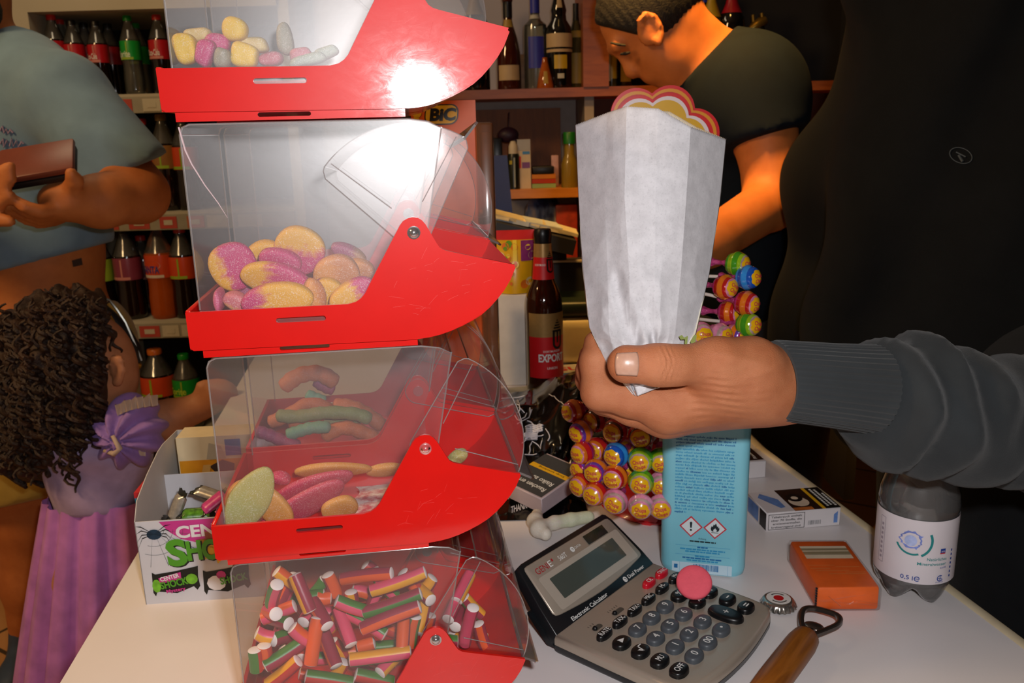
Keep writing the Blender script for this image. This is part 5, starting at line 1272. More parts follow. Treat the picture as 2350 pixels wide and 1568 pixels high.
# sweets lying in it
G = 'wrapped chewing gums in the display carton'
M_wr = [mat('wrapper_black', '101512', .25, var=0), mat('wrapper_green', '4d7f22', .3, var=.5, vscale=260), mat('wrapper_pink', 'c23f86', .3, var=.2, vscale=200), mat('wrapper_silver', 'a9a59c', .25, .5, var=.2, vscale=200)]
def gum(px, py, dep, rz, ry, mts, lb, L=.034):
    mb = MB(); rs = random.Random(int(px)); nu = 14; rows = []
    for i in range(nu + 1):
        s = i / nu; w = .0085 * (1.25 if s < .1 or s > .9 else 1); h = .0052 * min(1, max(.08, min(s, 1 - s) * 7 - .5))
        rows.append([((s - .5) * L + (.0008 * (-1) ** j if i in (0, nu) else 0), w * math.cos(2 * PI * j / 14), h * math.sin(2 * PI * j / 14)) for j in range(14)])
    b0_ = len(mb.f); mb.loft(rows, 0, True)
    for f in range(nu * 14): s = (f // 14) / nu; mb.m[f] = 0 if s < .14 or s > .82 else (mts if (f % 14) < 8 else 3)
    p = Matrix.Identity(4); M = cb.matrix_world @ T((px, dep, py)) @ RZ(rz) @ RY(ry)
    o = mb.build('wrapped_gum', M_wr, None, M); fixn(o); tag(o, lb, 'sweet', G)
bpy.context.view_layer.update()
gum(.034, .089, .020, .6, -1.1, 3, 'silver and black wrapped gum standing up behind the carton front'); gum(.052, .083, .016, .2, .1, 1, 'green wrapped gum lying behind the carton front'); gum(.068, .091, .022, .5, -.5, 2, 'pink and black wrapped gum leaning in the carton beside the bins'); gum(.058, .090, .045, -.4, .2, 3, 'silver wrapped gum lying deeper in the carton'); gum(.080, .087, .045, .9, .0, 1, 'green and black wrapped gum at the divider of the carton')
gum(.03, .070, .035, .1, .1, 0, 'black wrapped gum at the bottom of the carton'); gum(.065, .068, .05, 1.2, .1, 2, 'pink wrapped gum under the others in the carton')
# small carton standing inside, behind the divider
yb = emptym('sweet_box', frame(b0 + dx * .012 + dy * .104, dx, dy, ZW), 'small cream box with an orange band standing inside the white carton', 'box')
MB().box((.05, .018, .0655), (.098, .034, .127)).build('carton', mat('cream_card', 'd0c2a0', .5), yb)
mb = MB(); ff = lambda x, y: (x, .0007, y); f2 = lambda x, y: (x, .0004, y); mb.rect(.002, .082, .098, .1035, ff, 0); mb.poly([(.032, .096), (.046, .103), (.058, .098), (.056, .088), (.040, .086)], f2, 1); mb.poly([(.022, .084), (.030, .084), (.034, .098), (.026, .098)], f2, 2); mb.rect(.05, .107, .066, .125, ff, 3); mb.poly([(.03, .104), (.05, .104), (.046, .118), (.034, .122)], f2, 4)
mb.build('printed_front', [mat('box_amber', 'cf8a14', .5, var=.1), mat('box_brown', '3a2c28', .5), mat('box_tan', 'c9a058', .5), mat('box_blue', '2f5a9c', .5), mat('box_grey', 'a9a08c', .5)], yb)
bb = emptym('blue_box', frame(onpl(312, 1131, b0 + dy * .075, dy) * 1.0 - ZW * (onpl(312, 1131, b0 + dy * .075, dy).z - TZ) + dx * .030, dx, dy, ZW), 'blue and red box peeping out behind the left side of the white carton', 'box')
hz = onpl(312, 1131, b0 + dy * .075, dy).z - TZ; MB().box((-.020, .03, (hz - .006) / 2), (.024, .06, hz - .006)).build('carton', mat('carton_blue', '2b86b4', .5), bb); MB().box((-.020, .03, hz - .003), (.0245, .0605, .006)).build('lid', mat('carton_lid_red', 'b8242c', .5), bb)

# --- things at the far end of the counter
lb_ = ony(1030, 300, 1.18)
bic = emptym('lighter_box', frame(ony(1096, 380, 1.16), (1, .05, 0), (-.05, 1, 0), ZW) @ T((-.085, 0, 0)), 'orange lighter display box with a yellow logo behind the sweet bins', 'box')
zt = ony(1096, 229, 1.16).z; z0 = TZ; h = zt - z0; Mb = bic.matrix_world; oz = z0 - Mb.translation.z
M_bo = mat('bic_orange', 'cc5406', .45, var=.06)
MB().box((.0425, .045, oz + h / 2), (.085, .09, h)).build('carton', M_bo, bic)
mb = MB(); ztop = oz + h; f1 = lambda x, y: (x, -.0004, y); f2 = lambda x, y: (x, -.0007, y)
yc = ztop - .017; pp = rrect(.018, yc - .0135, .062, yc + .0125, .010); pp = [(x + (y - yc) * .12, y) for x, y in pp]; mb.poly(pp, f1, 0)
pp = rrect(.0195, yc - .012, .0605, yc + .011, .009); pp = [(x + (y - yc) * .12, y) for x, y in pp]; mb.poly(pp, f2, 1); f3 = lambda x, y: (x, -.001, y)
mb.text('BiC', .041, yc - .0075, .0145, f3, 0, .034, .05, 'c', 0, .15); mb.disc(.008, yc + .002, .006, f1, 1, 14); mb.poly([(.001, yc - .012), (.012, yc - .012), (.010, yc - .003), (.004, yc - .003)], f1, 1)
mb.build('printed_logo', [M_cb, mat('bic_yellow', 'd8a418', .45)], bic)
p = ony(1092, 385, 1.15); q = ony(1130, 280, 1.15)
lt = empty('plastic_case', (p.x, 1.15, TZ), 'transparent orange plastic case standing right of the lighter box', 'case')
MB().rbox(((q.x - p.x) / 2, .03, (q.z - TZ) / 2), (q.x - p.x, .05, q.z - TZ), .004, 0).build('shell', clear('orange_clear', (.80, .50, .30), .30, .12, .03, .1, .3, (.55, .25, .12), 0), lt)
MB().rbox(((q.x - p.x) / 2 + .003, .028, (q.z - TZ) / 2 - .004), (q.x - p.x - .008, .030, q.z - TZ - .016), .003, 0).build('lighters', mat('case_contents', '6b4a2c', .5, var=.4, vscale=60), lt)
def boxpx(x0, y0, x1, y1, Y, dep, m, name, label, cat, down=None, group=None, rz=0.0):
    a, b = ony(x0, y1, Y), ony(x1, y0, Y); z0 = a.z if down is None else down
    mb = MB(); mb.rbox((0, dep / 2, (b.z - z0) / 2), (b.x - a.x, dep, b.z - z0), min(.003, (b.x - a.x) / 6, (b.z - z0) / 6), 0)
    return tag(mb.build(name, m, None, T(((a.x + b.x) / 2, Y, z0)) @ RZ(rz)), label, cat, group)
wbx = boxpx(1118, 676, 1212, 752, 1.42, .10, mat('white_box_card', 'cdc6be', .6), 'white_box', 'plain white box behind the beer bottle at the far end of the counter', 'box', TZ)
# bag of sweets standing on the white box
zt_ = ony(1165, 676, 1.42).z
sb = empty('sweet_bag', (ony(1180, 600, 1.45).x, 1.45, zt_), 'yellow bag of sweets with a red top standing on the white box', 'bag')
wS = ony(1231, 600, 1.45).x - ony(1128, 600, 1.45).x; hS = ony(1180, 528, 1.45).z - zt_
def pouch(u, v, s):
    bl_ = .028 * math.sin(PI * min(1, max(0, u))) ** .6 * max(0, 1 - v ** 2.2); return ((u - .5) * wS * (.90 + .10 * v), s * bl_ + .0 , v * hS)
mb = MB(); mb.grid(lambda u, v: pouch(u, v, -1), 20, 20, 0, None, True, lambda u, v: 1 if v > .86 else 0); mb.grid(lambda u, v: pouch(1 - u, v, 1), 20, 20, 0, None, True, lambda u, v: 1 if v > .86 else 0)
mb.build('pouch', [mat('bag_yellow', 'd2a012', .3, var=.12, vscale=30), mat('bag_red', 'c0282c', .3, var=.08)], sb)
pf = lambda x, y: tuple(Vector(pouch(x / wS + .5, y / hS, -1)) + Vector((0, -.001, 0)))
mb = MB(); rs = random.Random(9); cm = [0, 1, 2, 3, 4]
mb.rect(.012, hS * .52, .046, hS * .84, pf, 0, 4, 4); mb.rect(-.002, hS * .52, .005, hS * .85, pf, 3, 2, 4); mb.rect(-.030, hS * .32, -.012, hS * .60, pf, 1, 4, 4)
for i in range(26): mb.disc(rs.uniform(-.045, .045), hS * rs.uniform(.04, .80), rs.uniform(.003, .008), pf, rs.choice((1, 2, 3, 4, 4, 2)), 9)
mb.build('printed_front', [mat('bag_purple', '7b2c6c', .35, var=.2, vscale=80), mat('bag_green', '5c8f1e', .35), mat('bag_orange', 'd06a1c', .35), mat('bag_light_yellow', 'e4c83a', .35), mat('bag_cream', 'd6c28c', .35)], sb)
boxpx(1108, 690, 1139, 800, 1.30, .09, mat('cream_box_card', 'cbb894', .6), 'cream_box', 'narrow cream box standing left of the white box', 'box', TZ)
boxpx(1082, 745, 1112, 800, 1.24, .07, mat('tan_box_card', 'a3764a', .7), 'tan_box', 'small tan cardboard box half hidden behind the sweet bins', 'box', TZ)
# papers and the cash desk things behind the beer bottle
pp = MB(); pp.box((0, 0, 0), (.17, .11, .004)); tag(pp.build('paper_sheet', mat('paper_cream', 'c9bda2', .8, var=.12, vscale=20), None, T((.00, 1.335, TZ + .0035)) @ RZ(.2)), 'loose cream paper lying on the counter left of the beer bottle', 'paper')
mg = MB(); mg.rbox((0, 0, .004), (.15, .11, .008), .001, 0)
for i, (x0, x1, m_) in enumerate(((-.07, -.035, 1), (-.035, .02, 2), (.02, .07, 1))): mg.rect(x0, -.05, x1, .0, lambda x, y: (x, y, .0084), m_)
mg.text('SUPER', -.06, .015, .022, lambda x, y: (x, y, .0084), 2, .11, .03)
mg.m = [m_ for m_ in mg.m]; tag(mg.build('magazine', [mat('magazine_pale', 'b7b3b0', .4, var=.15, vscale=40), mat('magazine_blue', '2f62a8', .4), mat('magazine_red', 'b02730', .4)], None, T((.145, 1.47, TZ)) @ RZ(.15)), 'colourful magazine lying on the counter right of the beer bottle', 'magazine')
# cream card machine with a dark lid
cm_ = empty('card_machine', (ony(1325, 700, 1.55).x, 1.55, TZ), 'rounded cream machine with a dark top behind the beer bottle', 'machine')
MB().rbox((0, .05, .045), (.12, .12, .09), .02, 0, None, 4).build('housing', mat('machine_cream', 'c6b68e', .45), cm_); MB().rbox((.0, .055, .105), (.13, .12, .03), .010, 0, None, 3).build('lid', mat('machine_green', '1a2418', .4), cm_)
pr = empty('receipt_printer', (ony(1300, 640, 1.70).x + .06, 1.69, TZ), 'black receipt printer with a pale paper edge behind the counter things', 'printer')
zt2 = ony(1300, 602, 1.69).z; MB().rbox((0, .035, (zt2 - TZ) / 2), (.28, .07, zt2 - TZ), .006, 0).build('housing', mat('printer_black', '191816', .4), pr); MB().box((0, .0, zt2 - TZ + .002), (.28, .006, .004)).build('paper_edge', mat('paper_edge', 'b6aa94', .7), pr)
# long black tray of papers above the beer bottle
a, b = ony(1128, 500, 1.62), ony(1320, 545, 1.62); d = (b - a); L = d.length
TM2 = frame(a, d, (0, 1, 0))
tr = emptym('paper_tray', TM2, 'slanting black ledge piled with cream papers above the beer bottle', 'tray')
MB().box((L / 2, .03, -.016), (L, .14, .028)).build('ledge', mat('tray_black', '15120f', .5), tr)
rs = random.Random(31)
for i in range(8):
    x = L * (.05 + .11 * i); MB().box((0, 0, 0), (.07, .10, .004 + .002 * (i % 3))).build('paper', mat(['paper_a', 'paper_b', 'paper_c'][i % 3], ['c2b18a', 'ad9f7e', '9fa4a6'][i % 3], .8, var=.15), tr, T((x, .045, .003 + .003 * (i % 2))) @ RZ(rs.uniform(-.2, .2)) @ RY(rs.uniform(-.04, .04)))
sp_ = boxpx(1140, 545, 1300, 620, 1.72, .06, mat('desk_riser', '1b1712', .6), 'desk_riser', 'dark riser box that carries the black paper ledge', 'riser', TZ)
# ------------------------------------------------------------------ lollipop stand
LS = Vector((.166, .935, TZ)); LR = .082
ls = empty('lollipop_stand', LS, 'red plastic lollipop stand with a flower shaped sign, behind the hand and the paper bag', 'display stand')
M_lr = mat('stand_red', 'c1121a', .22, coat=.4, var=.04); M_lrc = clear('stand_red_clear', (.75, .12, .10), .35, .15, .04, .08, .3, (.5, .04, .03), 0)
MB().lathe([(.0, .0), (.066, .0), (.070, .004), (.064, .012), (.040, .020), (.022, .032), (.020, .05), (0, .05)], 32, 0).build('foot', M_lr, ls)
fo = onz(1482, 1208, TZ) - LS
mb = MB(); mb.tube([(fo.x * .3, fo.y * .3, .016), (fo.x * .75, fo.y * .75, .016), (fo.x, fo.y, .013)], [.014, .0155, .014], 14); mb.build('foot_spur', M_lr, ls)
MB().lathe([(.0, .05), (.017, .05), (.015, .33), (.0, .33)], 20, 0).build('pole', M_lr, ls)
for z in (.055, .085, .115, .145, .175, .205, .235, .265, .295):
    MB().lathe([(.015, z - .004), (.030, z - .003), (.033, z), (.030, z + .003), (.015, z + .004)], 24, 0).build('holder_ring', M_lrc, ls)
# sign: eight round petals in bands
sc = ony(1502, 355, .975) - LS; k = 1 / (FPX / atd(1502, 355, .955).length * .955)
ppm = FPX / ((Vector(ony(1502, 355, .975)) - Vector(CAM)).dot(Vector(RCAM @ np.array([0, 0, 1.0]))))
def petals(ins):
    pts = []; R = 101 / ppm; r = 57 / ppm - ins; n = 8
    for i in range(n):
        a = PI / 2 - math.radians(17.5) + 2 * PI * i / n + math.radians(0)
        half = 44.8 / 2; cx, cy = R * math.cos(a), R * math.sin(a)
        # arc of this petal outside its neighbours
        dmid = R * math.cos(PI / n); h = R * math.sin(PI / n); e = math.sqrt(max(1e-9, r * r - h * h)); pr = dmid + e
        st_ = (pr * math.cos(a - PI / n), pr * math.sin(a - PI / n)); en = (pr * math.cos(a + PI / n), pr * math.sin(a + PI / n))
        a0 = math.atan2(st_[1] - cy, st_[0] - cx); a1 = math.atan2(en[1] - cy, en[0] - cx)
        while a1 < a0: a1 += 2 * PI
        for q in range(12): t = a0 + (a1 - a0) * q / 12; pts.append((cx + r * math.cos(t), cy + r * math.sin(t)))
    return pts
SM = T((sc.x, sc.y, sc.z)) @ RZ(.0) @ RY(math.radians(2))
mb = MB(); mb.prism(petals(0), 0, .004, 0, SM)
sg = mb.build('sign', mat('sign_red', 'c80f18', .35, var=.02), ls)
mb = MB(); fl_ = lambda o: (lambda x, y: tuple(SM @ Vector((x, -o, y))))
base = petals(0); scp = lambda q: [(x * (158 - q) / 158, y * (158 - q) / 158) for x, y in base]; n = len(base)
for a, b, m in ((7.5, 15, 0), (24.5, 33, 1)):
    f = fl_(.0006); mb.add([f(*p) for p in scp(a)] + [f(*p) for p in scp(b)], [(i, n + i, n + (i + 1) % n, (i + 1) % n) for i in range(n)], m, False)
f = fl_(.0006); mb.add([f(*p) for p in scp(33)] + [f(0, 0)], [(i, n, (i + 1) % n) for i in range(n)], 2, False)
fixn(mb.build('printed_bands', [mat('sign_orange', 'd08a18', .35, var=.02), mat('sign_white', 'd8cdd2', .35, var=.02), mat('sign_yellow', 'cfa21a', .35, var=.02)], sg))
MB().box((sc.x, sc.y + .008, sc.z - .09), (.020, .006, .20)).build('sign_post', M_lr, ls)
# lollipops
M_stick = mat('stick_white', 'd9cfc8', .5); M_tw = mat('twist_pink', 'b8407e', .18, .25, var=.35, vscale=260, bmp=.8, bscale=400, bdist=.002)
M_lg = mat('logo_yellow', 'e0aa12', .2, coat=.6, var=.03); M_lt = mat('logo_red', 'c4281e', .3, var=0)
def foil(n, c, v=.12): return mat('foil_' + n, c, .16, .05, coat=.8, var=v, vscale=120, bmp=.25, bscale=220, bdist=.001)
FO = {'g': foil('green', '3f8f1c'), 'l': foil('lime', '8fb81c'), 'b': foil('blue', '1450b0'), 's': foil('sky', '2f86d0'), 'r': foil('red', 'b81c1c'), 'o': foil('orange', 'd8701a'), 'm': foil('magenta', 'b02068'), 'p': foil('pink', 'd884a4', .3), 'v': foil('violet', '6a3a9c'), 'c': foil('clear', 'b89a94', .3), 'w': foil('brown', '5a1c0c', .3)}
KIN = {'lime': ('glglglcl', 'green and lime'), 'blue': ('bbsbsbbc', 'blue'), 'straw': ('romrorpp', 'red and orange'), 'pink': ('pvopovmp', 'pink and violet'), 'mag': ('rmomropm', 'magenta and orange'), 'rose': ('pcpppcpp', 'pale pink'), 'dark': ('wrwwrwow', 'shadow-dark red')}  # last kind: shadow under the hand put into the foil colours
LRAD = .0127
def lolly(px, py, dist, kind, lb, R=LRAD, tilt=0.0, axis_to=None):
    """ball centre at a pixel and depth; the stick runs back to the pole"""
    c = atd(px, py, dist); ax = Vector((LS.x, LS.y, c.z + tilt)) if axis_to is None else Vector(axis_to)
    d = (c - ax).normalized(); L = (c - ax).length - .030
    y = ZW - d * ZW.dot(d); x = y.normalized().cross(d)
    rk = random.Random(int(px * 13 + py * 7)); M = frame(c, x, d.cross(x), d) @ RX(rk.uniform(-.10, .10)) @ RY(rk.uniform(-.10, .10)) @ RZ(rk.uniform(-.5, .5))          # local z outward
    e = emptym('lollipop', M, lb, 'lollipop', 'wrapped lollipops on the red stand')
    cols, _ = KIN[kind]; mats = [FO[ch] for ch in cols]
    prof = []; nb = 30
    mb = MB()
    for i in range(nb):
        t0, t1 = PI * i / nb, PI * (i + 1) / nb; m = min(7, int(8 * (i + .5) / nb))
        def rr(t): return R * math.sin(t) * (1 + .03 * math.sin(t * 9)), -R * math.cos(t) * (1.02)
        (r0, z0), (r1, z1) = rr(t0), rr(t1); mb.lathe([(max(r0, 1e-5), z0), (max(r1, 1e-5), z1)], 24, m)
    ball = mb.build('wrapped_ball', mats, e, None, 60)
    def az(a, b, o=.0004):                   # flat print bent over the outward pole
        rho = math.hypot(a, b); th = rho / R; f = (R + o) * math.sin(th) / rho if rho > 1e-9 else 0
        return (a * f, b * f, (R + o) * math.cos(th) * 1.02)
    mb = MB(); pts = []
    for i in range(48):
        t = 2 * PI * i / 48; pts.append((.0086 * (1 + .13 * abs(math.cos(3.5 * t))) * math.cos(t), .0078 * (1 + .13 * abs(math.cos(3.5 * t))) * math.sin(t)))
    vs = [az(0, 0)]; fs = []
    for k_ in range(1, 5): vs += [az(p[0] * k_ / 4, p[1] * k_ / 4) for p in pts]
    n = 48
    for i in range(n): fs.append((0, 1 + i, 1 + (i + 1) % n))
    for k_ in range(3):
        for i in range(n): a, b = 1 + k_ * n + i, 1 + k_ * n + (i + 1) % n; fs.append((a, a + n, b + n, b))
    mb.add(vs, fs, 0, True)
    tf = lambda a, b: az(a, b, .0008); ca = -.15
    mb.text('Chupa', -.0052, .0006, .0040, tf, 1, .0125, .03, 'c', ca + .1) if 0 else mb.text('Chupa', .0, .0004, .0038, tf, 1, .0110, .03, 'c'); mb.text('Chups', .0004, -.0048, .0038, tf, 1, .0110, .03, 'c')
    mb.build('logo', [M_lg, M_lt], ball)
    mb = MB(); rs = random.Random(int(px * 7 + py)); z = -R
    mb.lathe([(.0030, z + .0008), (.0036, z - .001), (.0024, z - .004), (.0026, z - .009), (.0030, z - .013), (.0052, z - .018), (.0044, z - .020)], 12, 0)
    mb.v = [(x_ + rs.uniform(-.0004, .0004), y_ + rs.uniform(-.0004, .0004), z_) for x_, y_, z_ in mb.v]; mb.build('wrapper_twist', M_tw, e)
    mb = MB(); mb.lathe([(.0, z), (.0018, z), (.0018, z - L + R), (.0, z - L + R)], 10, 0); mb.build('stick', M_stick, e)
for a in [
    (1317, 944, .905, 'straw', 'red and yellow lollipop at the far left of the stand, just below the fingers'),
    (1334, 991, .895, 'pink', 'pink and violet striped lollipop pointing left, second from the top at the left'),
    (1338, 1039, .890, 'mag', 'magenta and orange striped lollipop pointing left beside the black bag'),
    (1336, 1076, .900, 'pink', 'violet striped lollipop half hidden at the left of the stand'),
    (1335, 1113, .885, 'mag', 'magenta lollipop lowest at the left edge of the stand'),
    (1368, 1082, .865, 'pink', 'pink lollipop with a yellow flower left of centre'),
    (1366, 1133, .860, 'mag', 'magenta lollipop in the bottom row, second from the left'),
    (1412, 1095, .850, 'straw', 'red lollipop with a yellow flower below the blue one'),
    (1412, 1151, .848, 'rose', 'pink and white lollipop in the bottom row, middle'),
    (1414, 1044, .855, 'blue', 'blue lollipop with a yellow flower under the hand'),
    (1412, 990, .860, 'dark', 'red lollipop painted shadow-dark right under the hand'),
    (1471, 1000, .845, 'dark', 'red lollipop painted shadow-dark, right of the other dark one'),
    (1471, 1056, .840, 'lime', 'upper green lollipop beside the blue bottle'),
    (1471, 1107, .838, 'lime', 'lower green lollipop beside the blue bottle'),
    (1471, 1162, .834, 'rose', 'pale pink lollipop lowest, next to the blue bottle'),
    (1517, 1056, .842, 'lime', 'green lollipop mostly hidden behind the blue bottle edge'),
    (1517, 1163, .842, 'rose', 'pink lollipop mostly hidden behind the blue bottle'),
    (1517, 1110, .850, 'rose', 'pink lollipop behind the blue bottle, middle row'),
    (1366, 965, .900, 'dark', 'red lollipop painted shadow-dark, deep under the fingers'),
    (1372, 1030, .905, 'mag', 'magenta lollipop in the second ring behind the blue one'),
    (1440, 1075, .885, 'rose', 'pink lollipop behind the gap between red and green ones'),
    (1440, 1025, .890, 'straw', 'red lollipop behind the gap between blue and green ones'),
    (1692, 606, .880, 'lime', 'topmost green lollipop right of the paper bag'),
    (1716, 637, .868, 'blue', 'blue lollipop right of the paper bag, nearest the black hoodie'),
    (1664, 659, .872, 'straw', 'red faceted lollipop right of the paper bag under the green one'),
    (1713, 696, .868, 'straw', 'red and orange striped lollipop right of the paper bag below the blue one'),
    (1674, 717, .895, 'straw', 'red lollipop half hidden behind the striped one'),
    (1717, 745, .870, 'lime', 'green lollipop just above the wrist'),
    (1607, 768, .850, 'rose', 'pink lollipop with a flower between paper bag and hand'),
    (1652, 770, .875, 'rose', 'pale pink lollipop peeping over the back of the hand'),
    (1690, 770, .885, 'pink', 'pink striped lollipop hidden low behind the hand')]: lolly(*a)

# ------------------------------------------------------------------ white paper bag in the hand
def lerp(a, b, f): return a + (b - a) * f
ROWS = [  # pixel x, y and depth of each fold line, top to bottom (front sheet)
    [(1320, 287, .650), (1393, 259, .622), (1438, 244, .606), (1511, 249, .603), (1585, 291, .608), (1667, 320, .646)],
    [(1327, 450, .648), (1389, 452, .620), (1433, 452, .603), (1504, 452, .598), (1575, 455, .604), (1653, 462, .643)],
    [(1336, 610, .642), (1394, 618, .614), (1444, 625, .600), (1502, 622, .596), (1563, 622, .604), (1628, 630, .636)],
    [(1352, 752, .625), (1398, 762, .606), (1446, 768, .597), (1500, 768, .597), (1549, 768, .602), (1597, 765, .618)],
    [(1394, 838, .612), (1415, 840, .602), (1447, 843, .598), (1490, 845, .598), (1527, 845, .602), (1562, 842, .610)],
    [(1452, 905, .604), (1457, 908, .602), (1464, 909, .601), (1482, 902, .601), (1505, 893, .602), (1526, 886, .605)]]
BACK = [[(1320, 287, .650), (1390, 266, .668), (1450, 250, .690), (1536, 256, .694), (1597, 291, .684), (1667, 320, .646)],
        [(1327, 450, .648), (1389, 452, .662), (1433, 452, .676), (1504, 452, .680), (1575, 455, .672), (1653, 462, .643)],
        [(1336, 610, .642), (1394, 618, .648), (1444, 625, .655), (1502, 622, .656), (1563, 622, .650), (1628, 630, .636)],
        [(1352, 752, .625), (1398, 762, .630), (1446, 768, .632), (1500, 768, .632), (1549, 768, .630), (1597, 765, .618)],
        [(1394, 838, .612), (1415, 840, .614), (1447, 843, .615), (1490, 845, .615), (1527, 845, .614), (1562, 842, .610)],
        [(1452, 905, .604), (1457, 908, .605), (1464, 909, .605), (1482, 902, .606), (1505, 893, .606), (1526, 886, .605)]]
def bagsheet(tab, u, v, back=False):
    c = u * 5; i = min(int(c), 4); f = c - i; r = v * 5; j = min(int(r), 4); g = r - j
    def P(jj): return [lerp(tab[jj][i][q], tab[jj][i + 1][q], f) for q in range(3)]
    a, b = P(j), P(j + 1); p = [lerp(a[q], b[q], g) for q in range(3)]
    if i < 5 and not back: p[2] -= .0010 * math.sin(PI * f) * (1 - v)      # facets bulge a touch
    w = min(1.0, max(0.0, (v - .25) * 2.2)) * (1 if .001 < u < .999 else .4) + .12
    q = Vector((u * 1.9 + v * 1.2 + (3 if back else 0), v * 3.0 - u * .8, 1.7))
    n1 = mnoise.noise(q) ; n2 = abs(mnoise.noise(q * 2.1 + Vector((5, 2, 0)))); n3 = abs(mnoise.noise(Vector((u * 3.2 + v * 4.5, v * 4.5 - u * 3, 3))))
    d = w * (.0060 * n1 - .0075 * (.30 - n2) - .0055 * (.25 - n3)) * (1 if v < .93 else .4)
    # the long diagonal dent between thumb and bag, and the pinched fold above the thumb
    for (ux, vx, uy, vy, dep, wd) in ((.30, .46, .50, .70, .007, .09), (.50, .70, .34, .86, -.009, .08), (.60, .62, .72, .92, .006, .05), (.34, .86, .30, .98, .006, .06), (.52, .62, .62, .76, -.006, .07)):
        L2 = (uy - ux) ** 2 + (vy - vx) ** 2; t = max(0, min(1, ((u - ux) * (uy - ux) + (v - vx) * (vy - vx)) / L2)); dd = math.hypot(u - ux - t * (uy - ux), v - vx - t * (vy - vx))
        if not back and dd < wd: d += dep * .75 * (.5 + .5 * math.cos(PI * dd / wd))
    p[2] += d
    if v < .004: p[1] += (1.6 if int(round(u * 200)) % 2 else -1.2)
    return tuple(atd(*p))
M_pap = None
def paper_mat():
    m, t, b = nt('bag_paper'); n1 = noise(t, 90, 5, .7); n2 = noise(t, 700, 2, .5)
    r1 = ramp(t, n1.outputs[0], [(.35, hx('bab7ba')), (.65, hx('cac7ca'))]); r2 = ramp(t, n2.outputs[0], [(.30, (.80, .80, .80)), (.42, (1, 1, 1))])
    t.links.new(mixc(t, .6, r1.outputs[0], r2.outputs[0], 'MULTIPLY'), b.inputs[0]); b.inputs['Roughness'].default_value = .7; b.inputs['Specular IOR Level'].default_value = .25
    bump(t, b, n1.outputs[0], .12, .0006); return m
M_pap = paper_mat()
c0 = atd(1490, 600, .62)
pb = empty('paper_bag', c0, 'open white paper bag with pleated sides held up in the hand', 'paper bag')
cen = lambda p: tuple(Vector(p) - c0)
mb = MB(); mb.grid(lambda u, v: cen(bagsheet(ROWS, u, v)), 200, 110, 0); o = mb.build('front_sheet', M_pap, pb, None, 24)
md = o.modifiers.new('th', 'SOLIDIFY'); md.thickness = .0003; md.offset = 1
mb = MB(); mb.grid(lambda u, v: cen(bagsheet(BACK, 1 - u, v, True)), 200, 80, 0); o = mb.build('back_sheet', mat('bag_paper_inside', 'cfc7b4', .75, bmp=.1, bscale=120), pb, None, 14)
md = o.modifiers.new('th', 'SOLIDIFY'); md.thickness = .0003; md.offset = 1
mb = MB(); fb = lambda px, py, d: cen(atd(px, py, d))
for pts, d in (([(1558, 772), (1565, 769), (1570, 775), (1579, 771), (1577, 790), (1571, 790), (1572, 779), (1562, 780)], .5975), ([(1584, 784), (1594, 768), (1599, 770), (1596, 786), (1588, 792)], .603), ([(1504, 884), (1512, 880), (1526, 878), (1524, 886), (1506, 891)], .5965)):
    mb.poly([(p[0], -p[1]) for p in pts], lambda x, y, d=d: fb(x, -y, d), 0)
mb.build('printed_leaves', mat('leaf_print', '6f7a2c', .6), pb)
# ------------------------------------------------------------------ people
def V3(p): return np.array(p, np.float32)
def skin(name, c, c2, bstr=.25, scale=700, rough=.6, sss=.12):
    m, t, b = nt(name); n1 = noise(t, 35, 4, .6); r = ramp(t, n1.outputs[0], [(.3, hx(c)), (.7, hx(c2))]); t.links.new(r.outputs[0], b.inputs[0])
    b.inputs['Roughness'].default_value = rough; b.inputs['Specular IOR Level'].default_value = .4
    b.inputs['Subsurface Weight'].default_value = sss; b.inputs['Subsurface Radius'].default_value = (.006, .002, .001)
    c_ = t.nodes.new('ShaderNodeTexCoord'); mp = t.nodes.new('ShaderNodeMapping'); mp.inputs['Scale'].default_value = (1.0, 1.0, 2.6); mp.inputs['Rotation'].default_value = (0, .5, 0)
    t.links.new(c_.outputs['Object'], mp.inputs[0]); n2 = noise(t, scale, 4, .65, mp.outputs[0]); bump(t, b, n2.outputs[0], bstr, .0006); return m
def fold(axis, freq, amp, seed):
    """soft cloth folds: a bent wave added to a distance"""
    a = V3(axis); 
    def f(p): return amp * (np.sin((p @ a) * freq + 1.7 * np.sin(p[..., 2] * 14 + seed) + seed) + .6 * np.sin(p[..., 0] * freq * .7 + p[..., 2] * freq * .5 + 2 * seed))
    return f
def inflate(f, r, disp=None):
    def g(p):
        d = f(p) - r
        return d if disp is None else d + disp(p)
    g.bb = (f.bb[0] - r - .01, f.bb[1] + r + .01); return g
def clip(f, planes, k=.004):
    """keep the side the normals point away from"""
    def g(p):
        d = f(p)
        for o, n in planes: d = smax(d, (p - V3(o)) @ V3(_n(n)), k)
        return d
    g.bb = f.bb; return g
def pxplane(p0, p1, Y, toward, dy=(0, 1, 0)):
    """plane through two pixels, running along the depth; normal toward the third pixel"""
    a, b, c = (np.array(ony(*q, Y)) for q in (p0, p1, toward)); d = np.array(a) - CAM
    n = np.cross(b - a, d); n = n / np.linalg.norm(n)
    if (c - a).dot(n) < 0: n = -n
    return (a, n)
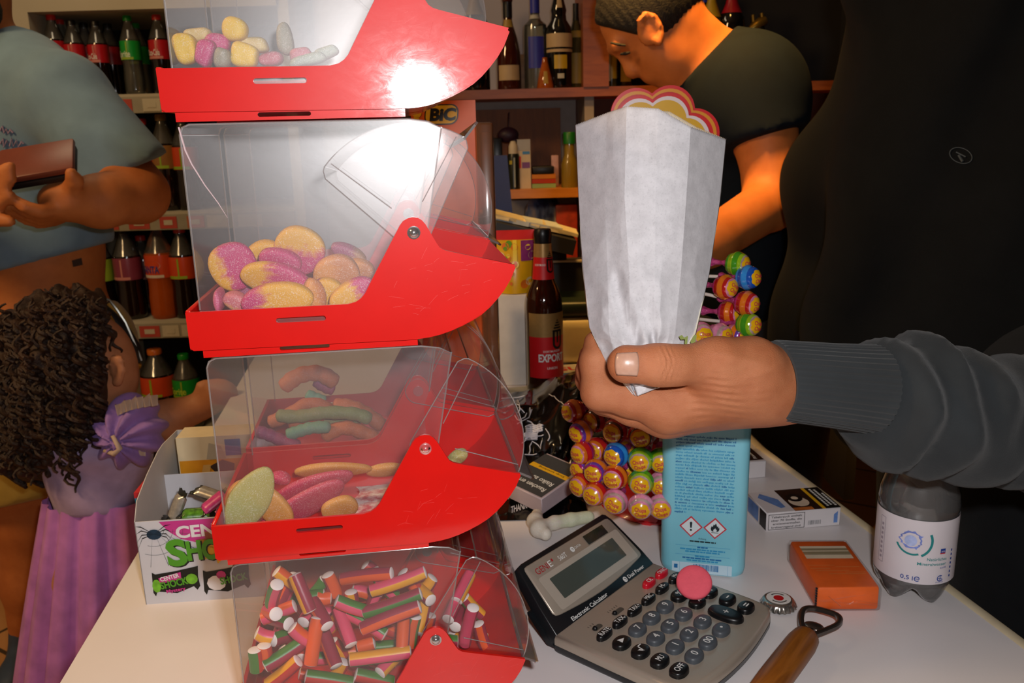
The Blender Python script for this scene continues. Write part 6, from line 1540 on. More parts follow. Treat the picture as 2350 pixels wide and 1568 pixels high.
# --- person in the black hoodie, whose hand holds the paper bag
hp = empty('person', (.70, 1.12, 0), 'person in a black hooded sweatshirt, one arm reaching across with the paper bag in hand', 'person')
bpy.context.view_layer.update()
D = lambda x, y, d: V3(atd(x, y, d))
palm = union([sd_cap(D(1860, 884, .642), D(1765, 876, .634), .0245, .0248), sd_cap(D(1860, 884, .658), D(1775, 880, .654), .0235, .0235),
              sd_cap(D(1722, 882, .621), D(1535, 930, .622), .0228, .0165), sd_cap(D(1735, 885, .640), D(1525, 946, .640), .0236, .0158), sd_cap(D(1768, 890, .655), D(1532, 950, .657), .022, .015), sd_cap(D(1772, 888, .664), D(1552, 946, .673), .020, .0135),
              sd_cap(D(1700, 860, .608), D(1650, 878, .604), .0165, .013)], .020)
thumb = union([sd_cap(D(1724, 838, .615), D(1645, 834, .601), .0205, .0178), sd_cap(D(1645, 834, .601), D(1540, 839, .5865), .0168, .0128), sd_cap(D(1540, 839, .5865), D(1503, 838, .5845), .0128, .0132), sd_cap(D(1503, 838, .5845), D(1441, 836, .5845), .0128, .0112), sd_ell(D(1436, 836, .5835), (.0115, .010, .0116))], .008)
index = chain([D(1535, 930, .622), D(1450, 915, .618), D(1374, 900, .618), D(1366, 832, .624), D(1369, 788, .632)], [.0160, .0134, .0124, .0108, .0094], .005)
midf = chain([D(1525, 948, .640), D(1450, 935, .638), D(1377, 908, .640), D(1356, 850, .647), D(1356, 818, .652)], [.0152, .0132, .0120, .0104, .0092], .005)
ring = chain([D(1532, 952, .657), D(1455, 940, .655), D(1386, 918, .660), D(1352, 872, .668), D(1346, 848, .672)], [.0145, .0125, .0114, .0100, .0088], .005)
pink = chain([D(1552, 948, .673), D(1480, 935, .674), D(1420, 915, .680), D(1392, 878, .686)], [.0125, .0108, .0098, .0080], .005)
KN = [(D(1508, 836, .572), .008), (D(1523, 838, .572), .007)]
def hand_f(p):
    d0 = palm(p); d = d0
    for g, k in ((index, .012), (midf, .010), (ring, .010), (pink, .010)): d = np.minimum(d, smin(d0, g(p), k))
    d = np.minimum(d, smin(d0, thumb(p), .011))
    # creases over the thumb joint and along the web of the thumb
    ax = V3(_n(D(1441, 836, .5845) - D(1540, 839, .5865))); s = (p - D(1518, 838, .585)) @ ax
    near = np.exp(-(s / .0065) ** 2); rel = p - D(1518, 838, .585); fr = np.clip(-(rel @ V3(RCAM @ np.array([0, 0, 1.0]))) / .012, 0, 1)
    d = d + .0006 * near * fr * np.sin(s * 2 * PI / .0034 + 2.5 * np.sin(rel[..., 2] * 300))
    w = V3(_n(D(1720, 885, .6) - D(1560, 890, .6))); up = V3(_n(np.cross(w, RCAM @ np.array([0, 0, 1.0]))))
    q = p - D(1640, 905, .600); a = q @ w; b = q @ up
    d = d + .00065 * np.exp(-(a / .026) ** 2 - (b / .018) ** 2) * np.sin(b * 2 * PI / .0050 + a * 80 + 1.8 * np.sin(a * 110 + b * 90)) * (.6 + .4 * np.sin(a * 230 + b * 150))
    # tendons and a vein toward the wrist
    q2 = p - D(1705, 825, .59); a2 = q2 @ w; b2 = q2 @ up
    d = d - .0010 * np.exp(-(a2 / .022) ** 2 - ((b2 + .25 * a2) / .0035) ** 2) - .0008 * np.exp(-((a2 - .012) / .02) ** 2 - ((b2 + .014 - .3 * a2) / .003) ** 2)
    return d
hand_f.bb = (np.min([g.bb[0] for g in (palm, thumb, index, midf, ring, pink)], 0), np.max([g.bb[1] for g in (palm, thumb, index, midf, ring, pink)], 0))
M_hand = skin('hand_skin', 'a9633f', 'bb7852', .8, 900, .45)
sdf_obj('body', hand_f, .00125, M_hand, hp, .004)
# thumb nail
def onsdf(f, px, py, t0=1.0, back=.003):
    r = V3(ray(px, py)); r = r / np.linalg.norm(r); t = t0
    for _ in range(90):
        d = float(f(V3(CAM + r * t)[None])[0])
        if d <= .0003: break
        t += d * .7
    return Vector(CAM + r * (t - back))
def nailp(u, v):
    k = 1 - .10 * (1 - u) * abs(2 * v - 1) ** 2
    px = lerp(1412, 1466, u) + 4 * abs(2 * v - 1) ** 2.5 * (1 - 2 * u); py = 836 + (v - .5) * 54 * k
    return tuple(onsdf(hand_f, px, py, .4, .0006 + .0007 * (1 - abs(2 * v - 1) ** 3) * min(1, (1 - u) * 8)))
mb = MB(); mb.grid(lambda u, v: nailp(u, v), 12, 12, 0); o = mb.build('nail', mat('nail', 'b98f7a', .3, var=.06, vscale=300, coat=.3, bmp=.1, bscale=500), hp); o.matrix_parent_inverse = hp.matrix_world.inverted()
md = o.modifiers.new('t', 'SOLIDIFY'); md.thickness = .0012; md.offset = 0
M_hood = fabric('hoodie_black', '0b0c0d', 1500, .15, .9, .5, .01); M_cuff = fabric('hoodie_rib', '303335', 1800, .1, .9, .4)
# ribbed cuff
mb = MB(); A0, A1 = Vector(D(1783, 873, .636)), Vector(D(1990, 893, .646)); ax = (A1 - A0).normalized(); ey = Vector(RCAM @ np.array([0, 0, 1.0])); ey = (ey - ax * ey.dot(ax)).normalized(); ez = ax.cross(ey); rings = []; n = 210
for s, r in ((0.0, .0255), (-.012, .0275), (-.01, .0290), (.03, .0296), (.3, .0305), (.6, .0315), (.9, .0330), (1.03, .034)):
    row = []
    for j in range(n):
        a = 2 * PI * j / n; rr = r * (1 + (.018 * math.cos(42 * a) if s > .02 else 0)); slant = (.0045 * math.sin(a)) * (1 - min(1, max(0, s)))
        row.append(tuple(A0 + ax * ((A1 - A0).length * s - slant) + ey * math.cos(a) * rr * 1.22 + ez * math.sin(a) * rr))
    rings.append(row)
mb.loft(rings, 0, False); o = mb.build('cuff', M_cuff, hp, None, 60); fixn(o); o.matrix_parent_inverse = hp.matrix_world.inverted()
sleeve = union([sd_cap(D(1990, 905, .652), D(2060, 920, .656), .036, .043), sd_cap(D(2060, 922, .656), D(2200, 958, .675), .0425, .0455), sd_cap(D(2200, 958, .675), D(2420, 975, .73), .0455, .055), sd_cap(D(2420, 975, .73), D(2640, 950, .84), .056, .066), sd_cap(D(2640, 950, .84), V3((.98, 1.10, 1.46)), .066, .085)], .03)
sax = V3(_n(D(2300, 960, .70) - D(2000, 908, .652)))
def sleeve_f(p):
    d = sleeve(p); q = p - D(2000, 908, .652); s = q @ sax; z = q[..., 2]
    e = np.exp(-((s - .03) / .045) ** 2)
    d = d - .0065 * e * np.sin(s * 2 * PI / .036 + z * 34 + .4) - .0045 * np.exp(-((s - .16) / .11) ** 2) * np.sin(s * 2 * PI / .062 - z * 42 + 1.1) - .002 * np.sin(s * 90 + z * 120)
    return smax(d, -(s + .012), .012)
torso = union([sd_ell((.720, 1.17, 1.28), (.265, .20, .40)), sd_ell((.690, 1.15, 1.00), (.275, .215, .26)), sd_cap((.60, 1.22, 1.47), (.96, 1.10, 1.47), .10, .10), sd_cap((.62, 1.28, 1.46), (.560, 1.40, 1.20), .09, .082), sd_cap((.560, 1.40, 1.20), (.520, 1.42, .93), .082, .08), sd_cap((.74, 1.18, 1.5), (.74, 1.17, 1.60), .085, .075)], .10)
def torso_f(p):
    d = torso(p) ; x, y, z = p[..., 0], p[..., 1], p[..., 2]
    d = d - .010 * np.clip((z - 1.0) * 2.5, 0, 1) * np.sin((x * .9 - z * .34) * 58 + 1.2) - .006 * np.sin(z * 26 + x * 13 + 1)
    return smax(d, .84 - z, .02)
hood = lambda p: smin(sleeve_f(p), torso_f(p), .03)
hood.bb = (np.minimum(sleeve.bb[0], torso.bb[0]) - .012, np.maximum(sleeve.bb[1], torso.bb[1]) + .012)
M_slv = fabric('hoodie_flash_lit', '2c2f31', 1500, .15, .9, .5)  # hoodie cloth again, lighter: flash falloff from sleeve to torso put into colour
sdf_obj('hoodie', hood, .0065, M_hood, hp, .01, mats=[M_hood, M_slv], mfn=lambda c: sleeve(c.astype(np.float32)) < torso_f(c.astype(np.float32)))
legs = union([sd_cap((.66, .98, .95), (.68, .98, .50), .135, .115), sd_cap((.68, .98, .50), (.68, 1.00, .08), .115, .08), sd_cap((.72, 1.28, .95), (.74, 1.32, .50), .14, .115), sd_cap((.74, 1.32, .50), (.75, 1.34, .08), .115, .08), sd_ell((.69, 1.14, .92), (.22, .24, .14))], .05)
sdf_obj('trousers', legs, .014, fabric('trousers_black', '16181b', 900), hp, .02)
hd = union([sd_cap((.74, 1.17, 1.58), (.73, 1.14, 1.68), .065, .062), sd_ell((.725, 1.13, 1.78), (.082, .10, .115)), sd_ell((.715, 1.07, 1.725), (.055, .06, .075)), sd_cap((.71, 1.03, 1.765), (.705, 1.005, 1.735), .010, .014), sd_ell((.65, 1.13, 1.75), (.014, .025, .035)), sd_ell((.80, 1.13, 1.75), (.014, .025, .035))], .03)
sdf_obj('head', hd, .007, M_hand, hp, .012)
for sx in (.695, .755):
    sdf_obj('shoe', union([sd_ell((sx, 1.20 if sx > .72 else .93, .05), (.055, .15, .05))], .01), .012, M_cuff, hp)
# faded round print on the chest
pcn = ony(2205, 357, .97); mb = MB()
def onhood(px, py):
    r = V3(ray(px, py)); r = r / np.linalg.norm(r); t = .5
    for _ in range(60):
        d = float(hood(V3(CAM + r * t)[None])[0]); t += max(d * .8, .0004) if d > .0004 else 0
        if d <= .0004: break
    return Vector(CAM + r * (t - .0012))
hits = [onhood(2205 + 25 * math.cos(2 * PI * i / 28) + 6 * math.sin(2 * PI * i / 28) * -1, 357 + 16 * math.sin(2 * PI * i / 28) + 9 * math.cos(2 * PI * i / 28)) for i in range(29)]
mb.tube(hits, .0006, 5); mb.tube([onhood(2194 + 22 * i / 5, 349 + 11 * i / 5) for i in range(6)], .0009, 5); mb.tube([onhood(2200 + 3 * i, 356 + 5 * i) for i in range(4)], .0016, 5)
o = mb.build('chest_print', mat('faded_print', '3c4143', .7), hp); o.matrix_parent_inverse = hp.matrix_world.inverted()

# --- person bowed over behind the counter
cp = empty('person', (.50, 1.80, 0), 'bowed person with short dark hair in a dark navy t-shirt behind the counter', 'person')
bpy.context.view_layer.update()
Q = lambda x, y, Y: V3(ony(x, y, Y))
Yc = 1.75
fx = V3(_n(Q(1386, 156, Yc) - Q(1456, 85, Yc))); ux = V3(_n(Q(1400, 20, Yc) - Q(1470, 90, Yc))); lx = V3(np.cross(fx, ux)); ux = V3(np.cross(lx, fx)); RH = np.stack([fx, ux, lx], 1)
cran = sd_ell(Q(1488, 12, Yc), (.103, .088, .077), RH)
face = union([cran, sd_ell(Q(1508, 112, Yc), (.056, .080, .062), RH), sd_ell(Q(1543, 172, Yc), (.026, .026, .030), RH), sd_ell(Q(1535, 135, Yc), (.05, .055, .056), RH),
              sd_cap(Q(1412, 108, Yc) + lx * .036, Q(1412, 108, Yc) - lx * .036, .013, .013), sd_cap(Q(1422, 122, Yc), Q(1450, 160, Yc), .0085, .0125), sd_ell(Q(1451, 164, Yc), (.012, .013, .017), RH), sd_ell(Q(1489, 176, Yc), (.012, .014, .024), RH)], .013)
neck = union([sd_cap(Q(1560, 70, Yc), Q(1650, 165, Yc + .03), .060, .070), sd_cap(Q(1530, 110, Yc), Q(1620, 190, Yc + .01), .045, .06)], .03)
near = -lx if (-lx)[1] < 0 else lx
eb = lambda x, y: Q(x, y, Yc) + V3((0, -.080, 0)) + V3((0, 0, 0))
def ebp(x, y): return Q(x, y, Yc - .080)
earf = union([chain([ebp(1472, 62), ebp(1468, 46), ebp(1481, 33), ebp(1500, 38), ebp(1514, 58), ebp(1518, 80), ebp(1512, 97), ebp(1504, 92)], [.0045, .0055, .006, .006, .0058, .0058, .0075, .006], .004), sd_ell(ebp(1492, 62) + V3((0, .011, 0)), (.024, .011, .034))], .004)
arm = union([sd_cap(Q(1742, 225, 1.66), Q(1775, 430, 1.62), .066, .052), sd_cap(Q(1775, 430, 1.62), Q(1768, 470, 1.60), .052, .047), sd_cap(Q(1770, 465, 1.60), Q(1630, 555, 1.47), .048, .040), sd_cap(Q(1630, 555, 1.47), Q(1540, 620, 1.40), .040, .030), sd_ell(Q(1505, 640, 1.37), (.045, .035, .025))], .02)
ctor = union([sd_cap(Q(1680, 235, 1.82), Q(1660, 640, 1.92), .125, .15), sd_cap(Q(1715, 218, 1.70), Q(1665, 215, 1.98), .082, .085), sd_cap(Q(1665, 215, 1.98), Q(1560, 480, 1.90), .06, .05)], .06)
cb_f = lambda p: smin(np.minimum(smin(face(p), neck(p), .03), earf(p)), smin(arm(p), ctor(p), .05), .04)
cb_f.bb = (np.min([g.bb[0] for g in (face, neck, arm, ctor)], 0), np.max([g.bb[1] for g in (face, neck, arm, ctor)], 0))
M_cskin = skin('tan_skin', 'b4662f', 'c07038', .15, 300)
sdf_obj('body', cb_f, .0062, M_cskin, cp, .012)
hl = clip(inflate(cran, .007, lambda p: .0012 * np.sin(p[..., 0] * 420 + p[..., 2] * 300)), [pxplane((1372, 58), (1478, 84), Yc, (1420, 150)), pxplane((1440, 130), (1600, 45), Yc, (1560, 150))], .006)
sdf_obj('hair', hl, .005, mat('hair_dark_brown', '150f09', .7, bmp=.6, bscale=240, bdist=.003), cp)
mb = MB(); mb.tube([Q(1402, 98, Yc - .052), Q(1418, 102, Yc - .058), Q(1436, 104, Yc - .060)], [.003, .0045, .003], 8, flat=.6); o = mb.build('eyebrow', mat('hair_dark_brown', '150f09'), cp); o.matrix_parent_inverse = cp.matrix_world.inverted()
mb = MB(); mb.tube([Q(1424, 124, Yc - .047), Q(1436, 123, Yc - .052), Q(1446, 120, Yc - .054)], [.002, .0032, .002], 8); o = mb.build('eyelashes', mat('lash', '170f0a', .7), cp); o.matrix_parent_inverse = cp.matrix_world.inverted()
tee_arm = clip(inflate(sd_cap(Q(1722, 210, 1.70), Q(1762, 340, 1.635), .078, .066), .006), [pxplane((1690, 312), (1812, 282), 1.64, (1760, 400))], .006)
tee_c = inflate(ctor, .012, fold((.6, .2, .5), 34, .004, 1.0)); nk = pxplane((1558, 197), (1662, 88), Yc, (1560, 100))
def tee(p):
    d = smin(tee_c(p), tee_arm(p), .09); d = smin(d, inflate(neck, .010)(p), .02)
    return smax(smax(d, (p - V3(nk[0])) @ V3(nk[1]), .006), .86 - p[..., 2], .01)
tee.bb = (ctor.bb[0] - .05, ctor.bb[1] + .05); tee.bb[0][1] -= .05
sdf_obj('t_shirt', tee, .0085, fabric('tee_navy', '0c151f', 600, sheen=0), cp, .03)
lg = union([sd_cap((.47, 1.93, .90), (.47, 1.95, .08), .15, .08), sd_cap((.62, 1.93, .90), (.64, 1.95, .08), .15, .08)], .06)
sdf_obj('trousers', lg, .018, fabric('trousers_grey', '22252c', 600), cp)

# --- person in the grey-blue t-shirt at the left
mp_ = empty('person', (-.88, 1.66, 0), 'person in a faded grey-blue t-shirt and yellow shorts holding a brown wallet at the left', 'person')
bpy.context.view_layer.update()
Ym = 1.72
mt = union([sd_cap(Q(35, 222, Ym), Q(66, 330, Ym), .112, .126), sd_cap(Q(70, 330, Ym), Q(85, 560, Ym), .128, .112), sd_cap(Q(85, 560, Ym), Q(95, 720, Ym), .112, .125), sd_ell(Q(105, 800, Ym), (.145, .14, .13))], .05)
msh = union([sd_cap(Q(-20, 172, Ym), Q(140, 222, 1.63), .070, .072)], .02)
marm = union([sd_cap(Q(165, 240, 1.61), Q(318, 440, 1.55), .062, .048), sd_cap(Q(318, 450, 1.55), Q(230, 462, 1.47), .046, .041), sd_cap(Q(230, 462, 1.47), Q(165, 462, 1.43), .040, .030), sd_ell(Q(140, 458, 1.42), (.036, .030, .026))], .03)
fing = [chain([Q(135, 478 + k * 7, 1.405 + .012 * k), Q(92, 486 + k * 8, 1.37 + .014 * k), Q(56, 474 + k * 9, 1.355 + .016 * k), Q(38, 462 + k * 9, 1.355 + .016 * k)], [.013, .0115, .0105, .009]) for k in range(4)]
mthumb = chain([Q(160, 440, 1.41), Q(172, 415, 1.395), Q(163, 398, 1.385)], [.016, .013, .010], .004)
rarm = union([sd_cap(Q(-120, 230, 1.64), Q(-230, 450, 1.52), .062, .048), sd_cap(Q(-230, 450, 1.52), Q(-60, 460, 1.38), .044, .030), sd_ell(Q(-28, 455, 1.37), (.030, .035, .040))], .03)
rf = [chain([Q(-30, 420 + 30 * k, 1.36), Q(-5, 402 + 34 * k, 1.35), Q(x1, y1, 1.345)], [.013, .012, .0095]) for k, (x1, y1) in enumerate(((24, 384), (25, 410), (20, 447), (22, 508)))]
mneck = union([sd_cap(Q(-62, 130, Ym), Q(-70, 40, Ym - .02), .064, .062), sd_ell(Q(-95, -60, Ym - .03), (.080, .095, .115)), sd_ell(Q(-92, 20, Ym - .06), (.06, .06, .06))], .03)
leg = union([sd_cap(Q(60, 900, Ym), Q(70, 1180, Ym + .02), .105, .075), sd_cap(Q(70, 1180, Ym + .02), Q(75, 1330, Ym + .03), .066, .062), sd_cap(Q(75, 1330, Ym + .03), Q(75, 1500, Ym + .04), .062, .042), sd_cap(Q(-60, 900, Ym + .10), V3((-1.16, Ym + .14, .50)), .10, .066), sd_cap(V3((-1.16, Ym + .14, .50)), V3((-1.17, Ym + .16, .08)), .064, .042)], .03)
def man(p):
    d = smin(mt(p), smin(msh(p), mneck(p), .04), .05); h = marm(p); d = smin(d, h, .02)
    for g in fing + [mthumb]: d = np.minimum(d, smin(h, g(p), .008))
    r = rarm(p); d = smin(d, r, .02)
    for g in rf: d = np.minimum(d, smin(r, g(p), .008))
    return smin(d, leg(p), .05)
allp = [mt, msh, marm, rarm, mneck, leg] + fing + rf
man.bb = (np.min([g.bb[0] for g in allp], 0), np.max([g.bb[1] for g in allp], 0)); man.bb = (np.maximum(man.bb[0], (-1.30, 1.2, .0)), man.bb[1])
sdf_obj('body', man, .0066, skin('brown_skin', 'a8602e', 'b66c36', .15, 300), mp_, .012)
msl = clip(inflate(sd_cap(Q(158, 238, 1.62), Q(298, 402, 1.56), .072, .072), .006), [pxplane((338, 372), (212, 424), 1.57, (330, 470))], .006)
msl2 = sd_cap(Q(-100, 225, 1.65), Q(-200, 420, 1.56), .080, .072)
hem = pxplane((0, 622), (236, 560), Ym, (100, 800)); nkp = pxplane((-10, 78), (40, 176), Ym - .02, (-60, 150))
mtc = inflate(mt, .014, fold((.8, .2, .6), 30, .0035, 2.0))
def mtee(p):
    d = smin(smin(smin(mtc(p), inflate(msh, .010)(p), .05), msl(p), .025), smax(msl2(p), (p - Q(-170, 390, 1.57)) @ V3(_n(Q(-230, 450, 1.52) - Q(-120, 230, 1.64))), .006), .025)
    d = smax(d, (p - V3(hem[0])) @ V3(hem[1]), .006)
    nd = (p - Q(-62, 128, Ym)); return smax(d, -(np.sqrt((nd * nd).sum(-1)) - .088), .006)
mtee.bb = (mt.bb[0] - .05, mt.bb[1] + .05); mtee.bb[1][0] += .12; mtee.bb[1][2] += .10; mtee.bb = (np.maximum(mtee.bb[0], (-1.25, 1.3, .9)), mtee.bb[1])
sdf_obj('t_shirt', mtee, .0085, fabric('tee_greyblue', '6a8496', 500, .08), mp_, .02)
sho = union([inflate(sd_ell(Q(105, 790, Ym), (.150, .145, .13)), .008), sd_cap(Q(70, 830, Ym), Q(60, 1130, Ym + .01), .135, .115), sd_cap(Q(180, 800, Ym - .01), Q(215, 1000, Ym - .01), .11, .10), sd_cap(Q(-60, 830, Ym + .1), Q(-80, 1120, Ym + .12), .13, .11)], .05)
shorts = clip(sho, [pxplane((0, 706), (240, 690), Ym, (100, 600)), pxplane((-60, 1180), (140, 1135), Ym, (50, 1300))], .006)
shorts.bb = (np.maximum(sho.bb[0], (-1.30, 1.2, 0)), sho.bb[1])
sdf_obj('shorts', shorts, .010, fabric('shorts_yellow', 'a88c3e', 500, .1), mp_)
mb = MB(); mb.ell(tuple(Q(-78, 22, Ym - .075)), (.060, .050, .050), 0); mb.ell(tuple(Q(-100, -100, Ym + .01)), (.092, .098, .10), 0); o = mb.build('hair_and_beard', mat('hair_black', '0c0a09', .7, bmp=.8, bscale=200, bdist=.004), mp_); o.matrix_parent_inverse = mp_.matrix_world.inverted()
sdf_obj('shoe', union([sd_ell(Q(70, 1520, Ym), (.05, .12, .045)), sd_cap(Q(76, 1500, Ym + .03), Q(76, 1440, Ym + .035), .05, .05)], .02), .01, mat('shoe_blue', '35445a', .6), mp_)
sdf_obj('shoe', union([sd_ell((-1.17, Ym + .10, .05), (.05, .13, .05)), sd_cap((-1.17, Ym + .16, .07), (-1.17, Ym + .16, .13), .05, .05)], .02), .012, mat('shoe_blue', '35445a', .6), mp_)
# faded pink lettering on the shirt
mb = MB()
for row in ([(0, 300), (6, 290), (10, 305), (15, 296), (19, 306), (24, 298), (30, 305)], [(0, 330), (7, 318), (9, 338), (16, 322), (22, 336), (27, 318), (31, 336), (38, 322), (42, 337), (50, 325), (54, 330)]):
    mb.tube([onsdf(mtee, *q) for q in row], .0022, 5)
o = mb.build('faded_lettering', mat('faded_pink', '8f7f96', .8), mp_); o.matrix_parent_inverse = mp_.matrix_world.inverted()
mb = MB(); g = [onsdf(man, x, y, 1.0, .0012) for x, y in ((165, 598), (187, 592), (190, 608), (168, 613))]; mb.add(g, [(0, 1, 2, 3)], 0, False); o = mb.build('tattoo', mat('tattoo_ink', '3a2a20', .8), mp_); o.matrix_parent_inverse = mp_.matrix_world.inverted()
# wallet in the hands
w0, w1, w2 = ony(22, 422, 1.375), ony(150, 400, 1.395), ony(60, 380, 1.50)
wm = frame((w0 + w1) / 2, w1 - w0, Vector((0, .80, .60)))
wl = emptym('wallet', wm, 'brown leather wallet held open in the hands of the person in grey-blue', 'wallet')
MB().rbox((0, .038, .006), (.115, .080, .012), .004, 0).build('leather_cover', mat('wallet_brown', '6b3324', .4, bmp=.3, bscale=160), wl); MB().rbox((0, .036, -.006), (.113, .078, .012), .003, 0).build('inner_half', mat('wallet_black', '140f0e', .5), wl)
# key ring on a black strap at the waist
ky = empty('key_ring', ony(275, 770, 1.48), 'bunch of keys hanging from a black strap at the yellow shorts', 'keys')
bpy.context.view_layer.update()
kl = lambda x, y, Y=1.48: tuple(ony(x, y, Y) - ky.location)
mb = MB(); mb.tube([kl(225, 690, 1.50), kl(262, 722), kl(290, 760), kl(312, 800), kl(322, 830)], [.006, .006, .010, .012, .008], 8, flat=.35); mb.build('strap', mat('strap_black', '0d0d0e', .5), ky)
mb = MB(); mb.tube([kl(232, 682), kl(252, 690), kl(268, 710), kl(288, 740), kl(312, 795), kl(325, 828)], .0024, 6); mb.build('chain', mat('key_steel', '8a8880', .3, .8), ky)
mb = MB(); M = frame(kl(282, 778), (1, 0, 0), (0, -.2, 1)); mb.prism([(-.013, -.008), (-.010, .010), (0, .015), (.011, .010), (.013, -.006), (.005, -.014), (.006, -.036), (.001, -.040), (-.004, -.036), (-.004, -.014)], -.001, .001, 0, T(kl(282, 772)) @ RY(.25), [[(-.003, .006), (.003, .006), (.003, .010), (-.003, .010)]]); mb.build('key', mat('key_nickel', 'b9b7b2', .3, .7), ky)
mb = MB(); mb.prism([(-.006, -.005), (-.006, .012), (.006, .012), (.006, -.005), (.003, -.010), (.003, -.034), (-.002, -.038), (-.003, -.010)], -.001, .001, 0, T(kl(298, 805)) @ RY(.5)); mb.build('key', mat('key_dull', '8d8a80', .35, .7), ky)
mb = MB(); mb.ell(kl(317, 839), (.006, .006, .007), 0); mb.build('charm', mat('brass', 'b08a3a', .25, .9), ky)

# --- girl in the purple dress
gp = empty('person', (-.80, 1.42, 0), 'child with long dark curly hair in a lilac and purple princess dress', 'person')
bpy.context.view_layer.update()
Yg = 1.38
HC = Q(196, 840, Yg)
gb = union([sd_ell(HC, (.078, .085, .092)), sd_ell(Q(232, 880, Yg - .01), (.050, .060, .058)), sd_cap(Q(215, 920, Yg), Q(222, 985, Yg), .036, .040), sd_cap(Q(222, 1010, Yg), Q(232, 1170, Yg), .072, .062), sd_cap(Q(232, 1170, Yg), Q(205, 1300, Yg), .07, .08), sd_cap(Q(175, 1300, Yg), Q(165, 1720, Yg), .05, .03), sd_cap(Q(245, 1300, Yg), Q(240, 1720, Yg), .05, .03)], .025)
gear = union([chain([Q(255, 838, Yg - .062), Q(262, 822, Yg - .064), Q(276, 826, Yg - .066), Q(280, 850, Yg - .066), Q(272, 876, Yg - .064), Q(262, 880, Yg - .062)], [.005, .006, .006, .006, .007, .005], .004), sd_ell(Q(268, 850, Yg - .056), (.012, .008, .020))], .004)
garm = union([sd_cap(Q(295, 985, Yg - .02), Q(385, 962, Yg + .01), .036, .032), sd_cap(Q(385, 962, Yg + .01), Q(470, 930, Yg + .03), .031, .024), sd_ell(Q(500, 905, Yg + .03), (.035, .022, .028)), sd_cap(Q(470, 925, Yg + .03), Q(462, 885, Yg + .02), .012, .008)], .015)
gnose = sd_cap(Q(285, 838, Yg), Q(297, 868, Yg), .007, .010)
gf = lambda p: np.minimum(smin(smin(gb(p), gnose(p), .012), garm(p), .02), gear(p))
gf.bb = (np.minimum(np.minimum(gb.bb[0], garm.bb[0]), gear.bb[0]), np.maximum(gb.bb[1], garm.bb[1])); gf.bb[0][2] = max(.0, gf.bb[0][2])
sdf_obj('body', gf, .006, skin('child_skin', 'a86f4c', 'b67c58', .1, 300), gp, .012)
# hair: a mass of curls
M_curl = mat('hair_curly_brown', '2a170c', .55, var=.5, vscale=18, bmp=.6, bscale=260, bdist=.004)
hm = union([sd_ell(HC + V3((-.045, .02, .020)), (.100, .100, .098)), sd_ell(Q(110, 930, Yg + .02), (.10, .085, .11)), sd_ell(Q(90, 1010, Yg + .02), (.070, .06, .075)), sd_ell(Q(180, 745, Yg), (.075, .075, .045)), sd_ell(Q(172, 880, Yg - .055), (.062, .050, .095)), sd_ell(Q(120, 960, Yg - .05), (.075, .05, .085))], .05)
hcut = [pxplane((246, 700), (250, 920), Yg - .06, (330, 850))]
def hair_f(p):
    x, y, z = p[..., 0], p[..., 1], p[..., 2]
    d = hm(p) - .010 * np.sin(x * 120 + 3 * np.sin(z * 60)) * np.sin(z * 75 + 3 * np.sin(y * 60 + x * 30)) - .005 * np.sin(x * 210 + z * 160)
    return smax(d, (p - V3(hcut[0][0])) @ V3(hcut[0][1]), .015)
hair_f.bb = (hm.bb[0] - .02, hm.bb[1] + .02)
hr = sdf_obj('hair', hair_f, .0058, M_curl, gp)
mb = MB(); rs = random.Random(77)
for i in range(230):
    px, py = rs.uniform(5, 262), rs.uniform(695, 1060)
    if px > 236 and py > 760: continue
    if px > 205 and py > 955: continue
    p0 = onsdf(hair_f, px, py, 1.15, .0)
    if p0.y > 1.60: continue
    L = rs.uniform(.04, .09); R_ = rs.uniform(.004, .008); tu = rs.uniform(2, 4); ph = rs.uniform(0, 6); lean = rs.uniform(-.35, .25)
    mb.tube([(p0.x + lean * L * s + R_ * math.cos(ph + tu * 2 * PI * s), p0.y - .004 + R_ * math.sin(ph + tu * 2 * PI * s), p0.z + L * (.4 - s)) for s in [q / 18 for q in range(19)]], [.0012 + .0026 * math.sin(PI * (q + 1) / 20) for q in range(19)], 5)
o = mb.build('curls', M_curl, hr); o.matrix_parent_inverse = hr.matrix_world.inverted()
# dress
M_bod = fabric('dress_velvet', 'a896bc', 400, .18); M_skt = fabric('dress_purple', 'b878c4', 500, .18, .5); M_pufs = fabric('dress_puff', '9070b4', 400, .15, .5); M_lace = mat('dress_lace', 'b9a596', .7, bmp=.5, bscale=300)
bod = union([sd_cap(Q(222, 1015, Yg), Q(233, 1175, Yg), .084, .071), sd_ell(Q(215, 985, Yg), (.085, .07, .04)), sd_ell(Q(180, 1010, Yg - .05), (.045, .04, .04))], .03)
bf_ = clip(inflate(bod, .004, fold((.5, .2, 1.0), 60, .003, .5)), [pxplane((120, 968), (300, 1000), Yg, (200, 900)), pxplane((130, 1192), (330, 1178), Yg, (200, 1300))], .005)
sdf_obj('bodice', bf_, .006, M_bod, gp)
mb = MB(); rings = []; n = 140; top_c, bot_c = Vector(Q(236, 1132, Yg)), Vector(Q(232, 1680, Yg)); bot_c.z = .12
for i in range(26):
    s = i / 25; c = top_c.lerp(bot_c, s); r = .090 + .062 * (1 - (1 - s) ** 1.5); row = []
    for j in range(n):
        a = 2 * PI * j / n; k = 1 + min(.12, .045 + .12 * s) * (math.sin(13 * a + .8 * math.sin(3 * a) + .5 * s) + .4 * math.sin(29 * a + 2))
        row.append((c.x + r * k * math.cos(a) * 1.05, c.y + r * k * math.sin(a) * .85, c.z))
    rings.append(row)
mb.loft(rings, 0, False); o = mb.build('skirt', M_skt, gp, None, 80); o.matrix_parent_inverse = gp.matrix_world.inverted()
puff = sd_ell(Q(296, 990, Yg - .05), (.056, .055, .058))
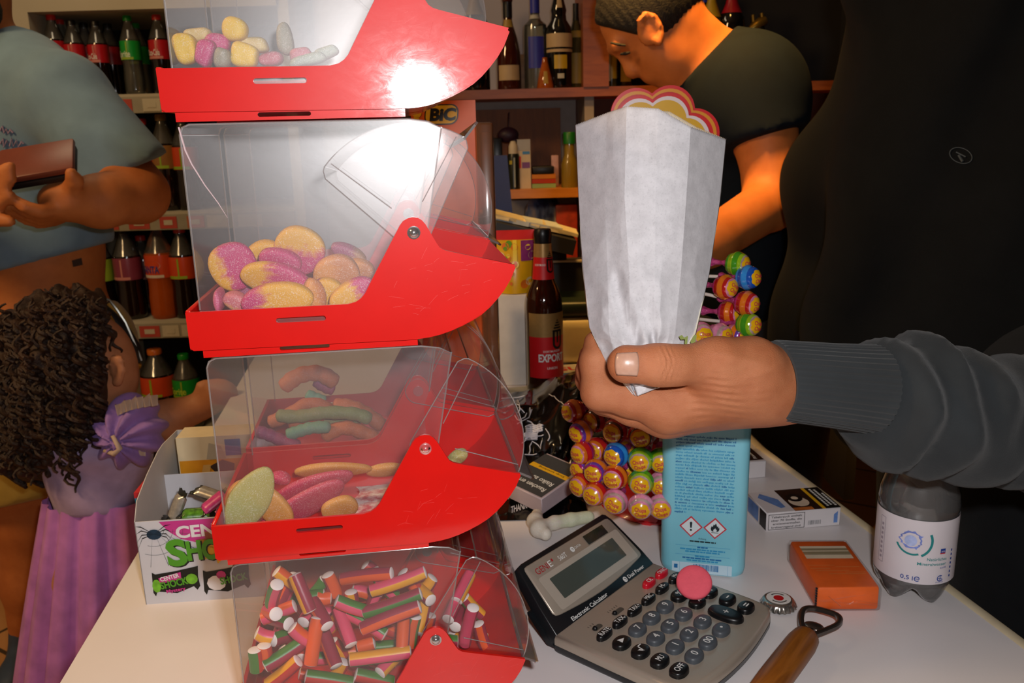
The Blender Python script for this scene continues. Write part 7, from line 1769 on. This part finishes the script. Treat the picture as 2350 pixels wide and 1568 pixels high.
def puff_f(p):
    q = p - Q(296, 990, Yg - .05); a = np.arctan2(q[..., 2], q[..., 0]); return puff(p) - .007 * np.sin(a * 9 + q[..., 1] * 50)
puff_f.bb = (puff.bb[0] - .01, puff.bb[1] + .01)
sdf_obj('puff_sleeve', puff_f, .004, M_pufs, gp)
mb = MB()
for c, dr in (((300, 930), .3), ((268, 1020), -.4)):
    cc = Vector(Q(*c, Yg - .095)); rows = []
    for i in range(161):
        s = i / 160; rows.append([(cc.x + (s - .5) * .070, cc.y + .004 + .0045 * math.sin(s * 46) * (.35 + t_) + .05 * (s - .5) ** 2, cc.z + .010 * (s - .5) * dr * 6 + .018 * (t_ - .5) + .0025 * math.sin(s * 23) * t_ - .03 * (s - .5) ** 2) for t_ in (0, .5, 1)])
    mb.loft(rows, 0, False, None, True, False)
mb.tube([Q(258, 1000, Yg - .108), Q(275, 1030, Yg - .112), Q(262, 1042, Yg - .11), Q(240, 1035, Yg - .10)], [.003, .0045, .0045, .003], 8, 0); o = mb.build('lace', M_lace, gp, None, None); o.matrix_parent_inverse = gp.matrix_world.inverted()
# ------------------------------------------------------------------ bottles on the shelves
M_cola = mat('cola', '120604', .1, spec=.6, var=0, coat=.5); M_petc = clear('pet_upper', (.85, .85, .82), .12, .16, .03, .08, .3, (.6, .58, .52), 0)
def shelf_mat(n, c, r=.35): return mat('b_' + n, c, r, var=.05, vscale=40)
def pet(x, Y, z, H, Rb, liquid, cap, lab, lab2, txt, label, cat='bottle', group='soft drinks on the left shelf', fill=.80, tcol='ffffff', tilt=.0, th=.3):
    e = empty('drink_bottle', (x, Y, z), label, cat, group)
    P_ = [(.0, .0), (.85, .0), (.98, .03), (1, .06), (1, .22), (.95, .30), (.93, .38), (1, .46), (1, .66), (.96, .70), (.70, .80), (.44, .89), (.36, .925), (.36, .95)]
    lo = [(r * Rb, f * H) for r, f in P_ if f <= fill * .92] ; hi = [(r * Rb, f * H) for r, f in P_ if f >= .68]
    lo2 = lo + [(.0, lo[-1][1])]
    MB().lathe(lo2, 20, 0).build('drink', liquid, e)
    MB().lathe(hi, 20, 0).build('bottle_neck', M_petc, e)
    MB().lathe([(.42 * Rb, .935 * H), (.43 * Rb, .985 * H), (.38 * Rb, H), (.0, H)], 18, 0).build('screw_cap', cap, e)
    va = math.atan2(x, Y); mb = MB(); mb.lathe([(1.015 * Rb, .44 * H), (1.02 * Rb, .45 * H), (1.02 * Rb, .67 * H), (1.01 * Rb, .68 * H)], 28, 0)
    fn = cyl(Matrix.Identity(4), 1.02 * Rb, .0006, 0, va); f2 = cyl(Matrix.Identity(4), 1.02 * Rb, .0010, 0, va)
    if lab2 is not None:
        mb.rect(-.95 * Rb, .445 * H, .95 * Rb, .475 * H, fn, 1, 6)
        if txt != 'FANTA': mb.rect(.30 * Rb, .47 * H, .42 * Rb, .665 * H, fn, 1, 1, 2)
        else: mb.disc(0, .575 * H, .78 * Rb, fn, 1, 18, .055 * H)
    if txt: mb.text(txt, 0, (.575 - th * .16) * H, th * Rb, f2, 2, 1.35 * Rb, .02, 'c')
    mb.build('label', [lab, lab2 or lab, mat('b_ink_' + tcol, tcol, .5, var=0)], e)
    return e
capR, capB, capG, capW, capO = shelf_mat('cap_red', 'c02818'), shelf_mat('cap_black', '141210'), shelf_mat('cap_green', '0f8a24'), shelf_mat('cap_white', 'b5b0a4'), shelf_mat('cap_orange', 'c8681c')
LR_, LP_, LG_, LO_, LM_ = shelf_mat('label_red', 'a8101a'), shelf_mat('label_pale', 'b9766a'), shelf_mat('label_green', '0d8a2c'), shelf_mat('label_orange', 'c2421a'), shelf_mat('label_maroon', '7a3040')
LT_, LI_ = shelf_mat('label_tan', '8a5f30'), shelf_mat('label_lime', '8aa62a')
M_fan = shelf_mat('orange_drink', '9c4410', .15); M_spr = clear('lemonade', (.62, .62, .55), .18, .14, .03, .06, .3, (.35, .33, .26), 0)
def sx(px, py, Y): return ony(px, py, Y).x
z0, z1, z2 = zs
YF, YB = SY + .055, SY + .155
for px, Y, top, cap, lb in ((70, YF, 30, capR, 'cola bottle with a red cap, first in the front row by the shelf side panel'), (128, YF, 34, capR, 'cola bottle with a red cap, second in the front row of the top drinks shelf'),
        (96, YB, 40, capR, 'cola bottle with a red cap in the second row behind the first two'), (146, YB, 44, capR, 'cola bottle with a red cap in the second row above the shoulder of the shirt'),
        (172, YF, 46, capB, 'cola bottle with a dark cap, third in the front row of the top drinks shelf'), (226, YF, 48, capB, 'cola bottle with a dark cap next to the green capped lemonade'), (200, YB, 52, capB, 'cola bottle with a dark cap in the second row of the top drinks shelf'), (254, YB, 54, capB, 'cola bottle with a dark cap in the second row left of the lemonade')):
    H = ony(px, top, Y).z - z0; pet(sx(px, 120, Y), Y, z0, H, H * .135, M_cola, cap, LR_, LP_, 'Coca-Cola', lb, tcol='d8c8c0', th=.55)
H = ony(297, 36, YF).z - z0; pet(sx(301, 120, YF), YF, z0, H, H * .128, M_spr, capG, LG_, LI_, 'Sprite', 'clear lemonade bottle with a green cap and green label on the top drinks shelf', tcol='c9d8b8', th=.62)
pet(sx(318, 120, YB), YB, z0, H * .96, H * .128, M_spr, capG, LG_, LI_, 'Sprite', 'lemonade bottle with a green cap behind the other green capped one', tcol='c9d8b8', th=.62)
pet(sx(368, 120, YF), YF, z0, H, H * .135, M_cola, capR, LR_, LP_, 'Coca-Cola', 'cola bottle half hidden behind the topmost sweet bin', tcol='d8c8c0', th=.55)
for px, top, liq, cap, la, l2, t, tc, lb in ((338, 272, M_cola, capR, LR_, LP_, 'Cola', 'd8c8c0', 'dark bottle with a red label on the second drinks shelf beside the sleeve'), (384, 262, M_cola, shelf_mat('cap_gold', '8f6d2c'), LT_, LI_, '', 'c8b898', 'dark bottle with a tan and lime label on the second drinks shelf'), (290, 275, M_cola, capB, LR_, LP_, '', 'd8c8c0', 'dark bottle on the second drinks shelf behind the bare arm'), (430, 268, M_cola, capB, LO_, LI_, '', 'd8c8c0', 'dark bottle on the second drinks shelf seen through the open sweet bin')):
    H = ony(px, top, YF).z - z1; pet(sx(px, 400, YF), YF, z1, H, H * .135, liq, cap, la, l2, t, lb, tcol=tc, th=.5)
for px, top, liq, cap, la, l2, t, tc, lb in ((232, 528, M_cola, capB, LI_, LO_, '', 'd8c8c0', 'dark bottle with a lime label on the third drinks shelf next to the bare waist'), (297, 522, M_cola, capB, LM_, LP_, '', 'd8b8b0', 'dark bottle with a maroon and pink label on the third drinks shelf'), (372, 512, M_fan, capW, LO_, shelf_mat('label_white', 'c6b8a4'), 'FANTA', '28347c', 'orange lemonade bottle with a white cap on the third drinks shelf'), (424, 520, M_cola, capR, LO_, LI_, '', 'c8c090', 'dark bottle with an orange and green label right of the orange lemonade'), (334, 540, M_cola, capR, LM_, LP_, '', 'd8b8b0', 'dark bottle standing behind, between maroon label and orange lemonade')):
    Y = YF if px != 334 else YB; H = ony(px, top, Y).z - z2; pet(sx(px, 640, Y), Y, z2, H, H * (.150 if px == 372 else .145), liq, cap, la, l2, t, lb, tcol=tc, th=.5)
H = ony(362, 800, YF).z - .42; pet(sx(364, 880, YF), YF, .42, H, H * .20, M_cola, capO, LO_, LI_, '', 'big bellied dark bottle with an orange cap on the bottom drinks shelf', th=.4)
H = ony(428, 812, YF).z - .42; pet(sx(428, 880, YF), YF, .42, H, H * .17, M_spr, capG, LG_, LI_, 'Sprite', 'lemonade bottle with a green label on the bottom drinks shelf above the child\'s arm', tcol='a9c838', th=.5)

# liquor
def liquor(px, wpx, top, prof, m, label, parts=(), Y=None, zb=None, base_py=None):
    """prof: (radius as a share of the half width, height share) with the height set by the top pixel"""
    Y = Y or WY + .06; zb = zb1 if zb is None else zb
    e = empty('liquor_bottle', (sx(px, 120, Y), Y, zb), label, 'bottle', 'liquor on the wooden back shelf'); H = ony(px, top, Y).z - zb; R = wpx / 2 / FPX * ((Vector(ony(px, 120, Y)) - Vector(CAM)).dot(Vector(RCAM @ np.array([0, 0, 1.0]))))
    def rad(f):
        for (r0, f0), (r1, f1) in zip(prof, prof[1:]):
            if f0 <= f <= f1 and f1 > f0: return r0 + (r1 - r0) * (f - f0) / (f1 - f0)
        return prof[-1][0]
    MB().lathe([(r * R, f * H) for r, f in prof], 26, 0).build('glass_body', m, e)
    for name, f0, f1, mt, wd in parts:
        a = -PI / 2 + math.atan2(e.location.x, Y) * 1.0; a0, a1 = (0, 2 * PI) if wd >= 1 else (a - PI * wd, a + PI * wd)
        n = 6; MB().lathe([((rad(f0 + (f1 - f0) * i / n) * R + .0008), (f0 + (f1 - f0) * i / n) * H) for i in range(n + 1)] + ([(0, f1 * H + .0008)] if f1 >= .99 else []), 26, 0, None, False, a0, a1).build(name, mt, e)
    return e
wine = [(0, 0), (.95, 0), (1, .02), (1, .58), (.95, .64), (.6, .74), (.36, .82), (.33, .98), (.36, .985), (.36, 1), (0, 1)]
cognac = [(0, 0), (.95, 0), (1, .02), (1, .25), (.95, .40), (.75, .55), (.45, .68), (.36, .74), (.36, .92), (.44, .93), (.44, 1), (0, 1)]
vodka = [(0, 0), (.95, 0), (1, .02), (1, .62), (.95, .68), (.5, .73), (.38, .76), (.38, 1), (0, 1)]
cream = [(0, 0), (.95, 0), (1, .02), (1, .55), (.92, .63), (.6, .70), (.55, .76), (.60, .80), (.42, .90), (.32, 1), (0, 1)]
tri = [(0, 0), (.95, 0), (1, .03), (.75, .4), (.4, .8), (.3, .95), (.3, 1), (0, 1)]
Gk = mat('glass_black', '0a0908', .08, spec=.6, var=0, coat=.4); Gb = mat('glass_brown', '3c1408', .08, spec=.6, var=.1, coat=.4); Gc = clear('glass_clear', (.72, .74, .66), .10, .18, .03, .06, .3, (.5, .48, .40), 0); Ga = mat('glass_amber', '9a4a12', .1, spec=.6, var=.2, coat=.4); Gg = mat('glass_olive', '3b3416', .1, spec=.6, var=.15, coat=.3); Gd = mat('glass_green', '0f2a16', .1, spec=.6, coat=.3)
lg_, lc_, lb_, lk_, lw_, ly_, lr_ = shelf_mat('gold', '9a7a34', .4), shelf_mat('cream', 'b3966c', .5), shelf_mat('blue', '2a2f8c', .4), shelf_mat('black', '0d0c0b', .4), shelf_mat('whitish', 'aaa494', .5), shelf_mat('yellow', 'b08e1e', .4), shelf_mat('red_capsule', 'a01420', .35)
liquor(1092, 62, -40, wine, Gk, 'black bottle with a gold foil neck just right of the topmost bin', (('foil', .70, .99, lg_, 1),))
liquor(1167, 56, -12, cognac, Gb, 'brown tapering brandy bottle with a black neck on the back shelf', (('capsule', .76, 1.0, lk_, 1), ('label', .10, .26, lc_, .30), ('neck_seal', .66, .74, lg_, .3)))
liquor(1229, 54, -14, vodka, Gc, 'clear vodka bottle with a blue label and blue neck', (('label', .22, .55, lb_, .22), ('cap', .80, 1.0, lb_, 1), ('neck_band', .74, .78, lw_, 1)))
liquor(1283, 60, -22, cream, Gk, 'black bottle with cream labels and a yellow seal in mid shelf', (('label', .42, .56, lc_, .42), ('lower_band', .37, .40, lc_, .42), ('seal', .20, .34, ly_, .16), ('price_sticker', .10, .15, lw_, .08), ('neck_stripe', .82, .98, lc_, .12)), WY + .05)
liquor(1322, 34, 8, wine, Gg, 'slim olive bottle with a black cap next to the shelf upright', (('cap', .80, 1.0, lk_, 1), ('neck_label', .60, .68, lg_, .4), ('label', .06, .42, shelf_mat('olive_label', '8a7436', .5), .4)), WY + .08)
liquor(1250, 40, 132, tri, Ga, 'small amber bottle of triangular shape in front of the vodka', (('label', .15, .55, lg_, .10),), WY + .025)
tb = boxpx(1193, 124, 1211, 197, WY + .10, .03, mat('tan_bottle_box', 'a8794c', .5, var=.25, vscale=40), 'bottle_carton', 'narrow tan carton between brandy and vodka bottle', 'carton', zb1)
liquor(1386, 30, 60, vodka, Gd, 'green bottle with a tall white label right of the shelf upright', (('label', .10, .80, lw_, .42),), WY + .05)
liquor(1404, 26, -20, wine, Gg, 'olive bottle with a yellow label and yellow neck behind the forehead', (('label', .10, .50, ly_, .42), ('capsule', .72, 1.0, ly_, 1)), WY + .12)
liquor(1432, 40, 30, wine, Gk, 'dark bottle half hidden behind the bowed face', (('label', .08, .4, lg_, .2),), WY + .12)
liquor(1572, 42, -60, wine, Gk, 'dark bottle with a tan neck above the nape of the bowed person', (('capsule', .62, .99, lc_, 1),), WY + .1)
liquor(1612, 52, -48, vodka, Gk, 'dark bottle with a blue cap above the collar of the dark t-shirt', (('cap', .78, 1.0, shelf_mat('cap_blue', '1534b0', .4), 1),), WY + .12)
liquor(1630, 50, -40, wine, Gg, 'green tinted bottle with a yellow capsule above the collar', (('capsule', .66, .99, ly_, 1), ('label', .10, .45, lr_, .3)), WY + .05)
liquor(1676, 62, -40, wine, Gk, 'black wine bottle with a red capsule above the dark shoulder', (('capsule', .70, .99, lr_, 1), ('label', .12, .45, lc_, .34)), WY + .05)
ll = liquor(1742, 60, 60, cream, Gk, 'black bottle with a gilt figure stopper, rightmost on the back shelf', (('label', .16, .46, lc_, .22), ('neck_label', .74, .8, lg_, .3)), WY + .05)
mb = MB(); q = lambda x, y: tuple(ony(x, y, WY + .05) - ll.location); mb.tube([q(1718, 70), q(1730, 62), q(1745, 52), q(1758, 45)], [.008, .013, .015, .010], 10); mb.tube([q(1728, 34), q(1730, 60)], .005, 8); mb.tube([q(1748, 30), q(1750, 50)], .005, 8); mb.build('stopper', mat('gilt', '8a6a24', .3, .7), ll)

# odds and ends on the lower board
ZB = zb2; YL = WY + .04; G = None
boxpx(1128, 316, 1152, 432, YL + .06, .05, mat('black_tube', '0c0b0b', .3), 'black_canister', 'tall black canister right of the orange plastic case', 'canister', ZB)
db = empty('spray_bottle', (sx(1179, 390, YL), YL, ZB), 'black spray bottle with a pale cap on the lower back shelf', 'spray bottle'); h = ony(1179, 324, YL).z - ZB; R = .0165
MB().lathe([(0, 0), (R, 0), (R, .68 * h), (R * .85, .74 * h), (0, .74 * h)], 20, 0).build('can', mat('spray_black', '12160e', .3), db); MB().lathe([(R * .8, .74 * h), (R * .75, .90 * h), (R * .4, h), (0, h)], 20, 0).build('cap', mat('spray_cap', 'b5a894', .5), db)
mb = MB(); f = cyl(Matrix.Identity(4), R, .0005); mb.rect(.0, .04 * h, .004, .66 * h, f, 0); mb.rect(-.012, .52 * h, -.004, .60 * h, f, 1, 2); mb.build('printed_label', [mat('spray_grey', '8a9088', .5), mat('spray_yellow', '9a8a20', .5)], db)
bx = empty('medicine_box', (sx(1203, 380, YL), YL, ZB), 'narrow white box with orange and purple fields on the lower back shelf', 'box'); h = ony(1203, 320, YL).z - ZB
MB().box((0, .02, h / 2), (.036, .04, h)).build('carton', mat('box_white_cream', 'b9a78c', .5), bx); mb = MB(); f = lambda x, y: (x, -.0006, y); mb.rect(-.018, .42 * h, -.008, .66 * h, f, 0); mb.rect(-.006, .42 * h, .016, .54 * h, f, 1); mb.rect(-.004, .70 * h, .016, .76 * h, f, 2); mb.rect(-.018, .78 * h, .018, h, f, 3); mb.build('printed_front', [mat('bx_orange', 'c83a10', .5), mat('bx_purple', '6a3a78', .5), mat('bx_blue', '3a78b0', .5), mat('bx_silver', '948e84', .4)], bx)
cs = empty('card_stack', (sx(1248, 410, YL), YL, ZB), 'stack of red, yellow and green cards on the lower back shelf', 'cards'); u = (ony(1248, 400, YL).z - ZB) / 3
for i, c in enumerate(('7f9a68', '9a2c14', 'b06a1c')): MB().box((0, .03, u * (i + .5)), (.066, .06, u * .92)).build('card', mat('card_%s' % c, c, .6), cs)
tag(MB().rbox((0, 0, 0), (.060, .05, (ony(1248, 382, YL).z - ony(1248, 400, YL).z)), .003, 0).build('black_case', mat('case_black', '0e0d0d', .4), None, T((sx(1247, 390, YL), YL + .03, (ony(1248, 382, YL).z + ony(1248, 400, YL).z) / 2))), 'flat black case lying on the stack of coloured cards', 'case')
boxpx(1266, 356, 1282, 428, YL + .05, .02, mat('pink_packet', 'b0888a', .5, var=.2, vscale=60), 'small_packet', 'small pink and white packet next to the yellow bottle', 'packet', ZB)
yb_ = empty('yellow_bottle', (sx(1307, 380, YL), YL, ZB), 'yellow bottle with a green cap on the lower back shelf beside the paper bag', 'bottle'); h = ony(1307, 303, YL).z - ZB; R = .023
MB().lathe([(0, 0), (R, 0), (R, .42 * h), (R * .8, .52 * h), (R * .62, .60 * h), (R * .6, .80 * h), (0, .80 * h)], 22, 0).build('bottle_body', clear('yellow_plastic', (.75, .55, .12), .40, .12, .03, .1, .3, (.62, .42, .05), 0), yb_); MB().lathe([(R * .72, .79 * h), (R * .72, h - .002), (R * .66, h), (0, h)], 22, 0).build('screw_cap', mat('cap_grass', '0f5a14', .4), yb_)
mb = MB(); mb.tube([(0, 0, 0), (.002, 0, .02), (.004, 0, .05)], .002, 6); mb.ell((0, 0, -.012), (.030, .02, .022), 0); mb.ell((.018, 0, -.03), (.014, .012, .014), 0); tag(mb.build('purple_toy', mat('toy_purple', '2c1426', .5), None, T(ony(1166, 300, YL + .08))), 'dark purple figure with an antenna on top of the black canister', 'toy')
fo_ = MB(); fo_.prism([(-.022, 0), (.040, 0), (.014, .12), (-.020, .12)], 0, .05, 0, T(tuple(ony(1152, 492, 1.80)))); fo_.v = [(x, y, (TZ if z < ony(1152, 470, 1.80).z else z)) for x, y, z in fo_.v]; tag(fo_.build('blue_folder', mat('folder_blue', '101c52', .5), None), 'dark blue slanting folder above the black paper ledge', 'folder')
sbk = MB(); sbk.rbox((0, 0, .03), (.11, .08, .06), .018, 0, None, 4); rs = random.Random(3); sbk.v = [(x + rs.uniform(-1, 1) * .002, y + rs.uniform(-1, 1) * .002, z + rs.uniform(-1, 1) * .002) for x, y, z in sbk.v]
m, t, b = nt('plaid'); n_ = noise(t, 45, 2, .5); r_ = ramp(t, n_.outputs[0], [(.40, hx('2a3050')), (.50, hx('4a587c')), (.66, hx('8a7c78'))]); t.links.new(r_.outputs[0], b.inputs[0]); b.inputs['Roughness'].default_value = .6
zs_ = zb2 - .276; tag(sbk.build('blue_bundle', m, None, T((ony(1248, 490, WY + .05).x, WY + .08, zs_)) @ SCL(1, 1, (ony(1248, 462, WY + .05).z - zs_) / .06)), 'patterned blue bundle below the lower back shelf', 'bundle')
boxpx(1276, 470, 1325, 490, WY + .03, .06, mat('red_orange_packet', '8a2410', .5, var=.3, vscale=40), 'orange_packet', 'reddish orange packet beside the blue bundle', 'packet', zs_)
